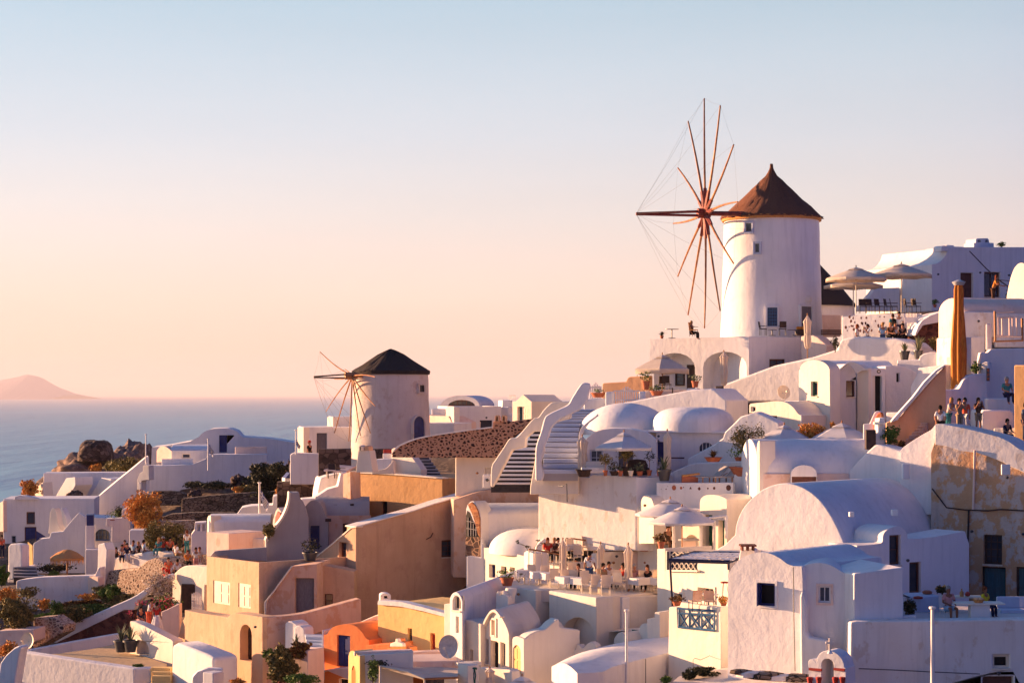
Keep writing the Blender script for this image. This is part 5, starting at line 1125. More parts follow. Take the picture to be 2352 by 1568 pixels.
# pebbled curved wall
T(6)
r=house('pebbled_wall','curved reddish wall studded with dark lava pebbles','wall',200,1070,122)
pts=[(-680,1070),(-672,1030)]+catm([(-672,1030),(-640,985),(-590,945),(-500,905),(-400,870),(-250,838),(0,800),(200,772),(430,742)],3)[1:]+[(440,672),(590,668),(600,680),(870,645),(900,650),(620,880),(480,1075)]
block('wall',pts,118,12,.8,'pebbled',root=r,x0=480,bevel=.06)
cp=catm([(-672,1018),(-640,970),(-590,930),(-500,890),(-400,856),(-250,825),(0,788),(200,760),(435,730)],3)
block('coping',[(-690,1040)]+cp+[(435,745),(200,774),(0,802),(-250,840),(-400,872),(-500,907),(-590,947),(-660,1012)],117.9,12,.95,'white2',root=r,x0=480,bevel=.04)
for x in(455,530):
 block('arched_vent',[(x,680),(x,630)]+arc(x,630,x+50,628,24,8)[1:]+[(x+52,680)],117.7,12,.4,'peach',root=r,bevel=.03,holes=[H(x+14,x+38,622,672,k='o',rec=.3,arch=1)])
block('niche',[(625,870),(625,760),(640,735),(740,780),(735,800),(660,870)],117.8,12,.1,'dwood',root=r,bevel=0)
# white houses behind
T(6)
r=house('far_white_house','long white house with two dark openings beyond the pebbled wall','house',250,790,158)
block('wall',Rct(5,530,510,900),150,-14,6,'white',root=r,holes=[H(118,192,710,775,m='dwood',rec=.2,g=(1,1)),H(292,428,662,900,k='d',m='navy',rec=.25)],x0=5,bevel=.03,par=(.3,.25))
block('wing',[(530,700),(530,512),(610,512),(610,590),(650,620),(650,700)],151,30,2,'white',root=r)
block('chimney',Rct(540,650,442,700),153,-10,2,'white',root=r)
for k in range(6):MB().tube([P(615+14*k,440,153)-r.location,P(615+14*k,385,153)-r.location],.015,.015,3).build('rail_bar','metal',r)
MB().tube([P(615,390,153)-r.location,P(688,388,153)-r.location],.015,.015,3).build('rail','metal',r)
lamp(365,632,149.6,'tiny dark lamp above the wide opening of the far white house')
r=house('aedicule','small white gabled porch with a turquoise door beyond the pebbled wall','porch',760,660,146)
block('wall',[(652,760),(652,455),(690,450),(770,380),(850,450),(862,455),(862,760)],142,50,3.0,'cream',root=r,x0=862,holes=[H(705,765,512,665,k='d',m='teal',rec=.3),H(770,822,512,665,k='d',m='cpaint',rec=.1)],bevel=.03)
r=house('arched_house','white house with a round glazed gable beyond the small windmill','house',100,520,165)
block('wall',[(-155,700)]+[(-150,520)]+arc(-150,520,290,508,125,16)[1:]+[(290,700)],158,8,8,'white',root=r,x0=290,holes=[H(-60,240,437,505,m='rwood',pm='glass',rec=.35,arch=.45,g=(6,1))],bevel=.04)
T(4)
r=house('stepped_house','stepped white walls directly beyond the small windmill','house',1750,1080,152)
block('wall',Rct(1600,1920,955,1150),146,25,3,'white',root=r)
block('wall',[(1600,1150),(1600,860),(1680,875),(1860,880),(1895,950),(1895,1150)],149,52,4,'pinkw',root=r)
block('wall',Rct(1670,1830,800,1150),152,10,3,'white',root=r)
block('wall',[(1825,1150),(1826,778),(1920,780),(1920,1150)],148.8,60,.5,'cream',root=r)
# ================= tower house under the ramp wall =================
T(12)
r=house('tower_house','white house of rounded towers with green window and black door','house',1500,900,113)
block('tower',[(1045,1100),(1045,262),(1060,245)]+arc(1060,245,1385,262,108,16)[1:]+[(1395,1100)],110,58,.75,'cream',root=r,holes=[H(1178,1252,382,545,m='green',pm='glass',rec=.25,g=(1,1))],bevel=.05)
block('bay',[(1480,1100),(1490,262),(1530,215),(1580,185),(1620,205),(1665,260),(1682,290),(1684,1100)],111.6,-12,3,'white',root=r,holes=[H(1568,1665,375,552,m='rwood',pm='glass',rec=.25,g=(1,1))],bevel=.05)
block('porch',[(1684,1100),(1684,230),(1690,190),(1740,225),(1812,238),(1815,1100)],111,55,.55,'cream',root=r,bevel=.04)
block('door_tower',Rct(1813,2002,237,1100),111.1,-16,2.0,'white',root=r,holes=[H(1857,1962,320,712,k='d',m='black',rec=.3)],bevel=.04)
block('arched_rib',[(1500,262)]+catm([(1500,262),(1530,215),(1590,172),(1640,168),(1700,190),(1760,232),(1812,240)],3)[1:]+[(1812,262),(1740,262),(1690,292),(1672,290),(1640,225),(1590,190),(1540,225)],110.9,20,.3,'cream',root=r,bevel=.03)
block('wall',[(2000,1100),(2000,215),(2080,205),(2200,215),(2280,245),(2352,295),(2400,300),(2400,1100)],112.4,-14,3,'white',root=r,holes=[H(2122,2155,292,388,m='dwood',pm='glass',rec=.25,g=(1,1)),],bevel=.06)
barrel('roof',1290,2100,148,262,700,113.6,-5,4.0,'white',r)
r0=empty('clock_plaque',P(1926,272,110.7),'small round dark plaque over the black door','plaque'); MB().lathe([(0,0),(.11,0),(.11,.05),(0,.05)],n=20).build('disc','dwood',r0); r0.rotation_euler=(radians(90),0,0); MB().lathe([(0,.051),(.07,.051),(.07,.06),(0,.06)],n=16).build('dial','cpaint',r0)
r=house('low_vault_house','low white vaulted house with a square vent under the satellite dish','house',800,900,111)
block('wall',[(495,1000),(500,640),(515,625),(720,605)]+catm([(720,605),(800,598),(900,612),(980,665),(1040,740),(1080,755)],4)[1:]+[(1080,1150),(495,1150)],109,50,3,'cream',root=r,x0=1080,holes=[H(515,568,658,715,k='w',m='white',pm='black',rec=.2,g=(1,1)),H(742,805,760,880,k='d',m='gdoor',rec=.2)],bevel=.06)
block('raised_wall',[(880,760),(885,590),(1052,590),(1052,760)],111,44,1,'white',root=r,bevel=.05)
T(12); dish(880,500,112.6,.40,20,'round satellite dish lit on one edge on the ramp wall',m='cpaint',el=12)
tag(MB().tube([P(1075,755,108.7),P(1075,930,108.7)],.04,.04,6).build('drain_pipe','bluestep'),'thin grey drain pipe on the vaulted wall beside the tower','pipe')
umbrella(885,868,1120,660,104.5,'white parasol roof behind the flowering tree and long vault',rot=.2,hfac=.40,val=.2,mat='wcloth',n=6)
umbrella(1520,848,1120,880,103.5,'wide white parasol roof behind the long vault near the bell wall',rot=.5,hfac=.40,val=.2,mat='wcloth',n=6)
bush(1180,1040,104.8,300,190,'yellow-leaved bush between the two white parasol roofs',mat='dry',n=700,s=.09,seed=31)
bush(1420,905,108,60,80,'small orange shrub at the foot of the tall tower',mat='dry',n=150,s=.07,seed=32)
r=house('long_vault','long shaded barrel vault with small dormer over a brown shutter','house',1000,1560,101)
barrel('vault',592,1880,1018,1395,1760,99,-4,4.6,'white',r)
block('end_wall',[(578,1760),(580,1130),(588,1060),(600,1030),(614,1035),(616,1760)],98.8,60,1.0,'cream',root=r,bevel=.03)
block('dormer',[(955,1760),(958,1400)]+arc(958,1400,1245,1398,98,14)[1:]+[(1245,1760)],98.4,4,2.2,'white',root=r,holes=[H(968,1240,1430,1640,k='d',m='rwood',rec=.15)],bevel=.05)
block('flank_wall',Rct(600,1600,1397,1760),98.9,-4,.3,'pinkw',root=r,bevel=.04)
T(11); r=tag(MB().box((0,0,.5),(.5,.4,1.0)).build('ventilator','dwood',bevel=.02),'dark box at the end of the long vault ridge','box'); r.location=P(658,985,99)
r=house('bell_wall','small white wall with chimney box and orange lit side by the stair','wall',760,950,98)
block('wall',[(575,1000),(578,702),(650,695),(672,640),(700,580),(725,560),(765,560),(785,590),(785,690),(700,690),(700,1000)],101,20,.6,'white',root=r,x0=785,bevel=.06)
block('side',[(700,820),(705,650),(740,590),(770,572),(785,600),(790,820)],100.7,30,.3,'orange',root=r,x0=790,bevel=.03)
block('chimney',[(698,1000),(700,810),(755,800),(758,640),(822,630),(826,1000)],99.5,-10,.7,'white',root=r,bevel=.05)
block('ledge',Rct(752,828,682,712),99.2,-10,.85,'cream',root=r,bevel=.02)
bush(880,940,99.6,180,230,'green climbing shrub on the orange stair wall',mat='leaf',n=420,s=.08,seed=33,thr=.12)
bush(1000,975,100.5,110,90,'small reddish plant at the base of the orange wall',mat='bronze',n=130,s=.07,seed=34)
# agave pots upper
T(10)
potted(1035,1440,117.5,'first agave in a black pot on the white ledge',pw=.62,ph=.55,kind='spike',fw=1.0,fh=1.0,mat='agave',potm='metal',n=30,seed=41)
potted(1185,1425,117,'taller agave in a black pot beside the first one',pw=.55,ph=.5,kind='spike',fw=1.35,fh=1.45,mat='agave',potm='metal',n=40,seed=42)
bush(1350,1300,119.5,110,110,'small dry weed before the red grotto',mat='olive',n=120,s=.08,seed=43)
bush(270,1320,121,90,150,'wiry weed at the base of the perforated wall',mat='dbush',n=130,s=.07,seed=44)
potted(1370,860,131.5,'small potted bush against the sunlit wing of the top house',pw=.25,ph=.2,fw=.45,fh=.4,mat='leaf',seed=45)
bush(2105,192,137,90,50,'small plant on the flat roof of the top house',mat='leaf',n=120,s=.07,seed=46)
bush(1820,1590,107.8,110,120,'green plant tucked behind the scalloped wall',mat='leaf',n=220,s=.07,seed=47)
block('ledge_wall',[(950,1700),(950,1440),(1190,1435),(1200,1400),(1240,1370),(1320,1350),(1400,1370),(1460,1430),(1475,1470),(1475,1700)],114.8,30,1.4,'white',label='white ledge with a rounded hood below the agaves',cat='wall',bevel=.08)
# people on mill terrace
T(10)
gp='people on the mill terrace'
person(515,1350,124.9,'stand',60,'white','denim','red','long red-haired woman in white top and jeans at the perforated wall',gp,longh=True)
person(625,1350,124.6,'camera',-70,'white','denim','dark','person in white tank top holding a phone at the perforated wall',gp)
person(795,1330,124.2,'lean',170,'sky','denim','blond','blond person in pale blue leaning on the perforated wall',gp)
person(905,1240,124,'stand',200,'teal','black','brown','person in teal behind the blond one on the mill terrace',gp,bag=True)
person(975,1235,123.8,'stand',-20,'white','navy','dark','tall man in a white shirt standing above the crouched pair',gp,scale=1.06)
person(865,1190,123.2,'sitlean',20,'brown','black','blond','blond seated person in brown at the front of the group',gp)
person(935,1180,123.2,'sitback',10,'white','black','dark','seated person in white between the blond one and the woman in black',gp)
person(1030,1200,122.8,'sitlean',-40,'black','black','dark','dark long-haired woman in black seated by the picket gate',gp,longh=True)
person(2010,830,116.5,'lean',60,'orange','brown','red','orange-haired woman leaning on the pinkish vault at the top',longh=True)
T(11)
gp='people on the whitewashed ledge'
person(1430,705,96.8,'sitback',165,'white','black','dark','man in white t-shirt sitting on the ledge with his back turned',gp)
person(1515,800,98.0,'lean',40,'stripe','teal','blond','blond woman in striped top beside the man in white',gp,longh=True)
person(1640,810,97.6,'camera',25,'khaki','khaki','dark','person in camouflage colours taking a picture on the ledge',gp)
person(1700,820,98.4,'stand',-30,'coral','white','dark','man in a coral vest standing at the back of the ledge group',gp,scale=1.05)
person(1850,800,98.2,'camera',10,'brown','khaki','dark','long-haired woman in brown top and khaki shorts with raised hands',gp,shorts=True,longh=True)
person(2165,400,104.2,'sit',10,'teal','navy','grey','heavy man in a teal shirt sitting against the terrace wall',scale=1.12)
person(2140,850,97.9,'sitlean',30,'navy','navy','dark','man in dark clothes crouching low behind the whitewashed band',None)
person(2370,900,96.3,'stand',40,'grey','grey','dark','grey figure cut by the picture edge on the ledge',None,scale=1.1)
r=empty('camera_bag',P(1745,800,97.2),'dark bag standing on the ledge beside the woman with raised hands','bag'); MB().box((0,0,.16),(.34,.2,.32)).build('bag_body','terra',r,bevel=.05); MB().tube([(-.1,0,.3),(-.05,0,.42),(.05,0,.42),(.1,0,.3)],.015,.015,4).build('strap','metal',r)
# ================= big vault =================
T(0)
r=house('big_vault_house','huge white vaulted house with pink-lit gable end','house',1950,1370,90)
g=[(1640,1450),(1645,1262),(1665,1250),(1680,1235),(1688,1228)]+catm([(1688,1228),(1692,1200),(1706,1168),(1730,1140),(1755,1122),(1785,1111),(1815,1110),(1850,1122),(1880,1145),(1905,1178),(1925,1215),(1940,1252),(1949,1285),(1949,1330)],4)[1:]+[(1949,1450)]
block('vault',g,90,36,9.5,'white',root=r,skew=42,bevel=.05,sm=50)
T(13)
block('flank_wall',[(480,1560),(505,800),(510,718)]+catm([(510,718),(640,712),(740,700),(790,680),(800,600),(850,540),(960,502),(1030,540),(1062,600),(1066,645)],3)[1:]+catm([(1070,648),(1300,632),(1500,598),(1700,562)],3)+[(1745,700),(1745,1560)],88.4,-30,2.0,'white',root=r,x0=480,bevel=0,holes=[H(868,992,602,930,m='rwood',pm='glass',rec=.25,g=(1,2)),H(1088,1215,900,1245,m='rwood',pm='glass',rec=.25,g=(1,1))])
for x,y,s in((450,375,.22),(925,355,.28)):
 q=MB().box((0,0,0),(s,s*1.4,s)); o=q.build('vent_stub','white',r,bevel=.03); o.location=P(x,y,90.6 if x>600 else 89.2)-r.location
lamp(1070,880,87.8,'dark wall lamp above the lower window of the big vault house')
# front small vault
T(0)
r=house('corner_house','white vaulted house with open blue shutters facing the low sun','house',1840,1500,82)
g=[(1672,1720),(1672,1318)]+catm([(1672,1318),(1685,1298),(1705,1280),(1730,1270),(1748,1268),(1770,1271),(1792,1282),(1808,1294),(1822,1299)],4)[1:]+[(1841,1300),(1843,1330),(1846,1500),(1850,1720)]
block('wall',g,80.5,35,6.4,'white',root=r,skew=41,x0=1850,bevel=.10,sm=50,holes=[H(1742,1781,1338,1390,m='blue',pm='black',rec=.16,g=(1,1),sh=-1,sur='white')])
g=[(1846,1720),(1841,1500),(1838,1330),(1840,1302)]+catm([(1840,1302),(1858,1294),(1885,1292),(1910,1298),(1930,1310),(1946,1318),(1968,1317)],4)[1:]+[(1968,1720)]
block('bay_wall',g,80.4,12,5.5,'white',root=r,x0=1968,bevel=.12,sm=50,holes=[H(1880,1908,1345,1383,m='white',pm='glass',rec=.15,g=(2,1),sur='pinkw')])
block('annex',[(1960,1720),(1962,1318),(1966,1316),(2075,1302),(2077,1720)],79.6,-14,5.5,'white',root=r,x0=1962,bevel=.06)
block('buttress',[(1838,1560),(1836,1370),(1842,1355),(1850,1380),(1850,1450),(1858,1462),(1900,1470),(1900,1560)],79.8,25,.5,'white',root=r,bevel=.10)
q=MB().tube([P(1822,1301,80.2)-r.location,P(1823,1400,80.0)-r.location,P(1826,1540,79.8)-r.location],.022,.022,5); q.build('cable','metal',r)
q=MB().tube([P(1785,1274,82.2)-r.location,P(1784,1330,82.0)-r.location],.018,.018,4); q.build('cable','metal',r)
T(15); r=house('roof_chimney','small crumbling white chimney with a stone cap beside the corner house roof','chimney',1470,200,83)
block('stack',[(1375,230),(1395,110),(1410,95),(1540,85),(1560,110),(1570,180),(1560,230)],84,20,.7,'white2',root=r,bevel=.08)
for x in(1420,1480,1540):MB().box(P(x,78,83.8)-r.location,(.08,.5,.2)).build('leg','redstone',r)
MB().box(P(1482,48,83.8)-r.location,(.68,.7,.07)).build('cap_stone','redstone',r)
# long front wall
T(14)
r=house('front_wall','long shaded plaster wall under the dining terrace','wall',1400,1560,79)
block('wall',[(430,1900),(440,900),(510,885),(1170,880),(1700,872),(2352,865),(2500,862),(2500,1900)],79,-3,.9,'white2',root=r,x0=430,bevel=.08,holes=[H(2012,2190,1257,1400,m='cpaint',pm='black',rec=.25,g=(1,1)),H(1900,2232,1495,1800,k='d',m='rwood',rec=.25)])
lamp(2070,1455,78.7,'small dark lamp over the brown door in the long front wall')
L=r.location; MB().tube([P(530,1405,78.9)-L,P(900,1420,78.85)-L,P(1300,1440,78.85)-L,P(1865,1465,78.8)-L],.018,.018,4).build('cable','metal',r)
block('terrace_floor',Rct(430,2600,905,1100),80,-3,8,'floor',label='terrace floor behind the long front wall',cat='terrace',bevel=0)
block('planter_wall',[(820,960),(850,850),(1000,825),(1172,812),(1176,960)],80.2,-5,.5,'white',label='low white planter wall beside the annex',cat='wall')
r=empty('ceramic_group',P(880,850,80.4),'round cream ceramic plate leaning beside a red tile','plate'); MB().lathe([(0,0),(.24,.04),(.25,.06),(0,.03)],c=(0,0,0),n=24).build('plate_disc','cpaint',r); r.rotation_euler=(radians(75),0,radians(15)); r.location.z+=.22
r=tag(MB().box((0,0,.26),(.22,.07,.52),tilt=('Y',-.25)).build('red_tile','red',bevel=.02),'dark red slab leaning on the planter wall','tile'); r.location=P(935,830,80.3)
bush(1095,815,80.6,130,165,'dark green pot plant against the annex corner',mat='dbush',n=300,s=.07,seed=51)
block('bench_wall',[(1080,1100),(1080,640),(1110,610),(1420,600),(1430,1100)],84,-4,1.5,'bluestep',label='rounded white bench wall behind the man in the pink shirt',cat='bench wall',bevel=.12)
r=tag(MB().lathe([(0,0),(.2,.02),(.22,.1),(.12,.16),(0,.17)],n=16).build('cushion','terra',smooth=50),'brown bowl on the rounded bench wall','bowl'); r.location=P(1285,585,84.6)
r=tag(MB().lathe([(0,0),(.2,.02),(.2,.1),(0,.14)],n=16).build('cushion','red',smooth=50),'dark red cushion at the corner of the bench wall','cushion'); r.location=P(1185,640,83.9)
bush(1450,575,85.5,150,80,'dark leafy plant behind the man in the pink shirt',mat='dbush',n=260,s=.07,seed=52)
person(1520,765,81.6,'sit',15,'pink','sky','grey','sunburnt man in an open pink shirt sitting on a white chair',None,shorts=True,scale=1.1,skin=1)
wch=chair('white_chair','wpaint','wpaint','','chair',.95); place(wch,1500,880,82.0,radians(15),'white chair carrying the man in the pink shirt')
person(1925,745,82.6,'sit',45,'yellow','navy','red','red-haired woman in a yellow top sitting at the stone table',None,skin=1)
r=empty('stone_table',P(1850,870,81.2),'white slab table on a thick white block in the dining terrace','table'); sl=MB().box((0,0,.70),(2.0,.9,.07)); sl.build('tabletop','cream',r,bevel=.02); MB().box((.02,0,.33),(.8,.5,.66)).build('block_leg','white',r,bevel=.02)
r=empty('wood_table',P(1640,850,84),'pale table behind the man with drinks on it','table'); MB().box((.1,0,.92),(1.7,.8,.05)).build('tabletop','cpaint',r);
for i in(-.6,.8):MB().box((i,0,.45),(.06,.06,.9)).build('leg','metal',r)
r=tag(MB().lathe([(0,0),(.09,0),(.09,.18),(.03,.25),(.03,.34),(0,.34)],n=12).build('bottle','straw',smooth=40),'straw coloured bottle on the pale table','bottle'); r.location=P(1665,665,83.8); r.location.z=P(1640,850,84).z+.945
r=tag(MB().lathe([(0,0),(.10,.03),(.12,.12),(.06,.2),(0,.22)],n=12).build('vase','red',smooth=40),'round red jar on the pale table','jar'); r.location=P(1730,650,83.8); r.location.z=P(1640,850,84).z+.945
r=empty('bread_basket',P(1850,745,81.0),'wide basket of bread rolls on the stone table','basket'); r.location.z=P(1850,870,81.2).z+.737; MB().lathe([(0,0),(.16,0),(.27,.14),(.25,.15),(.15,.03),(0,.03)],n=20).build('basket_body','straw',r,smooth=40)
for i in range(5):MB().lathe([(0,0),(.08,.03),(.07,.09),(0,.12)],c=(.13*cos(i*1.3),.10*sin(i*1.3),.10),n=10).build('roll','peach',r,smooth=60)
for i,(x,w,l)in enumerate(((2070,1.0,'white cushioned sofa at the picture edge of the dining terrace'),(2300,1.4,'second white cushioned sofa section at the picture edge'))):
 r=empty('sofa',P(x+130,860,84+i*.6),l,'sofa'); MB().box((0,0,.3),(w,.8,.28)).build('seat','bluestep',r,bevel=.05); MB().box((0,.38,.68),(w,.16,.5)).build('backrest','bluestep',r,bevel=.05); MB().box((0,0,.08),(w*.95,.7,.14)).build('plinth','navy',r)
T(0); flagpole(2142,1397,1640,77.6,'thick white pole before the long shaded front wall',r_=.075)
flagpole(1439,1403,1640,86,'slim white pole before the terrace restaurant',r_=.055)
# belfry
T(14)
r=house('belfry','little white arched belfry with red mouldings and a cross','belfry',200,1700,76.5)
block('arch_wall',[(-20,1800),(-20,1405),(-30,1330),(-5,1300),(30,1305),(60,1340),(65,1330)]+arc(65,1330,370,1390,150,12)[1:]+[(385,1400),(390,1800)],76.5,34,.9,'white',root=r,x0=390,bevel=.05,holes=[H(118,255,1295,1900,k='o',rec=.89,arch=1)])
L=r.location; pl=Plane(390,76.5,34)
for x0,x1 in((-15,125),(258,378)):
 for y0,y1,nm in((1395,1418,'red_moulding'),):
  u0,z0=pl.uz(x0,y0); u1,z1=pl.uz(x1,y1); MB().add([pl.xyz(u,z,w)for u in(u0,u1)for z in(z0,z0-.10)for w in(-.06,.02)],[(0,1,3,2),(4,6,7,5),(0,4,5,1),(2,3,7,6),(0,2,6,4),(1,5,7,3)]).build(nm,'red',r,loc=L)
for x in(0,100,280,358):
 u,z=pl.uz(x,1495); c=pl.xyz(u,z,-.08)-L; MB().lathe([(.10,0),(.13,-.04),(.09,-.2),(.09,-.6),(.11,-.7)],c=tuple(c),n=12).build('column','red',r,smooth=40)
c=P(212,1205,76.4)-L; MB().box(c+Vector((0,0,.22)),(.07,.07,.52)).build('cross','cream',r); MB().box(c+Vector((0,0,.30)),(.32,.075,.075)).build('cross_arm','cream',r); MB().lathe([(.12,-.12),(.05,-.02),(0,0)],c=tuple(c),n=12).build('cross_base','white',r)
# ================= terraces with parasols (middle right) =================
T(7)
r=house('small_vault','small bright vault nestled under the parasol terrace wall','house',950,300,103)
block('wall',[(868,700),(870,290)]+catm([(870,290),(885,240),(910,185),(945,160),(985,170),(1015,215),(1035,275)],4)[1:]+[(1036,700)],103.5,60,5,'cream',root=r,bevel=.05)
lamp(935,275,103.0,'ochre lamp on the small bright vault',m='wood'); lamp(768,265,106.5,'ochre lamp on the stained sunlit wall',m='wood')
r=house('terrace_house','cream terrace house with white columns behind the two pale parasols','house',1500,760,102)
block('wall',[(850,1100),(855,300),(1050,290),(1530,360),(1535,780),(1535,1100)],102.5,50,1.0,'cream',root=r,holes=[H(1060,1240,430,760,k='o',rec=.9),H(1370,1535,605,780,k='o',rec=.6,arch=.8)][:1],bevel=.05)
block('vault',[(1540,1100),(1542,240)]+catm([(1542,240),(1560,195),(1610,165),(1680,160),(1760,172),(1815,195),(1838,215)],4)[1:]+[(1840,1100)],99.5,52,6,'cream',root=r,bevel=.06,holes=[H(1575,1680,380,765,k='d',m='green',rec=.5),H(1745,1812,440,760,k='d',m='green',rec=.4)])
block('arch_niche',[(1335,790),(1340,480),(1535,480),(1535,790)],100.6,50,.5,'cream',root=r,bevel=.03,holes=[H(1378,1530,600,782,k='o',rec=.4,arch=.9)])
for x in(1250,1560,1720):
 pass
r=house('white_pergola','slim white pergola posts in front of the green-framed doors','pergola',1700,770,98)
L=r.location
for x,yt,yb in((1255,480,770),(1555,425,775),(1835,390,640),(1700,440,775)):MB().box((P(x,(yt+yb)/2,98)-L),(.13,.13,(yb-yt)/4.8*98/F)).build('post','wpaint',r,bevel=.01)
MB().tube([P(1545,425,98)-L,P(1835,392,98)-L],.06,.06,4).build('beam','wpaint',r)
umbrella(1215,215,760,760,100.5,'pale parasol tilted behind the other one on the middle terrace',rot=.5,hfac=.36,val=.12,mat='wcloth')
umbrella(1345,300,800,740,97.5,'pale scalloped parasol in front on the middle terrace',rot=.2,hfac=.36,val=.14,mat='wcloth')
r=tag(MB().box((0,0,0),(1.6,1.4,.35)).build('roof_box','white',bevel=.04),'flat white roof block with folded chairs between parasols and vault','roof'); r.location=P(1480,350,102.2)
# boundary blocks beneath
r=house('pergola_house','cream house with small windows behind the navy pergola','house',1600,1400,92)
block('wall',[(1072,2000),(1070,752),(1160,750),(1165,1000),(1510,1010),(1510,778),(1770,778),(1862,790),(1862,2000)],91.5,55,3,'cream',root=r,x0=1862,bevel=.04,holes=[H(1265,1355,1248,1375,m='dwood',pm='glass',rec=.35,g=(2,1),sur='cream'),H(1525,1700,1185,1330,m='cpaint',pm='glass',rec=.45,g=(3,1),sur='cream')])
q=MB(); r2=r; L=r.location; pl=Plane(1862,91.5,55); rng=random.Random(8)
def lattice(x0,x1,y0,y1,n,mat,root,nm='lattice_bar',w=.03):
 L=root.location
 for i in range(n):
  a=x0+(x1-x0)*i/n; b=x0+(x1-x0)*(i+1)/n
  for p,q_ in(((a,y0),(b,y1)),((b,y0),(a,y1))):
   MB().tube([pl.xyz(*pl.uz(*p),-.05)-L,pl.xyz(*pl.uz(*q_),-.05)-L],w,w,4).build(nm,mat,root)
block('balcony_front',[(1165,1005),(1165,780),(1185,780),(1190,985),(1510,990),(1510,1010)],91.2,55,.2,'cream',root=r,x0=1862,bevel=.01)
lattice(1200,1505,900,985,6,'cpaint',r); lattice(1200,1505,790,850,4,'cpaint',r)
MB().add([pl.xyz(*pl.uz(x,y),w)-L for x,y in((1190,785),(1508,785),(1508,990),(1190,990))for w in(.0,.10)],[(0,2,4,6),(1,7,5,3),(0,1,3,2),(2,3,5,4),(4,5,7,6),(6,7,1,0)]).build('balcony_screen','navy',r)
r=house('navy_pergola','navy blue pergola roofed with slatted white boards','pergola',1500,1380,87)
L=r.location; T(7); FL=(1210,885); FR=(1862,890); BL=(1680,800); BR=(1965,805); DF,DB=87,90.5
for p,q_ in(((1195,882,DF),(1860,902,DF)),((1195,882,DF),(1480,795,DB)),((1860,902,DF),(2000,845,DB)),((1480,797,DB),(2000,808,DB))):MB().tube([P(*p)-L,P(*q_)-L],.085,.085,4).build('beam','navy',r)
for x,y0,y1,D in((1212,882,1385,DF),(1188,785,985,DB),(1858,900,985,DF)):MB().tube([P(x,y0,D)-L,P(x+(28 if y1>1300 else 0),y1,D)-L],.06,.06,4).build('post','navy',r)
for i in range(9):
 a=P(1215+72*i,876+2*i,DF); b=P(1490+57*i,797+i,DB)
 for t0,t1 in((.08,.28),(.42,.60),(.72,.92)):
  t0+=.07*(i%2); t1+=.07*(i%2); w=Vector((.42,0,0)); A_,B_=a.lerp(b,t0)-L,a.lerp(b,t1)-L
  MB().add([A_,A_+w,B_+w,B_,A_+Vector((0,0,.04)),A_+w+Vector((0,0,.04)),B_+w+Vector((0,0,.04)),B_+Vector((0,0,.04))],[(0,1,2,3),(7,6,5,4),(0,4,5,1),(1,5,6,2),(2,6,7,3),(3,7,4,0)]).build('roof_board','wpaint',r)
T(15)
r=house('balcony','balcony with a blue crossed railing beneath the navy pergola','balcony',900,1050,86)
block('wall',[(600,1600),(612,730),(640,725),(700,730),(712,950),(1130,985),(1135,730),(1185,725),(1190,1600)],85.5,52,1.6,'cream',root=r,x0=1190,bevel=.04)
pl=Plane(1190,85.5,52); L=r.location
def rb(a,b,w=.045,nm='railing_bar',m='pblue'):MB().tube([pl.xyz(*pl.uz(*a),-.06)-L,pl.xyz(*pl.uz(*b),-.06)-L],w,w,4).build(nm,m,r)
rb((720,742),(1128,768)); rb((725,795),(1128,815)); rb((725,945),(1130,985),.055)
for x in(738,850,985,1125):rb((x,745+(x-720)*.06),(x,950+(x-720)*.09))
for x0,x1 in((745,845),(860,980),(995,1118)):rb((x0,800),(x1,965)); rb((x1,808),(x0,950))
block('side_wall',Rct(1188,1258,735,1600),85.6,-35,3,'cream',label='shaded cream wall between the crossed railing and the corner house',cat='wall')
tb=chair('cane_chair','pinktan','navy','','chair',.95); place(tb,900,775,86.9,radians(200),'cane chair behind the blue crossed railing','cane chairs on the balcony'); place(tb,1070,775,87.2,radians(160),'cane chair nearer the corner house on the balcony','cane chairs on the balcony')
t2=table('balcony_table','round pale table beyond the blue crossed railing','cream','navy',.9,.9,.74,round_=True); t2.location=P(1050,765,88.2)
r=empty('red_stool',P(1225,640,88.5),'tiny red-seated bar stool against the peach wall','stool'); MB().lathe([(0,.72),(.18,.72),(.18,.78),(0,.8)],n=14).build('seat','red',r)
for i in range(3):MB().tube([(.1*cos(i*2.1),.1*sin(i*2.1),.72),(.2*cos(i*2.1),.2*sin(i*2.1),0)],.012,.012,4).build('leg','metal',r)
potted(700,715,86.6,'red-leaved plant at the pergola post on the balcony',pw=.4,ph=.2,fw=.7,fh=.3,mat='bronze',seed=61); potted(1215,715,86.4,'small orange plant on the balcony corner',pw=.3,ph=.15,fw=.5,fh=.3,mat='dry',seed=62)
T(7)
gp='terrace plants'
potted(930,780,105.6,'round dark shrub bowl on the middle terrace edge',pw=.7,ph=.2,fw=.95,fh=.5,mat='dbush',seed=63,n=420)
potted(1115,752,93.4,'reddish shrub in a terracotta pot under the parasols',pw=.34,ph=.34,fw=.7,fh=.42,mat='bronze',seed=64,n=300)
potted(945,1165,100.6,'dark shrub in a cream box against the curved wall',pw=.9,ph=.35,fw=.8,fh=.5,mat='dbush',potm='cpaint',seed=65,n=260)
person(1195,700,99.2,'sitback',20,'brown','brown','dark','small person in brown sitting under the parasols',None)
r=empty('round_table',P(1420,770,98.8),'grey round-topped table beneath the scalloped parasol','table'); MB().lathe([(.0,.5),(.55,.5),(.5,.58),(0,.6)],n=20).build('tabletop','slate',r); MB().box((0,0,.25),(.7,.6,.5)).build('pedestal','pinkw',r,bevel=.04)
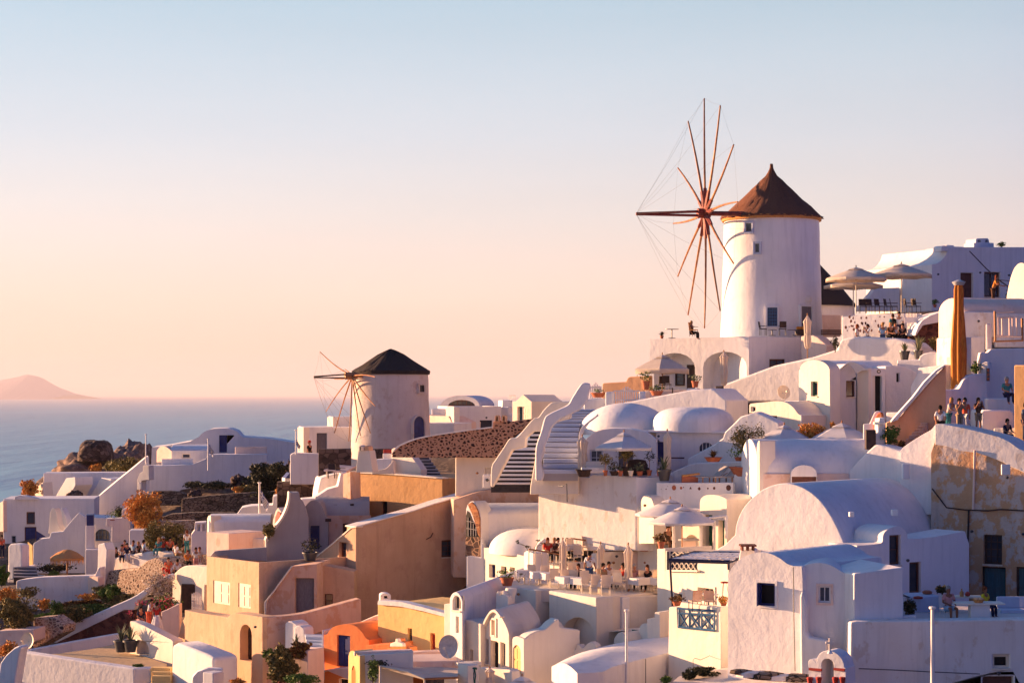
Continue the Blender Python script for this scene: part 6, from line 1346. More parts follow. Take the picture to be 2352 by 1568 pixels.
# ================= big vault bottom (pink roof) =================
T(0)
r=house('pink_roof_house','low vault with a rosy roof running to the lower edge','house',1330,1600,86)
pl=Plane(1326,84,58)
A_=[P(1267,1530,85.8),P(1326,1545,84.0),P(1412,1529,84.6),P(1485,1510,86.6),P(1665,1465,91.0)]
top=MB()
n_=14; vs=[]
lf=[(1267,1530,86.2),(1300,1512,87.5),(1340,1496,89.3),(1400,1480,92),(1465,1468,94.5),(1520,1455,97)]
rt=[(1326,1545,84.0),(1380,1542,84.6),(1412,1529,85.4),(1485,1510,87.2),(1560,1492,89.2),(1655,1465,92.2)]
NA=30; lfs=catm(lf,6); rts=catm(rt,6)
for a,b in zip(lfs,rts):
 p,q_=P(*a),P(*b)
 for k in range(9):t_=k/8; s_=p.lerp(q_,t_); s_.z+=.28*sin(pi*t_); vs.append(s_)
m_=len(lfs)
top.add(vs,[(i*9+k,i*9+k+1,(i+1)*9+k+1,(i+1)*9+k)for i in range(m_-1)for k in range(8)])
top.add([P(*a)for a in lfs]+[P(*a)-Vector((0,0,5))for a in lfs],[(i,i+1,m_+i+1,m_+i)for i in range(m_-1)]); top.add([P(*a)for a in rts]+[P(*a)-Vector((0,0,6))for a in rts],[(i,i+1,m_+i+1,m_+i)for i in range(m_-1)])
e_=[vs[k]for k in range(9)]; top.add(e_+[v-Vector((0,0,6))for v in e_],[(k,k+1,9+k+1,9+k)for k in range(8)]); top.add([vs[(m_-1)*9+k]for k in range(9)]+[vs[(m_-1)*9+k]-Vector((0,0,6))for k in range(9)],[(k,k+1,9+k+1,9+k)for k in range(8)])
top.build('vault','white',r,smooth=40,loc=r.location)
q=MB().tube([P(1483,1568,86.6)-r.location,P(1483,1512,86.9)-r.location],.02,.02,4); q.build('cable','metal',r)
T(15); MB_=MB().tube([P(880,1470,84.5),P(880,1310,84.5),P(900,1290,84.6),P(960,1310,85),P(1050,1270,86),P(1200,1100,88),P(1240,1060,89)],.012,.012,5); tag(MB_.build('hanging_cable','rwood'),'brown cable looping across the shaded wall of the rosy vault','cable')
bush(1000,1480,83.6,330,90,'dark green creeping shrub at the foot of the rosy vault wall',mat='dbush',n=600,s=.08,seed=66); bush(830,1520,83.3,160,90,'small dark shrub beside the creeping one',mat='dbush',n=260,s=.08,seed=67); bush(580,1560,83,110,70,'tiny dark shrub at the lower edge by the rosy vault',mat='leaf',n=160,s=.08,seed=68)
T(0); q=MB().add([P(1500,1600,80),P(1860,1600,78),P(1850,1545,81),P(1680,1530,84.5),P(1560,1552,84.2)],[(0,1,2,3,4)]); o=q.build('courtyard','floor'); tag(o,'grey lane beneath the corner house',None,None,'structure')
r=empty('rubble_heap',P(1800,1560,79.4),'broken whitewashed rubble at the base of the corner house','rubble')
for i,(x,y,s)in enumerate(((1700,1545,.3),(1725,1552,.42),(1755,1556,.5),(1790,1560,.45),(1830,1562,.5),(1860,1565,.4))):
 q=MB(); rng=random.Random(i); q.lathe([(0,-.1),(s,0),(s*.9,s*.4),(s*.4,s*.55),(0,s*.5)],c=tuple(P(x,y,79.6)-r.location),n=9,sx=1.6,fold=.12,k=3); q.build('boulder','white2' if i%2 else 'terrace',r)
# ================= centre: cistern roof, brick arch house =================
T(5)
r=house('brick_arch_house','long vaulted white house with a crumbling brick arch gable','house',1300,800,115)
barrel('vault',885,1860,-30,95,800,114,-8,5.0,'white',r)
block('gable',[(728,1150),(728,20),(745,-30),(775,-60),(810,-65),(840,-35),(870,30),(892,110),(895,1150)],113.6,44,1.0,'white',root=r,x0=895,bevel=.04,holes=[H(735,760,20,60,k='o',rec=.05)][:0])
pl=Plane(895,113.6,44)
def flat(root,pl,pts,w0,w1,mat,nm):
 n=len(pts); uz=[pl.uz(*p)for p in pts]; m=MB(); m.add([pl.xyz(u,z,w0)for u,z in uz]+[pl.xyz(u,z,w1)for u,z in uz],[tuple(range(n)),tuple(range(2*n-1,n-1,-1))]+[(i,(i+1)%n,n+(i+1)%n,n+i)for i in range(n)]); return m.build(nm,mat,root,loc=root.location)
flat(r,pl,[(730,540),(732,100),(742,40),(770,60),(800,140),(840,220),(880,330),(888,560)],-.02,.1,'black','opening')
flat(r,pl,[(762,-30),(800,-55),(838,-20),(868,40),(888,130),(890,330),(872,300),(838,170),(805,70),(775,10)],-.10,.1,'brick','brick_arch')
flat(r,pl,[(732,540),(732,330),(888,330),(890,562)],-.07,.1,'rubble','brick_infill')
for x in(755,785,812,840):flat(r,pl,[(x,320),(x,110+(x-755)*1.2),(x+7,118+(x-755)*1.2),(x+7,320)],-.06,-.03,'gdoor','bar')
for y in(150,230):flat(r,pl,[(740,y),(860,y+20),(860,y+27),(740,y+7)],-.07,-.04,'gdoor','bar')
T(6)
block('terrace_wall',[(0,2400),(0,1540),(240,1460),(480,1402),(800,1392),(1140,1382),(1150,1400),(1170,2400)],118.5,-6,2.2,'pinktan',x0=0,label='rosy stained terrace wall above the long white vault',cat='wall',bevel=.08)
tag(MB().tube([P(1255,1560,104.6),P(1250,1360,104.6),(P(1200,1390,104.8)),P(1160,1385,105)],.03,.03,5).build('wall_cable','metal'),'thin bent cable at the corner of the stained sunlit wall','cable')
T(5)
tag(MB().tube([P(1860,240,113.2),P(1868,60,113.2),P(1840,-60,113.4),P(1800,-120,113.6)],.06,.05,6).build('drain_hose','metal'),'black hose bending down the end of the long vault','hose')
r=tag(MB().tube([P(1675,240,113.0)]+[P(1765-85*cos(pi*k/8),175-85*sin(pi*k/8),113.0)for k in range(9)],.035,.035,5).build('hose_loop','metal'),'looped black hose against the long vault wall','hose')
# pink dome with wall and small windows
r=house('pink_dome_house','cream house with a rosy shell-shaped dome and three little windows','house',1200,800,112)
dome('dome',1480,500,1000,268,112.6,2.6,root=r,p=.82)
block('drum_shadow',catm([(1010,520),(1040,400),(1120,300),(1250,225),(1400,212),(1500,232)],4)+[(1500,520)],113.8,-5,.5,'white',root=r,x0=1010,bevel=.05)  # solid white curved slab behind the dome
block('wall',[(940,1200),(920,445),(1060,462),(1250,510),(1380,545),(1385,1200)],109.5,56,2.0,'cream',root=r,bevel=.04,holes=[H(980,1050,632,778,m='blue',pm='glass',rec=.35,g=(1,1)),H(1115,1172,655,745,m='blue',pm='glass',rec=.35,g=(1,1)),H(1212,1265,665,730,m='dwood',pm='glass',rec=.35,g=(1,1))])
block('side_wall',[(745,1300),(740,540),(890,562),(892,350),(925,440),(945,1300)],113.0,20,.5,'white',root=r,x0=945,bevel=.03)
block('rim_wall',catm([(1500,430),(1560,370),(1650,300),(1740,268),(1850,252),(2000,242),(2200,232),(2290,230)],3)+[(2290,420),(1500,520)],109,-6,.5,'white',label='curved lilac parapet around the upper restaurant terrace',x0=1500,cat='parapet',bevel=.05)
# ================= restaurant terraces =================
T(16)
r=house('restaurant_building','cream terrace building with a big arch under the restaurant','building',1700,1100,100)
FW=[(1130,1400),(1132,500),(1160,500),(1495,545),(1498,1400)]
block('front_wall',FW,98,52,4,'cream',root=r,bevel=.04)
block('corner_wall',Rct(1500,1642,548,1400),98.05,-30,2.0,'cream',root=r,x0=1500,bevel=.03)
block('arch_wall',[(1640,1500),(1642,545),(1730,560),(2165,625),(2168,1500)],94.8,50,5.0,'cream',root=r,bevel=.05,holes=[H(1790,2150,845,1800,k='o',rec=2.4,arch=.85)])
block('side_wall',Rct(2168,2352,628,1500),94.85,-25,4,'cream',root=r,x0=2168,bevel=.03)
T(7)
block('side_wall',[(655,1800),(655,1290),(1085,1268),(1090,1800)],96.0,-22,3,'cream',root=r,x0=655,bevel=.03)
block('pilaster',Rct(648,688,1290,1800),95.7,50,.5,'white',root=r,bevel=.02)
T(16)
# lower restaurant floor
fl=MB(); T(0)
fz=P(0,1372,98).z+.02
T(16)
pts=[P(1150,520,101.5),P(1500,550,98.2),P(1660,560,98.2),P(2168,640,95.0),P(2352,620,95.9)]
fpoly=[Vector((p.x,p.y,0))for p in pts]; T(7)
pts2=[P(1090,1280,101.0),P(1080,1100,107),P(-200,1000,110)]
fpoly+=[Vector((p.x,p.y,0))for p in pts2]
T(0); F1=P(0,1355,98).z
mb=MB(); n=len(fpoly); mb.add([(p.x,p.y,F1-.05)for p in fpoly]+[(p.x,p.y,F1-.6)for p in fpoly],[tuple(range(n)),tuple(range(2*n-1,n-1,-1))]+[(i,(i+1)%n,n+(i+1)%n,n+i)for i in range(n)]); mb.build('restaurant_floor','floor',r,loc=r.location)
# upper restaurant terrace, curved retaining wall
T(7)
r=house('upper_terrace','curved rosy retaining wall carrying the upper restaurant terrace','terrace',700,1200,106)
block('wall',[(310,1400),(315,810),(400,800),(410,1400)],105,48,2.5,'cream',root=r,bevel=.04)
block('wall',[(480,1500),(482,782),(700,785),(980,780),(1082,770),(1085,1500)],106.0,10,1.0,'pinkw',root=r,x0=1085,bevel=.05)
T(5)
block('step_wall',[(1362,1200),(1365,500),(1395,482),(1470,510),(1475,1200)],103.8,58,1.0,'white',label='white square pillar at the corner of the restaurant terraces',cat='pillar',bevel=.03)
block('white_wall',[(1475,1000),(1478,612),(1760,655),(1855,672),(1860,740),(1865,1000)],104.5,55,.5,'cream',label='bright low wall below the wooden restaurant rail',cat='wall',bevel=.03)
block('terrace_platform',[(1475,900),(1478,618),(2070,640),(2070,900)],106.5,0,6,'slate',label='grey steps and platform of the upper restaurant terrace',cat='terrace',x0=1475,bevel=0)
T(5)
def rail(label,pts,D0,D1,h=.0,n=12):
 r=empty('wooden_railing',P(pts[0][0],pts[0][1]+120,D0),label,'railing'); L=r.location; m=len(pts)
 ps=[P(x,y,D0+(D1-D0)*i/(m-1))-L for i,(x,y)in enumerate(pts)]
 MB().tube(ps,.045,.045,5).build('top_rail','wood',r)
 for i in range(n+1):
  t=i/n*(m-1); k=min(int(t),m-2); p=ps[k].lerp(ps[k+1],t-k); MB().tube([p,p-Vector((0,0,.85))],.03,.03,4).build('post','cpaint',r)
rail('wooden railing sloping along the bright low wall',[(1420,465),(1600,492),(1760,525)],103.6,104.2,n=5)
rail('wooden railing across the upper restaurant terrace',[(1880,345),(2080,372),(2290,385)],107,107.5,n=6)
# parasols (closed) of the restaurant
closed_umbrella(1795,350,905,101.8,'wrapped cream parasol nearest the square white pillar',wpx=82,group='wrapped parasols of the restaurant',foot=.10)
closed_umbrella(2212,395,890,101.2,'wrapped cream parasol just past the waiter',wpx=74,group='wrapped parasols of the restaurant',foot=.06)
T(7); closed_umbrella(752,700,1290,97.6,'tallest wrapped cream parasol by the seated diners',wpx=88,group='wrapped parasols of the restaurant',foot=.16)
T(16); closed_umbrella(1640,1075,1420,92.5,'ochre wrapped parasol in the lower courtyard',wpx=76,mat='cloth',foot=.03); closed_umbrella(990,1395,1640,89,'ochre wrapped parasol at the lower edge by the cream box',wpx=92,mat='cloth',foot=.0)
# chairs and tables
dc=chair('director_chair','cloth','cpaint','','chair',1.05,True)
T(16); zf=F1-.05
def onfl(x,D):p=P(x,0,D); return Vector((p.x,p.y,zf))
lst=[(1470,101.6,'cream canvas chair closest to the square pillar'),(1590,101.2,'cream canvas chair second from the square pillar'),(1705,99.4,'low-backed canvas chair before the first wrapped parasol'),(1800,98.8,'cream canvas chair at the foot of the first wrapped parasol'),
(1920,98.6,'tall-backed canvas chair between first parasol and waiter'),(1910,102.5,'bright canvas chair standing behind the tall-backed one'),(1965,102.6,'bright canvas chair right behind the waiter'),(2030,98.2,'canvas chair tucked against the waiter'),(2055,96.6,'canvas chair on the parapet below the waiter'),(2145,96.3,'canvas chair on the parapet below the second parasol'),(2265,95.9,'canvas chair at the rounded building corner')]
for i,(x,D,l)in enumerate(lst):place(dc,0,0,0,radians((160,190,175,200,170,10,-15,180,175,190,185)[i]),l,'canvas chairs of the restaurant',loc=onfl(x,D))
T(7)
for i,(x,D,l)in enumerate(((660,97.0,'canvas chair on the parapet before the diners'),(630,98.6,'canvas chair beside the bearded diner'),(905,98.3,'canvas chair under the potted shrub'),(1030,98.8,'canvas chair farthest along the curved wall'),(1000,97.6,'canvas chair on the parapet nearest the cream pergola house'))):place(dc,0,0,0,radians(150+20*i),l,'canvas chairs of the restaurant',loc=onfl(x,D))
T(16)
tt=table('dining_table','','wpaint','cpaint',.75,.75,.74,cloth='wcloth')
for i,(x,D,l)in enumerate(((1370,101.5,'small white table by the terracotta bowl'),(1530,100.6,'white-clothed table between the first canvas chairs'),(1650,100.0,'white-clothed table near the first wrapped parasol'),(1830,98.0,'white-clothed table between parasol and waiter'),(2000,97.4,'white-clothed table below the waiter'),(2200,96.5,'white-clothed table below the second wrapped parasol'))):place(tt,0,0,0,.2*i,l,'white restaurant tables',loc=onfl(x,D))
T(7)
for i,(x,D,l)in enumerate(((430,96.6,'white-clothed table at the rounded corner'),(590,98.0,'white-clothed table in front of the bearded diner'),(880,97.3,'white-clothed table by the potted shrub'),(1060,97.4,'white-clothed table at the end of the restaurant'))):place(tt,0,0,0,.3*i,l,'white restaurant tables',loc=onfl(x,D))
T(16)
person(2090,520,99.4,'walk',160,'white','denim','dark','waiter in white shirt and dark trousers walking between the tables',None,scale=1.08).location.z=zf
T(7)
for a in((540,99.8,'sit',20,'white','black','dark','seated diner in white with sunglasses by the second parasol',0,False),(690,99.0,'sit',-50,'red','black','dark','long-haired diner in dark red beside the tall parasol',0,True),(820,98.4,'sit',-20,'pink','black','grey','diner in a checked pink shirt behind the tall parasol',1,False)):
 p=person(a[0],1100,a[1],a[2],a[3],a[4],a[5],a[6],a[7],'diners on the lower restaurant terrace',longh=a[9]); q=onfl(a[0],a[1]); p.location=(q.x,q.y,zf-.0)
 place(dc,0,0,0,radians(a[3]),'canvas chair carrying the '+a[7].split(' by ')[0].split(' beside ')[0].split(' behind ')[0],'canvas chairs of the restaurant',loc=q+Vector((0,.0,0)))
T(5)
zu=P(1600,640,106).z
up=[(1630,560,105.6,'red','black','red','auburn-haired guest nearest the bare branches',True,20),(1700,560,105.9,'brown','black','blond','blond guest at the railing table',False,-30),(1745,560,106.2,'red','black','dark','dark-haired guest in red at the railing table',False,30),(1845,560,107,'black','black','dark','dark-haired guest behind the first wrapped parasol',False,60)]
for x,y,D,a,b,h,l,lh,rz in up:
 p=person(x,y,D,'sit',rz,a,b,h,l,'guests on the upper restaurant terrace',longh=lh); p.location.z=P(x,640,D).z+.15
 place(dc,0,0,0,radians(rz),'canvas chair under the '+l.replace(' guest','-guest').split('-guest')[0]+' guest','canvas chairs of the restaurant',loc=p.location.copy())
for i,(x,y,D,l)in enumerate(((1960,600,105.8,'tall cream chair at the steps of the upper terrace'),(1900,520,106.5,'pale blue draped chair beside the steps'),(2120,500,107.2,'cream chair under the far railing'),(2060,490,107.4,'cream chair in the middle of the far railing'))):place(dc,x,y+40,D,radians(30*i),l,'canvas chairs of the restaurant')
place(tt,1900,560,106.8,.2,'white-clothed table on the upper restaurant terrace','white restaurant tables')
T(7)
person(565,730,108.6,'sit',60,'navy','navy','red','guest in navy at the flowering pot on the upper terrace','guests on the upper restaurant terrace',longh=True)
person(640,800,107.4,'sitback',10,'sky','black','dark','dark-haired guest in pale blue with turned back on the upper terrace','guests on the upper restaurant terrace')
for i,(x,y,D,l)in enumerate(((350,640,109,'pale blue draped chair on the upper terrace edge'),(470,640,109,'cream draped chair on the upper terrace edge'),(660,660,109,'cream chair behind the guest in navy'))):place(dc,x,y+30,D,radians(150+20*i),l,'canvas chairs of the restaurant')
potted(580,560,109.5,'red flowering pot above the guest in navy',pw=.3,ph=.5,fw=.9,fh=.6,mat='flower',seed=71); potted(675,590,109,'tall bronze plant beside the red flowering pot',pw=.3,ph=.5,fw=.5,fh=.8,mat='bronze',seed=72)
potted(460,780,107,'green plant in a red pot on the curved wall',pw=.4,ph=.25,fw=.75,fh=.5,mat='leaf',potm='red',seed=73)
lamp(625,835,105.6,'hooked dark lamp on the curved wall by the second parasol'); lamp(962,835,105.7,'hooked dark lamp on the curved wall near the pergola'); lamp(590,905,105.6,'lower bronze lamp on the curved wall',m='wood'); lamp(938,905,105.7,'lower bronze lamp near the pergola',m='wood')
T(5)
potted(1180,868,99.5,'wide terracotta bowl with greenery on the terrace corner',pw=.68,ph=.42,fw=.9,fh=.5,mat='leaf',seed=74);
r=empty('bare_plant',P(1450,480,104.2),'bare twisted plant at the corner of the railing','plant')
for i in range(7):a=i*.9; MB().tube([(0,0,-.3),(.35*cos(a),.1*sin(a),.25),(.75*cos(a)-.1,.2*sin(a),.35+.18*sin(i*2.3))],.02,.008,4).build('branch','olive',r); leaves(MB(),(.72*cos(a)-.1,.2*sin(a),.38+.18*sin(i*2.3)),(.14,.1,.05),14,.06,seed=i).build('leaf_tuft','dbush',r)
r=empty('bare_plant',P(1310,830,100.4),'thin bare plant by the terracotta bowl','plant')
for i in range(5):a=i*1.2; MB().tube([(0,0,0),(.2*cos(a),.1*sin(a),.2),(.3*cos(a)+.05,.2*sin(a),.45)],.012,.008,4).build('branch','olive',r)
leaves(MB(),(.12,0,.42),(.12,.1,.05),20,.05,seed=9).build('leaf_tuft','dbush',r)
# ================= white houses below =================
T(16)
r=house('tall_chapel','tall narrow white house with arched top window and long vault roof','house',620,1340,95)
block('vault',[(548,1700),(550,640),(560,610)]+catm([(560,610),(575,585),(595,570),(620,565),(645,580),(670,620),(685,665)],3)[1:]+[(690,1700)],93.5,50,13.5,'white',root=r,skew=14,bevel=.05,sm=50,holes=[H(578,670,602,765,m='cpaint',pm='glass',rec=.25,arch=1,g=(2,1)),H(614,648,832,1012,m='cpaint',pm='gdoor',rec=.2,g=(1,1))])
block('front_wing',[(700,1700),(692,862),(790,875),(890,915),(892,1700)],93,55,2,'cream',root=r,bevel=.03,holes=[H(768,805,1198,1338,k='d',m='cpaint',rec=.25)])
block('pilaster',[(484,1700),(486,695),(550,690),(552,1700)],95,40,.8,'cream',root=r,bevel=.03)
r=house('small_chapel','small vaulted chapel-like house with pointed arched front','house',1040,1420,93)
g=[(880,1700),(880,1015)]+catm([(880,1015),(895,950),(930,860),(975,790),(1020,758),(1060,768),(1105,825),(1150,900),(1185,980),(1198,1028)],4)[1:]+[(1205,1700)]
block('vault',g,91.5,56,4.2,'cream',skew=22,root=r,bevel=.04,sm=50,holes=[H(1015,1055,870,1035,m='cpaint',pm='pinkw',rec=.2,g=(1,1),sur='cream'),H(922,978,1075,1350,m='cpaint',pm='gdoor',rec=.2,g=(1,1)),H(998,1085,1100,1412,k='d',m='black',rec=.3,fr='cpaint'),H(1105,1162,1118,1392,m='cpaint',pm='gdoor',rec=.2,g=(1,1))])
block('arch_trim',[(890,990)]+catm([(890,990),(905,930),(940,850),(985,782),(1022,757),(1060,770),(1110,835)],3)[1:]+[(1095,850),(1050,795),(1020,782),(985,808),(945,880),(915,950),(900,1000)],91.2,56,.25,'cream',root=r,x0=1205,bevel=.02)
block('chimney',[(1055,780),(1058,590),(1070,555),(1085,555),(1095,600),(1125,600),(1130,555),(1140,548),(1150,560),(1170,600),(1190,620),(1190,780)],95,30,.7,'cream',root=r,bevel=.03)
MB().lathe([(.16,-.2),(.16,.5),(.24,.75),(.28,.9),(.26,1.0),(0,1.02)],c=tuple(P(1225,745,95.5)-r.location),n=20).build('flue','cream',r,smooth=50)
r=house('lower_house','cream house with an arched yellow niche stepping up to the big arch','house',1300,1470,92)
block('wall',[(1235,1700),(1238,1085),(1250,1060),(1280,1050),(1365,1078),(1368,1700)],90.5,54,.9,'cream',root=r,bevel=.05,holes=[H(1245,1328,1148,1465,k='d',m='yellow',rec=.12,arch=1)])
block('flank_wall',[(1368,1700),(1370,1082)]+catm([(1370,1082),(1430,1030),(1520,990),(1600,972),(1660,920),(1720,870),(1750,862),(1762,900),(1768,950),(1900,970),(1985,980)],3)[1:]+[(1990,1700)],90.6,-28,.7,'cream',root=r,x0=1368,bevel=.06)
barrel('roof',1250,1520,975,1075,1300,93,-22,3,'cream',r)
dome('roof_hump',1680,985,260,118,95,1.6,'cream',root=r)
block('wall',[(1720,1700),(1725,900),(1775,1000),(1985,975),(1990,1700)],97.6,-20,.5,'cream',root=r,x0=1720,bevel=.03)
lamp(1305,585,98.8,'small bronze lamp on the terrace building near the flue',m='wood')
T(16)
block('stepped_gate',[(1835,1700),(1838,1200),(1940,1195),(1942,1140),(1975,1140),(2000,1180),(2020,1180),(2060,1130),(2095,1110),(2140,1130),(2160,1160),(2165,1700)],91,40,.4,'cream',label='low scalloped cream wall above the rosy vault roof',cat='wall',bevel=.04)
T(15)
block('small_gable',[(0,1150),(5,1080)]+catm([(5,1080),(40,1025),(80,1005),(115,1030),(138,1085)],3)[1:]+[(140,1150)],92.5,48,1.5,'cream',label='tiny rounded gable beside the slim white pole',cat='gable',bevel=.03)
block('small_gable',[(280,1100),(285,960)]+catm([(285,960),(305,925),(345,908),(385,930),(405,985)],3)[1:]+[(405,1100)],92.8,48,1.5,'cream',label='tiny rounded gable below the cream stepped wall',cat='gable',bevel=.03)
block('low_house',[(-60,1200),(-50,1000),(200,985),(345,975),(345,1200)],93.6,30,1.5,'cream',label='low cream house with a green-framed window by the tiny gables',cat='house',holes=[H(205,300,980,1080,m='green',pm='cpaint',rec=.1,g=(1,1))],bevel=.03)
block('stepped_wall',[(368,1100),(370,858),(450,850),(455,785),(512,785),(512,1100)],92.2,40,1,'cream',label='stepped cream wall against the pergola house',cat='wall',bevel=.03)
T(16)
r=house('cream_box_house','small cream roof box with a decorative iron grille at the lower edge','house',700,1500,89)
block('wall',[(632,1800),(635,1352),(730,1362),(745,1375),(748,1800)],88,56,.6,'cream',root=r,bevel=.03)
block('wall',[(848,1800),(850,1395),(1205,1415),(1230,1440),(1235,1800)],88.5,50,.5,'cream',root=r,bevel=.03)
block('parapet',Rct(635,900,1345,1380),90.5,-15,.6,'cream',root=r,bevel=.02)
for k in range(3):
 for a in(-1,1):MB().tube([P(765+28*k+0,1400,88.2)-r.location,P(765+28*k+a*14,1480,88.2)-r.location,P(765+28*k,1580,88.2)-r.location],.03,.03,4).build('grille_bar','green',r)
MB().tube([P(750,1395,88.2)-r.location,P(850,1405,88.2)-r.location],.05,.05,4).build('grille_bar','green',r)
umbrella(1345,1500,1760,820,87.5,'pale canvas canopy peak at the lower edge beside the rosy vault',rot=.3,hfac=.4,mat='wcloth',n=4)
# dish + awning + yellow gable
dish(540,1165,91.5,.54,-28,'big grey satellite dish above the flat awning',el=4)
r=house('flat_roof','flat rosy roof edge beneath the big satellite dish','roof',200,1330,93)
block('parapet',[(-420,1420),(-418,1250),(0,1232),(200,1222),(430,1212),(640,1340),(640,1420)],94,-8,.6,'pinkw',root=r,x0=-420,bevel=.04)
block('slab',Rct(-420,640,1335,1420),90.5,-6,2.5,'pinkw',root=r,x0=-420,bevel=.02)
r=empty('awning',P(100,1440,88),'wide pale canvas awning with a wooden edge beam','awning'); L=r.location
aw=[P(-330,1352,88.5),P(-90,1345,92),P(640,1400,90.5),P(640,1500,87.5),P(270,1515,86.5),P(100,1440,87),P(-200,1372,87.8)]
n=len(aw); MB().add([p-L for p in aw]+[p-L-Vector((0,0,.06))for p in aw],[tuple(range(n)),tuple(range(2*n-1,n-1,-1))]+[(i,(i+1)%n,n+(i+1)%n,n+i)for i in range(n)]).build('canvas','cloth',r)
MB().tube([P(640,1505,87.5)-L,P(270,1520,86.5)-L],.05,.05,4).build('beam','wood',r); MB().tube([P(270,1520,86.5)-L,P(90,1445,87)-L,P(-220,1378,87.8)-L],.04,.04,4).build('beam','cpaint',r)
for x in(270,-220):MB().tube([P(x,1520 if x>0 else 1380,86.6)-L,P(x,1760,86.6)-L],.05,.05,4).build('post','cpaint',r)
T(17)
r=house('yellow_gable_house','narrow yellow gable with a red pointed niche at the lower edge','house',1700,1560,89)
g=[(1632,1900),(1636,1275)]+catm([(1636,1275),(1650,1225),(1680,1207),(1712,1225),(1738,1262),(1752,1272),(1762,1262)],3)[1:]+[(1765,1900)]
block('gable',g,88.5,55,1.0,'yellow',root=r,bevel=.04,holes=[H(1672,1715,1375,1800,k='d',m='orange',rec=.1,arch=2)])
block('roof_wall',[(1745,1900),(1748,1262),(1765,1258),(2352,1222),(2352,1900)],88.6,-14,.6,'cream',root=r,x0=1748,bevel=.03)
block('roof',Rct(1700,2352,1222,1270),88.8,-14,.5,'pinkw',root=r,x0=1700,bevel=.05)
bush(1910,1555,87.2,120,250,'green climbing plant under the awning',mat='leaf',n=300,s=.07,seed=81,thr=.1); bush(1960,1380,88.2,260,60,'strip of foliage along the awning edge',mat='dbush',n=200,s=.06,seed=82)
# orange house etc
r=house('orange_house','vivid orange vaulted house with a dark blue door','house',1600,1400,102)
g=[(1362,1720),(1366,1035),(1400,1028)]+catm([(1400,1028),(1440,970),(1500,935),(1590,918),(1680,925),(1740,955),(1790,1010),(1830,1070),(1862,1090)],3)[1:]+[(1865,1720)]
block('wall',g,101,36,4.5,'orange',root=r,bevel=.04,sm=50,holes=[H(1512,1655,1040,1382,k='d',m='blue',rec=.18)])
block('side_pier',[(1342,1450),(1345,980),(1365,985),(1368,1450)],102.9,25,1.5,'bluestep',root=r,bevel=.03)
block('orange_block',[(1825,1500),(1828,1150),(2090,1135),(2095,1500)],99,38,3,'orange',root=r,bevel=.03)
block('terrace_block',[(1760,1400),(1850,1075),(2120,1065),(2125,1400)],102.2,-10,2,'peach',root=r,x0=1760,bevel=.04)
block('orange_block',[(2060,1200),(2065,1180),(2110,1170),(2112,1130),(2150,1120),(2155,1075),(2180,1080),(2190,1110),(2230,1120),(2260,1160),(2310,1170),(2318,1220)],96.5,45,.5,'orange',root=r,bevel=.03)
block('ornament',[(2090,1165),(2095,1130),(2150,1110),(2158,1075),(2180,1078),(2190,1112),(2235,1130),(2240,1165)],96.2,45,.2,'cream',root=r,bevel=.03)
block('base_wall',[(1180,1900),(1200,1480),(1380,1420),(1640,1390),(1640,1900)],100.4,36,2,'pinkw',label='flaking pinkish wall under the orange house',cat='wall',holes=[H(1530,1640,1520,1750,k='d',m='black',rec=.3)],bevel=.05)
r=house('grey_steps','grey worn steps climbing beside the orange house','stairs',1260,1440,101)
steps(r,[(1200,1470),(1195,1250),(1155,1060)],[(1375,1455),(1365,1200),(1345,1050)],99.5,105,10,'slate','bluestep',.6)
block('post',[(935,1300),(938,910)]+catm([(938,910),(965,890),(1000,885),(1045,905),(1070,930)],3)[1:]+[(1075,1300)],107,35,1.0,'white',label='first rounded white pier at the top of the grey steps',cat='pier',bevel=.12)
block('post',[(1035,1300),(1040,960)]+catm([(1040,960),(1065,938),(1100,935),(1135,955),(1148,985)],3)[1:]+[(1155,1300)],105.6,35,.8,'white',label='second lower rounded white pier beside the grey steps',cat='pier',bevel=.12)
block('planter_box',[(1000,1700),(1002,1215),(1030,1205),(1190,1205),(1192,1700)],97.8,30,1.4,'pinkw',label='square flaking planter with a bronze hedge on top',cat='planter',bevel=.05)
bush(1085,1290,98.2,240,170,'bronze hedge crowning the square planter',mat='bronze',n=900,s=.12,seed=83)
bush(900,1540,97.5,290,360,'large dark bronze hedge spilling beside the planter',mat='olive',n=2000,s=.13,seed=84)
bush(790,1330,99.5,180,140,'green shrub behind the bronze hedge',mat='leaf',n=500,s=.08,seed=85)
r=empty('spiky_plant',P(1065,1140,98.5),'thin spiky stalks rising from the bronze hedge','plant'); spikes(MB(),(0,0,0),.7,.75,12,3,w=.025).build('stalk','agave',r)
bush(1120,1600,94,360,140,'sunlit green bush at the lower edge',mat='leaf',n=800,s=.08,seed=86); bush(1140,1530,94.5,60,80,'pale feathery tuft above the sunlit green bush',mat='wflower',n=120,s=.07,seed=87); bush(410,1590,96,150,70,'ochre shrub at the lower edge by the dark stairwell',mat='dry',n=300,s=.08,seed=88)
person(880,1980,88,'stand',10,'white','navy','red','man in a white t-shirt walking at the lower edge','couple at the lower edge'); person(930,1985,89.2,'stand',30,'coral','navy','red','person with a red backpack just behind the man in white','couple at the lower edge',bag=True)
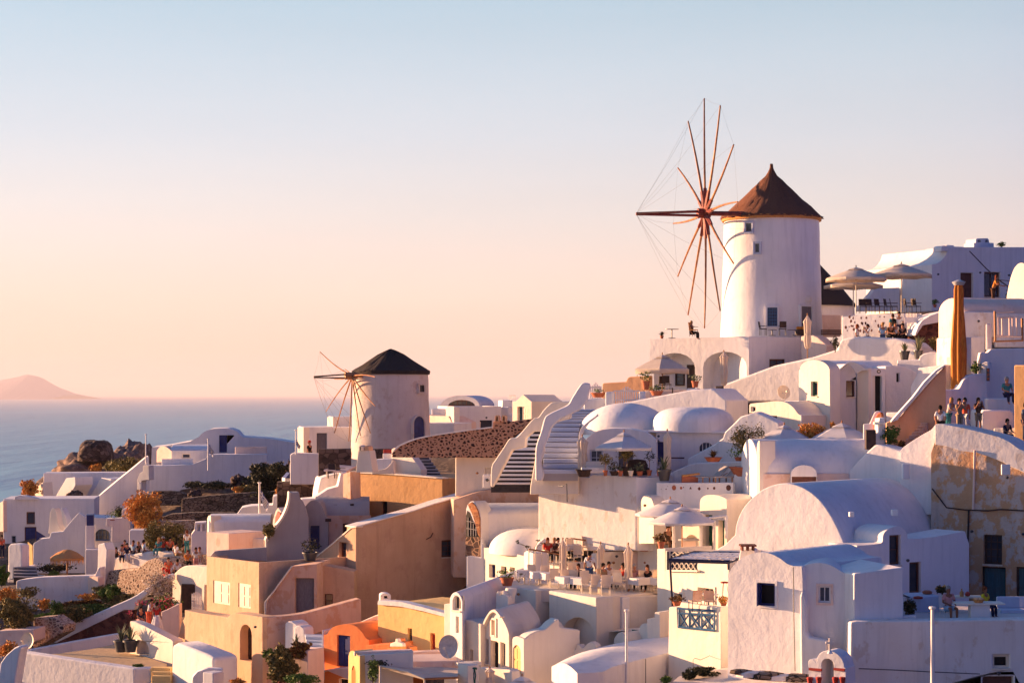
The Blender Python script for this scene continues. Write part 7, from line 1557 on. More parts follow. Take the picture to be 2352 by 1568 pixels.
# yellow wall
r=house('yellow_house','long yellow-walled house with white coping and small orange door','house',2250,1200,104)
T(16)
block('wall',[(-245,1500),(-245,700),(0,722),(488,835),(500,850),(500,1500)],99,40,5,'yellow',root=r,bevel=.03,holes=[H(88,130,965,1225,k='d',m='navy',rec=.25),H(335,388,1018,1210,k='d',m='red',rec=.2,fr='orange')])
block('coping',[(-250,705),(-245,655),(0,668),(250,730),(485,795),(490,838),(250,775),(0,724)],98.8,40,.6,'white',root=r,bevel=.03,x0=500)
T(17)
block('white_tower',[(1985,1200),(1988,600),(2000,590)]+arc(2000,592,2090,592,12,6)[1:]+[(2105,600),(2108,1250)],103,-8,.9,'white',label='slender white chimney tower with an arched vent',x0=1985,cat='chimney',bevel=.04,holes=[H(2022,2072,600,640,k='w',m='white',pm='black',arch=1,rec=.15,g=(1,1))])
block('sloping_wall',[(1700,1300),(1715,920),(1850,860),(1985,805),(2115,660),(2145,655),(2150,1100),(2110,1300)],103.6,5,.6,'pinkw',label='stained whitish wall sloping up to the slender chimney tower',x0=2150,cat='wall',bevel=.05)
# ================= big tan house =================
T(5)
r=house('tan_house','great tan plastered house with a slanting white-edged parapet','house',200,1100,118)
T(3)
block('main_wall',[(1700,2100),(1702,700),(1720,225),(1730,222),(2045,135),(2352,50),(2625,-40),(2935,-130),(2945,2100)],117.5,-32,1.2,'tan',root=r,x0=1720,bevel=.03,holes=[H(2665,2822,365,550,m='rwood',pm='bglass',rec=.2,g=(2,3))])
block('coping',[(1716,232),(1716,215),(2045,122),(2352,38),(2625,-52),(2940,-142),(2940,-128),(2625,-38),(2352,52),(2045,137)],117.4,-32,1.4,'white2',root=r,x0=1720,bevel=.03)
block('sunlit_wall',[(1195,640),(1245,575),(1290,545),(1420,440),(1560,325),(1660,235),(1722,222),(1705,2100),(1195,2100)],117.3,52,2.0,'tan',root=r,bevel=.03,x0=1720,holes=[H(1532,1632,390,655,k='w',m='rwood',pm='glass',rec=.3,g=(1,3))])
block('coping',[(1190,640),(1240,560),(1290,530),(1420,425),(1560,308),(1660,222),(1722,212),(1722,226),(1662,238),(1562,326),(1422,442),(1292,546),(1246,576),(1205,640)],117.2,52,.5,'cream',root=r,x0=1720,bevel=.02)
tag(MB().tube([P(2620,465+0,121.5),P(2560,520,121.2),P(2480,530,121)],.03,.03,4).build('loose_wire','dwood'),'short loose wire on the great tan wall','wire'); T(5); w_=bpy.data.objects['loose_wire'];
pl=Plane(1,1,1); T(3); pl=Plane(1720,117.5,-32)
bpy.data.objects.remove(w_); T(5)
tag(MB().tube([pl.xyz(*pl.uz(358,285),-.06),pl.xyz(*pl.uz(335,330),-.06),pl.xyz(*pl.uz(285,355),-.06)],.03,.03,4).build('loose_wire','dwood'),'short loose wire on the great tan wall','wire')
# door house
T(3)
r=house('grey_door_house','tan house with a slanted parapet and a big grey double door','house',1000,1190,114)
block('front_wall',[(722,1700),(708,1060),(730,1035),(820,920),(905,800),(1005,660),(1020,650),(1288,628),(1290,1700)],114,8,3.5,'pinktan',root=r,bevel=.03,x0=1290,holes=[H(1046,1255,785,1172,k='d',m='gdoor',rec=.35)])
block('coping',[(705,1080),(708,1045),(730,1020),(820,905),(905,785),(1005,650),(1015,660),(905,812),(820,930),(732,1045),(722,1200),(712,1200)],113.8,8,.5,'cream',root=r,x0=1290,bevel=.02)
block('back_wall',[(1288,1700),(1288,630),(1420,655),(1560,680),(1702,712),(1702,1700)],115.5,2,1.5,'tan',root=r,x0=1702,bevel=.02,holes=[H(1372,1462,958,1120,m='rwood',pm='glass',rec=.3,g=(1,2))])
# box house with white shutters
r=house('shuttered_house','square ochre-tan house with two closed white shutters','house',400,1200,116)
block('walls',Rct(72,652,612,1700),114.5,50,7.0,'ochretan',root=r,x0=652,par=(1.0,.3),bevel=.03,holes=[H(146,328,820,1068,k='d',nm='shutter',m='cpaint',rec=.10),H(424,556,845,1110,k='d',nm='shutter',m='cpaint',rec=.10)])
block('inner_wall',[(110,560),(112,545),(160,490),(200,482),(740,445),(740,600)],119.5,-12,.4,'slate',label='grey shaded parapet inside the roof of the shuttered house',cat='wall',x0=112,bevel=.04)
# S-curve wall and small houses above
T(18)
block('curved_buttress',[(1170,1800),(1165,1560),(1215,1470)]+catm([(1215,1470),(1290,1380),(1350,1300),(1395,1200),(1418,1110),(1425,1015)],4)+[(1535,1012),(1540,1065),(1580,1120),(1610,1185),(1640,1300),(1650,1800)],121,-10,1.2,'slate',label='grey S-shaped buttress wall rising to a square chimney',cat='wall',x0=1165,bevel=.08)
block('buttress_edge',[(1165,1567),(1160,1540)]+catm([(1160,1540),(1200,1460),(1280,1375),(1340,1295),(1388,1195),(1412,1105),(1420,1010)],4)[1:]+[(1440,1012),(1436,1110),(1410,1215),(1360,1310),(1300,1395),(1225,1490),(1185,1567)],120.8,-10,1.3,'cream',label='lit edge of the S-shaped buttress',cat='coping',x0=1165,bevel=.05)
r=house('blue_door_house','greyish vaulted house with a dark blue door behind the tan house','house',1900,1500,124)
block('wall',[(1590,2000),(1592,1180)]+catm([(1592,1180),(1650,1115),(1700,1100),(1760,1130),(1800,1200),(1830,1290),(1850,1300)],4)[1:]+[(1852,2000)],122.5,5,5,'slate',root=r,x0=1852,bevel=.05,sm=50,holes=[H(1655,1758,1382,1640,k='d',m='blue',rec=.3)])
barrel('vault',1700,2310,1068,1275,2000,123.2,-4,4.5,'slate',r)
block('ledge',Rct(1830,2325,1272,1900),122.9,-4,.3,'pinktan',root=r,bevel=.02,holes=[H(2015,2200,1358,1560,k='w',m='rwood',pm='black',rec=.25,g=(1,1))])
for x,y in((1935,1165),(2120,1155)):MB().box(P(x,y,124.0)-r.location,(.22,.5,.2)).build('vent','dwood',r)
MB().box(P(1855,1320,122.3)-r.location,(.35,.3,.18)).build('spout','dwood',r)
bush(1200,1500,120.6,150,130,'round sunlit olive bush against the buttress edge',mat='olive',n=420,s=.09,seed=91)
T(3); potted(1215,590,116.5,'dark potted shrub in the shaded yard beside the tan house',pw=.9,ph=.5,fw=1.2,fh=.9,mat='dbush',potm='metal',seed=92,n=320)
# ochre wall block
T(4)
r=house('ochre_block','ochre plastered block with pale coping under the small windmill','house',1100,1700,126)
block('wall',[(760,2300),(768,1500),(1100,1520),(1560,1548),(1790,1570),(1800,2300)],123.5,38,6,'ochre',root=r,bevel=.03,holes=[H(1120,1180,1820,1990,m='rwood',pm='black',rec=.25,g=(1,1))])
block('coping',[(765,1505),(768,1488),(845,1492),(1000,1500),(1250,1515),(1560,1538),(1790,1562),(1790,1574),(1250,1530),(1000,1517)],123.3,38,.6,'cream',root=r,bevel=.02,x0=1800)
block('pier',[(690,2000),(695,1520),(775,1490),(785,2000)],124.5,50,.8,'pinktan',root=r,bevel=.04)
r=house('tapered_chimney','tapered cream chimney with two small arched pots','chimney',920,1490,124)
block('stack',[(835,1500),(862,1260),(985,1258),(1022,1480),(1022,1500)],122.8,20,.9,'cream',root=r,bevel=.03)
block('pot',[(866,1262),(868,1215),(882,1200),(902,1215),(905,1262)],122.8,30,.5,'cream',root=r,bevel=.02,holes=[H(878,896,1218,1258,k='o',rec=.45,arch=1)]); block('pot',[(930,1260),(930,1215),(950,1205),(975,1218),(978,1260)],122.8,30,.5,'peach',root=r,bevel=.02)
block('curved_wall',[(1010,1520),(1020,1475)]+catm([(1020,1475),(1100,1472),(1170,1455),(1215,1410),(1250,1360)],3)[1:]+[(1255,1520)],124.5,15,.4,'cream',label='hollow-curved cream wall behind the tapered chimney',cat='wall',x0=1255,bevel=.03)
block('slant_wall',[(1225,1540),(1228,1245),(1250,1232),(1385,1235),(1410,1260),(1555,1470),(1552,1540)],126,40,.6,'cream',label='cream wall with a slanting edge beside the dark small stairs',cat='wall',bevel=.05)
block('roof_slab',[(1010,1480),(1012,1360),(1230,1350),(1230,1480)],127,10,2,'white',label='white roof slab between chimney and slanting cream wall',cat='roof',bevel=.03)
r=house('dark_stairs','narrow dark stairs sunk between cream walls','stairs',1600,1540,121)
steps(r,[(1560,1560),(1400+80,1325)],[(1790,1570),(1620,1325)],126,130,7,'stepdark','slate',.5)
block('dark_wall',[(420,1900),(425,1245),(785,1240),(785,1900)],134,-5,.8,'darkstone',label='dark lava wall at the foot of the small windmill on the sea side',cat='wall')
block('dark_wall',[(985,1420),(985,1245),(1225,1240),(1225,1420)],134,5,.8,'darkstone',label='dark lava wall behind the tapered chimney',cat='wall')
r=tag(MB().box((0,0,0),(.6,.3,.4)).build('crate','red',bevel=.03),'red crate near the slanting cream wall','crate'); r.location=P(1190,1280,128.5)
r=tag(MB().box((0,0,0),(.7,.4,.35)).build('crate','wpaint',bevel=.03),'white crate under the red one','crate'); r.location=P(1195,1320,128.4)
T(7)
for x,D,po,rz,a,b,h,l,lh in((200,98.6,'sit',-40,'navy','black','brown','diner in navy facing the waiter on the lower terrace',False),(480,98.9,'sit',50,'khaki','black','dark','diner in khaki beside the second wrapped parasol',False),(960,98.0,'sit',-30,'black','black','brown','long-haired diner in black under the shrub box',True)):
 q=onfl(x,D); p=person(x,1100,D,po,rz,a,b,h,l,'diners on the lower restaurant terrace',longh=lh); p.location=q; place(dc,0,0,0,radians(rz),'canvas chair carrying the '+' '.join(l.split()[:4]),'canvas chairs of the restaurant',loc=q.copy())
# ================= far houses of the promontory =================
def B(n,l,c,*a,**k):return block(n,*a,label=l,cat=c,**k)
T(18)
r=house('blue_shaded_house','long white house with a domed hump and blue door against the sea','house',700,680,200)
block('wall',[(-100,760),(-90,520),(60,505),(200,478),(330,455),(430,402)]+catm([(430,402),(470,360),(550,322),(660,312),(770,315),(850,345),(900,400),(940,408)],3)[1:]+[(1200,422),(1500,470),(1500,760)],200,-6,8,'white',root=r,x0=-100,bevel=.1,holes=[H(652,738,385,575,k='d',m='blue',rec=.25)])
r=house('sea_vault_house','small white barrel-vaulted house with a dark low window','house',100,700,195)
barrel('vault',120,530,490,555,760,193,-5,5,'white',r)
block('gable',[(-40,760),(-38,560)]+catm([(-38,560),(-10,520),(30,505),(80,520),(128,562)],3)[1:]+[(130,760)],192.8,45,1,'pinkw',root=r,bevel=.04)
block('flank',Rct(130,520,556,760),192.7,-5,.2,'white',root=r,bevel=.02,holes=[H(242,335,588,640,m='cream',pm='glass',rec=.15,g=(1,1))])
B('parapet_wall','low white parapet with ragged end by the sea vault','wall',Rct(18,362,648,760),190.5,-4,.4)
B('parapet_wall','cream topped parapet with two square ends above the scrub','wall',Rct(828,1178,513,700),191,-4,.4,'pinkw')
B('retaining_wall','long lilac retaining wall above the dark stone terraces','wall',[(-190,1040),(-188,715),(0,722),(360,705),(500,645),(530,600),(590,597),(1178,592),(1180,680),(1125,690),(1120,770),(900,905),(500,940),(230,990),(150,1040)],189,-5,2,x0=-190,bevel=.06)
flagpole(532,435,775,187,'farther white flagpole with a limp striped flag',flag=1,r_=.06,fy0=490,fy1=630,fw=55)
B('curved_blue_wall','rounded white wall with a blue shaded side at the edge of the windmill court','wall',[(1435,930),(1437,600),(1480,578),(1755,588),(1758,930)],139.5,-6,1.2)
T(4)
r=house('windmill_annex','white flat annex with a grey door on the sea side of the small windmill','house',500,1280,146)
block('wall',[(195,1380),(195,1003),(790,1003),(790,1380)],141.5,-8,5,'white',root=r,x0=195,bevel=.03)if 0 else block('wall',Rct(258,800,1003,1380),142,-10,5,'white',root=r,bevel=.03,holes=[H(405,518,1068,1290,k='d',m='gdoor',rec=.3)])
block('end_wall',Rct(192,260,1005,1380),141.8,55,.6,'cream',root=r,bevel=.03); block('upper_wall',Rct(584,800,888,1100),146,-10,4,'white',root=r,bevel=.03); block('upper_end',Rct(520,586,890,1010),145.8,55,.6,'cream',root=r,bevel=.03)
person(325,1425,141.2,'stand',60,'black','black','red','person in a red cap standing by the windmill annex',None,hat='red')
T(1)
for i,(x0,x1,y0,y1)in enumerate(((480,1385,655,960),)):B('cliff_wall','pale wall with slanting buttresses under the boulder','wall',Rct(x0,x1,y0,y1),190,-8,3)
B('buttress','first slanting buttress of the pale wall','buttress',[(585,960),(730,710),(830,700),(832,790),(740,960)],187,42,2.0,'white',bevel=.05); B('buttress','second slanting buttress of the pale wall','buttress',[(965,960),(1115,705),(1222,720),(1225,800),(1080,960)],187,42,2.0,'white',bevel=.05)
B('roof_wall','small sunlit wall beside the dry bush at the sea','wall',[(345,960),(365,850),(470,755),(482,960)],186,50,1,'cream',bevel=.04)
B('diagonal_wall','tall lilac wall climbing diagonally to the sea vault','wall',[(870,1300),(868,1092),(1060,935),(1300,735),(1480,590),(1615,478),(1640,470),(1645,580),(1646,850),(1540,880),(1430,960),(1430,1300)],180,-12,2.5,x0=868,bevel=.06)
B('small_tower','tiny white stepped tower with an aerial on the diagonal wall','tower',[(1510,840),(1515,720),(1540,660),(1575,640),(1578,570),(1640,570),(1645,730),(1560,740),(1555,840)],178.5,30,.7,'cream',x0=1645,bevel=.04)
flagpole(1608,235,560,180,'thin grey mast with a lamp arm on the diagonal wall',r_=.05); flagpole(1540,770,930,172,'short white lamp pole above the orange bush',r_=.05)
r=house('sea_house','white house with brown-framed window and dark blue door at the far edge','house',400,1500,170)
block('wall',[(36,1640),(38,940),(1042,936),(1040,1640)],172,-7,5,'white',root=r,x0=36,bevel=.05,holes=[H(292,384,1085,1218,m='rwood',pm='glass',rec=.2,g=(1,1)),H(125,176,1345,1425,m='bluestep',pm='glass',rec=.2,g=(1,1)),H(272,400,1250,1480,k='d',m='blue',fr='rwood',rec=.2)])
block('roof_curb',[(155,950),(165,915),(220,900),(330,912),(420,935),(420,950)],171.8,-7,1,'white',root=r,bevel=.03); block('end_wall',[(-60,1300),(-30,1000),(36,960),(38,1300)],171.8,48,1,'pinkw',root=r,bevel=.03)
q=flat(r,Plane(400,170.5,-10),[(400,1290),(505,1355),(440,1370),(400,1410)],-.05,.02,'blue','awning')
r=house('twin_chimneys','flared white chimneys with little arched vents','chimney',620,1310,166)
block('stack',[(530,1320),(545,1230),(552,1090),(575,1045),(600,1040),(620,1090),(640,1220),(690,1310),(690,1320)],166,20,.8,'cream',root=r,bevel=.04); block('stack',[(640,1320),(650,1060),(680,1040),(700,1080),(730,1170),(745,1320)],168,20,.8,'white',root=r,bevel=.04); block('bridge',Rct(615,650,1040,1090),167,10,.5,'bluestep',root=r,bevel=.02)
B('stair_wall','lilac stepped wall below the twin chimneys','wall',[(365,1760),(368,1432),(450,1380),(545,1368),(560,1312),(690,1300),(780,1190),(868,1092),(950,1140),(960,1760)],164,-6,.8,x0=365,bevel=.06)
B('side_house','white house end behind the blue-capped tower','house',[(930,1640),(932,1140),(1180,1150),(1425,1230),(1425,1640)],166.5,-6,4,x0=930,bevel=.05,holes=[H(1045,1210,1272,1400,m='pblue',pm='glass',rec=.2,arch=.9,g=(4,2))])
r=house('blue_capped_tower','slim white tower with a dark blue box cap','tower',990,1560,158)
block('shaft',Rct(945,1042,1235,1900),158,-10,2,'white',root=r,bevel=.04); block('cap',Rct(950,1032,1118,1236),158.1,-10,1.6,'blue',root=r,bevel=.04); block('base',Rct(940,1085,1500,1900),157,-8,1.8,'white',root=r,bevel=.04)
potted(1245,1225,160,'green plant in a terracotta box by the blue-capped tower',pw=.9,ph=.45,fw=1.2,fh=.9,mat='leaf',seed=101); bush(1310,1180,161,90,160,'dark climbing plant above the terracotta box',mat='dbush',n=200,s=.1,seed=102)
B('white_block','stepped white wall with slatted vent beside the ochre bush','wall',[(1170,1240),(1172,1155),(1340,1150),(1345,1060),(1430,1020),(1432,1400),(1230,1420),(1232,1240)],159.5,-6,1,x0=1170,bevel=.04)
B('white_block','white wall piece between the ochre bush and the crowd','wall',Rct(1425,1640,1285,1600),153,-6,2,bevel=.05)
# rock mound + boulder
def rock(name,x0,x1,yt,yb,D,ry,mat,label,seed=1,amp=.35,kind=None,p=.8):
 c=P((x0+x1)/2,yb,D); rx=sz(D,x1-x0)/2; h=sz(D,yb-yt); mb=MB(); n,m=80,36; vs=[]
 for j in range(m+1):
  for i in range(n):
   a=2*pi*i/n; b=pi/2*j/m-.25; v=Vector((cos(a)*max(0,cos(b))**p,sin(a)*max(0,cos(b))**p,sin(b))); q=1+amp*noise.noise(v*1.8+Vector((seed,0,0)))+amp*.45*noise.noise(v*5+Vector((seed,3,0)))+amp*.3*abs(noise.noise(v*11+Vector((seed,6,0))))
   vs.append((v.x*rx*q,v.y*ry*q,v.z*h*q))
 mb.add(vs,[(j*n+i,j*n+(i+1)%n,(j+1)*n+(i+1)%n,(j+1)*n+i)for j in range(m)for i in range(n)]+[tuple(range(m*n,(m+1)*n)),tuple(range(n))[::-1]])
 o=mb.build(name,mat,smooth=50); o.location=c; return tag(o,label,None if kind else 'rock',None,kind)
M['rock']=plaster('headland_rock',(.20,.13,.10),(.10,.07,.065),amt=.5,stain=.5,scol=(.32,.21,.15),bump=1.2,sc=1.2)
rock('boulder',868,1242,292,470,204,3.2,'darkstone','large rounded dark boulder perched on the headland rock',2,.10,p=.62)
rock('headland',560,1720,440,760,208,8,'rock','rugged brown headland rock under the boulder',5,.25); rock('headland',1230,1800,325,700,212,6,'rock','sunlit rocky knoll beside the mast',9,.22)
bush(1060,645,200,130,80,'small ochre shrub under the boulder',mat='dry',n=250,s=.16,seed=111); bush(1260,640,198,210,120,'olive shrub on the headland',mat='olive',n=450,s=.17,seed=112); bush(1420,655,196,360,160,'wide yellowish shrub sloping to the diagonal wall',mat='olive',n=900,s=.17,seed=113)
bush(325,925,186,210,190,'round reddish dry bush at the sea',mat='dry',n=700,s=.15,seed=114,cat='bush'); rock('rock',740,905,865,960,184,2,'darkstone','black rock heap against the pale wall',4)
# stone terraces and scrub
T(18)
for i,(pts,D,m,l)in enumerate((([(-100,1160),(-100,1005),(100,1000),(230,1010),(290,1040),(300,1160)],171,'terrace','upper dry stone terrace wall above the orange bush'),([(235,1300),(240,1085),(420,1065),(800,1030),(1300,1000),(1310,1300)],166,'terrace','long dry stone terrace wall behind the striped flag'),
([(20,1400),(25,1290),(120,1255),(350,1238),(820,1235),(820,1400)],160,'terrace','lower dry stone terrace wall over the white vault'),([(-60,1520),(-60,1340),(380,1320),(380,1520)],156,'grit','sunlit pale stone wall behind the small bushes'))):
 B('terrace_wall',l,'wall',pts,D,-4,1.2,m,x0=pts[0][0],bevel=.08)
bush(1180,1010,172,480,310,'broad mass of dark scrub below the blue house',mat='dbush',n=1800,s=.2,seed=121,cat='scrub'); bush(1060,850,176,120,110,'dark green shrub against the lilac wall',mat='dbush',n=350,s=.15,seed=122)
for i,(x0,x1,y0,y1,D)in enumerate(((790,930,825,930,174),(325,450,990,1070,170),(1380,1490,690,900,165))):rock('rock',x0,x1,y0,y1,D,2,'darkstone',('dark boulder beside the scrub','dark boulder on the stone terrace','black rock beside the curved blue wall')[i],7+i)
bush(860,1015,168,110,60,'little ochre shrub on the stone terrace',mat='dry',n=160,s=.13,seed=123); bush(1330,1050,158,110,100,'ochre shrub beside the blue-roofed chapel',mat='dry',n=220,s=.12,seed=124)
r=house('blue_roofed_chapel','tiny white chapel tower with a blue pyramid roof','chapel',1450,1080,148)
block('tower',[(1375,1250),(1378,860),(1460,855),(1462,1250)],148,-15,1.6,'white',root=r,bevel=.03); block('gable',[(1460,1100),(1465,860),(1480,812),(1505,860),(1520,1010),(1522,1250)],147.6,45,.5,'cream',root=r,bevel=.02)
flat(r,Plane(1375,147.8,-15),[(1380,858),(1430,800),(1475,812),(1462,858)],-.1,1.5,'blue','roof'); MB().box(P(1433,755,148)-r.location,(.12,.1,.6)).build('finial','cream',r)
B('white_pier','square white pier with a small blue cross mark near the chapel','pier',Rct(1580,1695,862,1250),146,-10,1.2,bevel=.04)
flagpole(1097,915,1260,146,'nearer white flagpole with a blue and white striped flag',flag=1,r_=.07,fy0=980,fy1=1240,fw=95)
B('roof_block','low white roof with slanted end behind the flagpole','roof',[(815,1300),(900,1185),(1000,1165),(1240,1155),(1245,1060),(1300,1050),(1375,1055),(1380,1300)],151,-6,3,x0=815,bevel=.06)
r=house('white_vault_row','long white vault with a rounded bright end behind the crowd','house',800,1470,143)
barrel('vault',535,1220,1258,1355,1700,141,-4,4,'white',r); block('end',[(518,1700),(520,1300),(535,1268),(560,1275),(570,1700)],140.8,60,.8,'cream',root=r,bevel=.03)
block('red_arch_wall',[(1240,1460),(1242,1330),(1270,1230),(1300,1180),(1335,1220),(1360,1290),(1362,1460)],127.5,45,.6,'cream',root=r,bevel=.04); flat(r,Plane(1362,127.3,45),[(1266,1390),(1275,1290),(1300,1225),(1325,1240),(1345,1300),(1310,1340)],-.03,.05,'red','red_arch')
T(3); B('pink_wall','rosy wall block joining the white vault and the shuttered house','wall',Rct(72,322,292,900),124,40,3,'pinkw',bevel=.05); B('cream_wall','bright cream wall above the hollow roof','wall',Rct(310,700,352,700),125,34,2,'cream',bevel=.04)
T(18)
B('white_chimney','white chimney with two brown slots beside the crowd','chimney',[(340,1700),(345,1480),(380,1430),(385,1350),(510,1340),(512,1440),(515,1700)],138,-8,1.5,x0=340,bevel=.05,holes=[H(412,440,1370,1440,k='o',rec=.3),H(468,496,1365,1440,k='o',rec=.3)])
B('wave_wall','wavy white slope beside the ochre block','wall',[(1730,1100),(1740,1000),(1770,860),(1850,830),(2000,800),(2010,1100)],132,-12,3,x0=1730,bevel=.1)
B('stepped_wall','white stepped walls at the side of the ochre block','wall',[(1540,1300),(1560,1090),(1700,1080),(1850,980),(1960,950),(2000,790),(2060,790),(2080,1300)],129,-8,2,x0=1540,bevel=.06)
r=empty('awning',P(1980,780,131),'flat rosy canvas awning near the tapered chimney','awning'); L=r.location; aw=[P(1805,765,130),P(1960,710,133),P(2160,725,133),P(2050,785,129.5)]; MB().add([p-L for p in aw]+[p-L-Vector((0,0,.12))for p in aw],[(0,1,2,3),(7,6,5,4),(0,4,5,1),(1,5,6,2),(2,6,7,3),(3,7,4,0)]).build('canvas','pinkw',r)
for x in(1840,2040):MB().tube([P(x,780,130)-L,P(x,860,130)-L],.05,.05,4).build('post','cpaint',r)
for i,x in enumerate((1890,1990)):T(18); ch=place(bc,x,860,130,i,('blue-shaded dark chair under the rosy awning','second dark chair under the rosy awning')[i],None)
# ================= crowd path =================
T(2)
B('path_wall','curving pinkish parapet where the crowd sits','wall',[(1200,480),(1215,300),(1222,195),(1350,168),(1480,142),(1600,122),(1770,112),(1900,120),(1990,150),(2010,260),(1990,480)],139,36,.8,'white2',bevel=.12)
B('rubble_slope','steep slope of sunlit rubble under the sitting crowd','slope',[(1080,620),(1110,500),(1180,330),(1340,310),(1500,300),(1600,220),(1700,185),(1800,220),(1880,380),(1700,560),(1500,640)],137,40,4,'grit',bevel=.2)
B('stair_parapet','long white parapet running down beside the red stone wall','parapet',[(320,1200),(345,1165),(400,1130)]+catm([(400,1130),(700,960),(900,868),(1200,735),(1450,625),(1600,530),(1790,405),(1870,365)],3)[1:]+[(1900,370),(1895,440),(1740,500),(1500,690),(1480,765),(1370,765),(900,1000),(620,1130),(540,1165)],127,14,.6,bevel=.10)
B('red_stone_wall','dark red stone wall under the long white parapet','wall',[(560,1500),(560,1150),(900,985),(1370,760),(1480,760),(1490,1500)],127.6,14,.5,'redstone',x0=1490)
B('gate_wall','rounded cream wall over the picket gateway','wall',[(1895,900),(1900,380)]+catm([(1900,380),(1960,320),(2010,285),(2070,270),(2160,272),(2290,290)],3)[1:]+[(2480,300),(2480,480),(2260,490),(2250,780),(2480,800),(2480,900),(2070,900),(2010,640),(2010,500),(1960,900)],124,44,.8,'cream',x0=2480,bevel=.08)
picket(2110,2225,555,790,122.5,30,6,'arched grey picket gate in the cream gateway',peak=.15)
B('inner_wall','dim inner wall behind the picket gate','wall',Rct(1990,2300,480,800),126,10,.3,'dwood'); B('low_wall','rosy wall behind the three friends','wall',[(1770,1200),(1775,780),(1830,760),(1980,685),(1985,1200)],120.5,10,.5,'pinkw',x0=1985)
r=house('arched_door_wall','tan garden wall with an arched brown doorway','wall',2000,1200,110)
T(17)
block('front_wall',[(-170,1900),(-168,760),(0,795),(150,815),(300,846),(345,805),(380,792),(690,840),(690,1900)],108,48,.9,'ochretan',root=r,bevel=.05,holes=[H(442,570,922,1320,k='d',m='dwood',rec=.6,arch=1)])
block('side_wall',[(690,1900),(690,845),(1000,822),(1150,800),(1250,775),(1770,636),(1778,660),(1780,900),(1720,920),(1350,1000),(1160,1060),(1155,1900)],108.1,-22,.8,'pinktan',root=r,x0=690,bevel=.05)
lamp(610,945,107.5,'dark wall lamp beside the arched brown doorway'); T(2)
B('yard_wall','tan wall bearing the shadow of the friends','wall',[(1950,1700),(1960,1080),(2000,900),(2070,785),(2200,790),(2480,830),(2480,1700)],113,50,.8,'ochretan',x0=2480,bevel=.05)
B('cream_wall','thick rounded cream wall at the lower edge beside the brown doorway','wall',[(1880,1800),(1892,1150),(1940,1122),(2100,1175),(2290,1250),(2352,1290),(2352,1800)],106,50,1.6,'white',bevel=.2)
B('stepped_wall','stepped white wall in the lower corner of the yard','wall',[(2100,1800),(2120,1500),(2180,1440),(2300,1400),(2460,1410),(2470,1800)],103.5,-10,.6,x0=2100,bevel=.1); B('white_post','short square white post at the lower edge','post',Rct(2235,2350,1455,1800),100,35,.8,bevel=.06)
# lower terrace
r=house('ochre_terrace','white-walled terrace with an ochre floor at the lower corner','terrace',1000,1500,112)
block('front_parapet',[(130,1900),(210,1228),(250,1225),(900,1322),(1480,1405),(1482,1900)],110,33,.7,'white',root=r,bevel=.10); block('front_parapet',[(1480,1900),(1480,1402),(1660,1402),(1672,1480),(1700,1900)],110.05,-5,.8,'white',root=r,x0=1480,bevel=.08)
block('back_parapet',[(240,1300),(250,1215),(400,1185),(800,1110),(1250,1030),(1330,1020),(1340,1300)],121,-14,.5,'white',root=r,x0=240,bevel=.08); block('side_parapet',[(1425,1250),(1430,880),(1480,890),(1560,920),(1900,1090),(1912,1110),(1900,1500),(1830,1480),(1700,1400),(1500,1280)],113.5,48,.7,'cream',root=r,bevel=.08,holes=[H(1512,1640,1100,1255,k='o',rec=.5,arch=1)])
p4=[P(240,1235,115.8),P(640,1250,117),P(1000,1200,119),P(1330,1150,122),P(1500,1230,117),P(1840,1390,112.5),P(1830,1440,111),P(1490,1415,110.9)]; zf2=P(0,1300,112).z
MB().add([(p.x,p.y,zf2-.35)for p in p4]+[(p.x,p.y,zf2-.8)for p in p4],[tuple(range(8)),tuple(range(15,7,-1))]+[(i,(i+1)%8,8+(i+1)%8,8+i)for i in range(8)]).build('terrace_floor','pave',r,loc=r.location)
for i in range(3):block('step',Rct(1662+5*i,1880,1400+45*i,1900),109.8-.5*i,5,.6,'yellow',root=r,x0=1880,bevel=.02)
for i,x in enumerate((1335,1440)):potted(x,1222,116.5-i*.4,('first potted agave on the ochre terrace','second potted agave next to the round wall hole')[i],pw=.85,ph=.7,kind='spike',fw=1.6,fh=1.4,mat='agave',potm='metal',n=36,seed=130+i)
bush(1525,1400,110.8,120,45,'small green plant at the ochre terrace corner',mat='leaf',n=160,s=.08,seed=132)
B('curved_stair_wall','curved white stair wall at the extreme lower corner','wall',[(-60,1800),(0,1345),(60,1260),(150,1180),(215,1150),(235,1180),(215,1225),(160,1560),(150,1800)],107,20,.8,x0=235,bevel=.12); dish(300,1100,118,.5,-30,'round pale satellite dish beside the parapet foot',m='cpaint',el=10)
B('low_house','low peach house behind the pale dish','house',[(-40,1500),(-40,995),(100,985),(370,975),(372,1110),(220,1200),(220,1500)],122,8,2,'pinkw',x0=372,bevel=.05); B('stone_wall','rough stone wall with peeling limewash beside the parapet','wall',[(365,1300),(368,850),(560,835),(700,930),(690,1010),(400,1180),(395,1300)],124,20,1.5,'grit',x0=700)
B('wavy_wall','wavy white garden wall with peeling edges','wall',[(170,800),(175,440),(230,425),(440,400),(830,385),(1040,380),(1080,300),(1105,285),(1110,400),(1095,560),(830,700),(760,745),(540,760)],132,10,1,'white2',x0=1110,bevel=.10); B('rose_wall','rosy lit patch of garden wall under the blue-capped tower','wall',[(760,760),(830,480),(822,395),(1035,388),(1085,400),(1090,560),(850,700)],131.4,40,.5,'pinkw',bevel=.08)  # rosy slab: warm light on the wavy wall's edge put into its colour
B('tower_wall','pink-lit slim wall below the blue-capped tower','wall',[(1040,560),(1075,290),(1080,40),(1150,20),(1180,100),(1170,300),(1100,560)],141,38,.8,'white',bevel=.06)
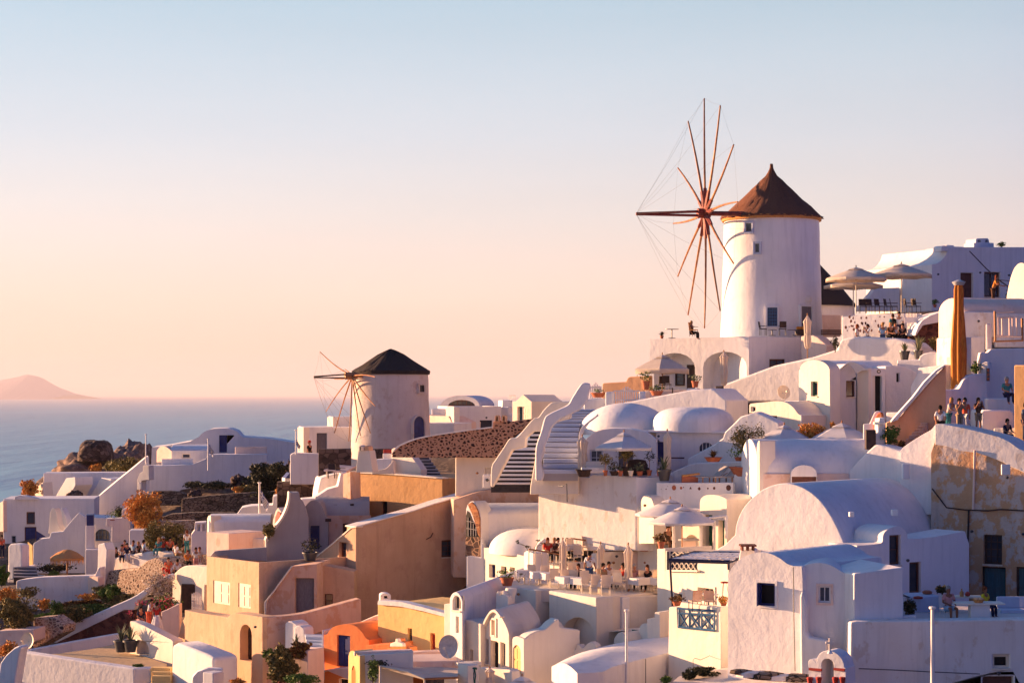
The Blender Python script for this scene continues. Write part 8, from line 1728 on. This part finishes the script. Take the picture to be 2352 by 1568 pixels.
B('garden_wall','white garden wall with steps beside the thatched parasol','wall',[(85,460),(90,260),(240,290),(380,265),(400,380),(480,390),(480,460)],139,-4,.8,x0=85,bevel=.06)
r=house('slate_steps','dark grey garden steps','stairs',300,420,138); r['label']='dark grey garden steps between white posts'; steps(r,[(150,425),(155,290)],[(430,425),(385,285)],136,138.4,4,'stepdark','slate',.4)
B('white_post','tall white rounded post beside the garden steps','post',[(88,430),(88,60),(110,35),(150,28),(230,40),(238,70),(240,290),(150,300),(150,430)],137.6,30,.8,x0=240,bevel=.1); B('yellow_door','open yellow door leaf beside the far house','door',[(300,270),(305,10),(355,50),(360,270)],150,40,.08,'yellow',bevel=0)
r=empty('straw_parasol',P(740,380,138),'shaggy orange straw parasol on a wooden pole','parasol'); MB().tube([(0,0,0),(0,0,1.75)],.06,.05,8).build('pole','wood',r); mb=MB(); rng=random.Random(2); k_=138/F/4.8
mb.lathe([(1.15,1.12),(1.17,1.25),(.7,1.60),(.3,1.78),(0,1.84)],n=48,fold=.03,k=12)
for i in range(150):a=rng.uniform(0,2*pi); q=Vector((cos(a),sin(a),0)); s=Vector((-sin(a),cos(a),0))*.035; z1=rng.uniform(.62,.98); mb.add([q*1.15+Vector((0,0,1.24))-s,q*1.15+Vector((0,0,1.24))+s,q*1.18+Vector((0,0,z1))],[(0,1,2)])
mb.build('straw_canopy','straw',r,smooth=50)
bush(590,390,137,130,60,'flowering plants below the straw parasol',mat='leaf',n=160,s=.09,seed=141); bush(560,345,139,300,70,'dark scrub behind the straw parasol',mat='dbush',n=300,s=.1,seed=142)
# vegetation of the lower corner
bush(170,985,124,420,350,'large round brown-green bush at the picture edge',mat='olive',n=2600,s=.11,seed=151); bush(490,750,129,130,110,'small reddish dry bush before the wavy wall',mat='dry',n=260,s=.1,seed=152); bush(625,810,127.5,150,140,'bright green shrub at the end of the hedge',mat='leaf',n=420,s=.1,seed=153)
bush(60,690,128,280,160,'ochre dry grass bank at the picture edge',mat='dry',n=700,s=.11,seed=154); bush(20,480,136,130,200,'dense green bush at the edge beside the garden steps',mat='leaf',n=500,s=.12,seed=155); bush(90,1290,112,200,170,'orange dry weeds behind the curved stair wall',mat='dry',n=400,s=.1,seed=156)
for i,(x,yb,w,h,m,l)in enumerate(((560,880,330,80,'leaf','clipped hedge at the low end of the slope'),(800,900,460,180,'olive','olive coloured hedge on the slope'),(1080,830,480,130,'leaf','green hedge in the middle of the slope'),(1340,700,420,110,'olive','yellowish hedge at the high end of the slope'),(1220,650,200,150,'leaf','tuft of tall green shrubs on the slope'),(900,740,420,80,'bronze','reddish grass strip above the hedges'))):bush(x,yb,128.5+i*.5,w,h,l,mat=m,n=1300,s=.11,seed=160+i,ry=1.2,group='hedges on the slope',cat='hedge',name='hedge')
bush(1760,640,124.5,330,300,'pale flowering climber on the wall by the friends',mat='wflower',n=900,s=.08,seed=171,ry=.5); bush(1800,760,122.5,330,150,'magenta flowers behind the three friends',mat='flower',n=60,s=.09,seed=172,ry=.5); bush(1560,720,123,170,80,'small cluster of magenta flowers above the man in navy',mat='flower',n=20,s=.08,seed=173,ry=.4); bush(1440,840,122,70,90,'magenta flower tuft beside the man in navy',mat='flower',n=9,s=.09,seed=174,ry=.3)
T(1); bush(1600,1270,156,390,400,'big glowing orange bush above the crowd',mat='dry',n=2400,s=.13,seed=175); bush(1690,1510,147,210,290,'olive bush behind the sitting crowd',mat='olive',n=900,s=.11,seed=176); bush(1900,1510,148,320,290,'wide yellow-green bush behind the crowd',mat='olive',n=1300,s=.11,seed=177)
# people
T(2); g1='crowd on the path wall'
for a in((1200,285,143.5,'stand',60,'navy','black','dark','dark-haired person with red shoes at the end of the path wall'),(1280,330,145.5,'stand',-20,'black','black','dark','person in black next to the lantern box'),(1345,180,142.8,'sitlean',10,'white','navy','dark','person in white hunched on the path wall'),(1400,165,141.8,'sit',15,'navy','white','dark','man in navy polo and white trousers sitting on the path wall'),
(1375,250,146,'stand',0,'coral','navy','brown','person in coral standing behind the man in navy polo'),(1470,255,145.5,'stand',-30,'sky','navy','brown','tall man in blue shirt standing behind the crowd'),(1530,270,144.5,'camera',60,'black','black','blond','person with a camera between the tall man and the white shirt'),(1590,130,141.5,'sitback',120,'sky','grey','dark','broad person in pale blue with turned back on the path wall'),
(1750,105,140.4,'sit',-20,'teal','teal','blond','blond youth in teal shorts sitting on the path wall'),(1800,100,140.6,'sitback',190,'red','denim','red','person in a bright red top with a big hat'),(1870,100,140.5,'sitlean',20,'coral','black','dark','person in coral vest sitting past the red top'),(1945,160,139,'sitback',140,'white','khaki','dark','person in white shirt and khaki trousers at the bend of the path'),
(2060,150,141,'stand',-150,'white','teal','red','standing man in white shirt beside the white chimney'),(2060,245,137.5,'sitlean',30,'orange','black','red','person in orange among the crowd near the chimney'),(2160,350,136.5,'stand',30,'white','pink','brown','woman in white dress near the chimney'),(2200,345,137,'stand',-30,'stripe','white','red','person with raised arm beside the woman in white dress'),(2020,310,139.5,'stand',100,'brown','black','dark','dark figure in the middle of the crowd'),
(1885,375,133,'sitback',160,'white','navy','dark','person in white t-shirt with turned back at the top of the stairs'),(1960,350,133,'sitback',170,'white','black','dark','second person in white with turned back at the top of the stairs'),(1810,390,131.5,'sitlean',40,'red','red','dark','person in red at the top of the long parapet'),(1850,470,130.5,'lean',20,'coral','red','dark','person in red trousers behind the flowering climber')):
 person(*a[:-1],a[-1],g1,hat='grey' if 'big hat' in a[-1]else None,skin=1 if a[0]%3==0 else 0)
g2='three friends at the white wall'
person(1535,890,118.6,'sitlean',40,'navy','pink','dark','man in navy shirt and pink shorts leaning on the white wall',g2,shorts=True); person(1640,960,118,'lean',60,'white','coral','dark','friend in white shirt and coral trousers between the other two',g2); person(1730,1000,117.6,'stand',170,'red','white','dark','woman in red top and long pale skirt with turned back',g2)
tag(MB().lathe([(.42,0),(.36,.4),(.22,.85),(.17,.98)],n=16,fold=.05).build('skirt',cmat('white',PAL['white']),bpy.data.objects.get('none')),None)
sk=bpy.data.objects['skirt']; sk.parent=[o for o in bpy.data.objects if o.get('label','').startswith('woman in red top and long')][0]
T(2); person(20,190,150,'stand',40,'coral','navy','dark','person in coral at the far edge by the garden steps'); person(275,250,152,'sitback',170,'white','white','grey','person in white sitting beside the open yellow door')
T(18)
for i,(x,y,w,h,D,m,l)in enumerate(((620,980,330,90,173,'dbush','dark low scrub along the foot of the lilac wall'),(400,960,260,60,175,'dbush','thin dark scrub near the ochre bush terrace'),(1330,840,260,150,160,'dbush','dark scrub beside the black rock'),(960,1010,300,70,169,'olive','dry olive scrub above the long stone terrace'),(1150,1070,260,60,165,'dbush','dark scrub hanging over the stone terrace'))):bush(x,y,D,w,h,l,mat=m,n=420,s=.13,seed=200+i,cat='scrub')
T(2)
for i,(x,y,w,h,D,m,l)in enumerate(((1800,770,330,160,122.9,'leaf','green leaves under the magenta flowers'),(640,330,420,80,139.5,'dbush','dark hedge row behind the straw parasol pole'),(300,620,260,110,131.4,'olive','dry grass tuft below the wavy wall'),(1000,640,300,60,130.4,'dry','ochre grass strip by the rubble slope'),(1120,560,200,60,131,'olive','pale weeds at the foot of the rubble slope'))):bush(x,y,D,w,h,l,mat=m,n=320,s=.1,seed=210+i,ry=.8)
T(18); B('dark_wall','dark lava wall below the rounded blue-shaded wall','wall',Rct(1290,1830,905,1250),141,-6,2,'darkstone')
T(18); flagpole(1497,335,600,139.2,'thin pole with a small limp flag at the corner of the windmill annex',flag=1,r_=.04,fy0=430,fy1=560,fw=45)
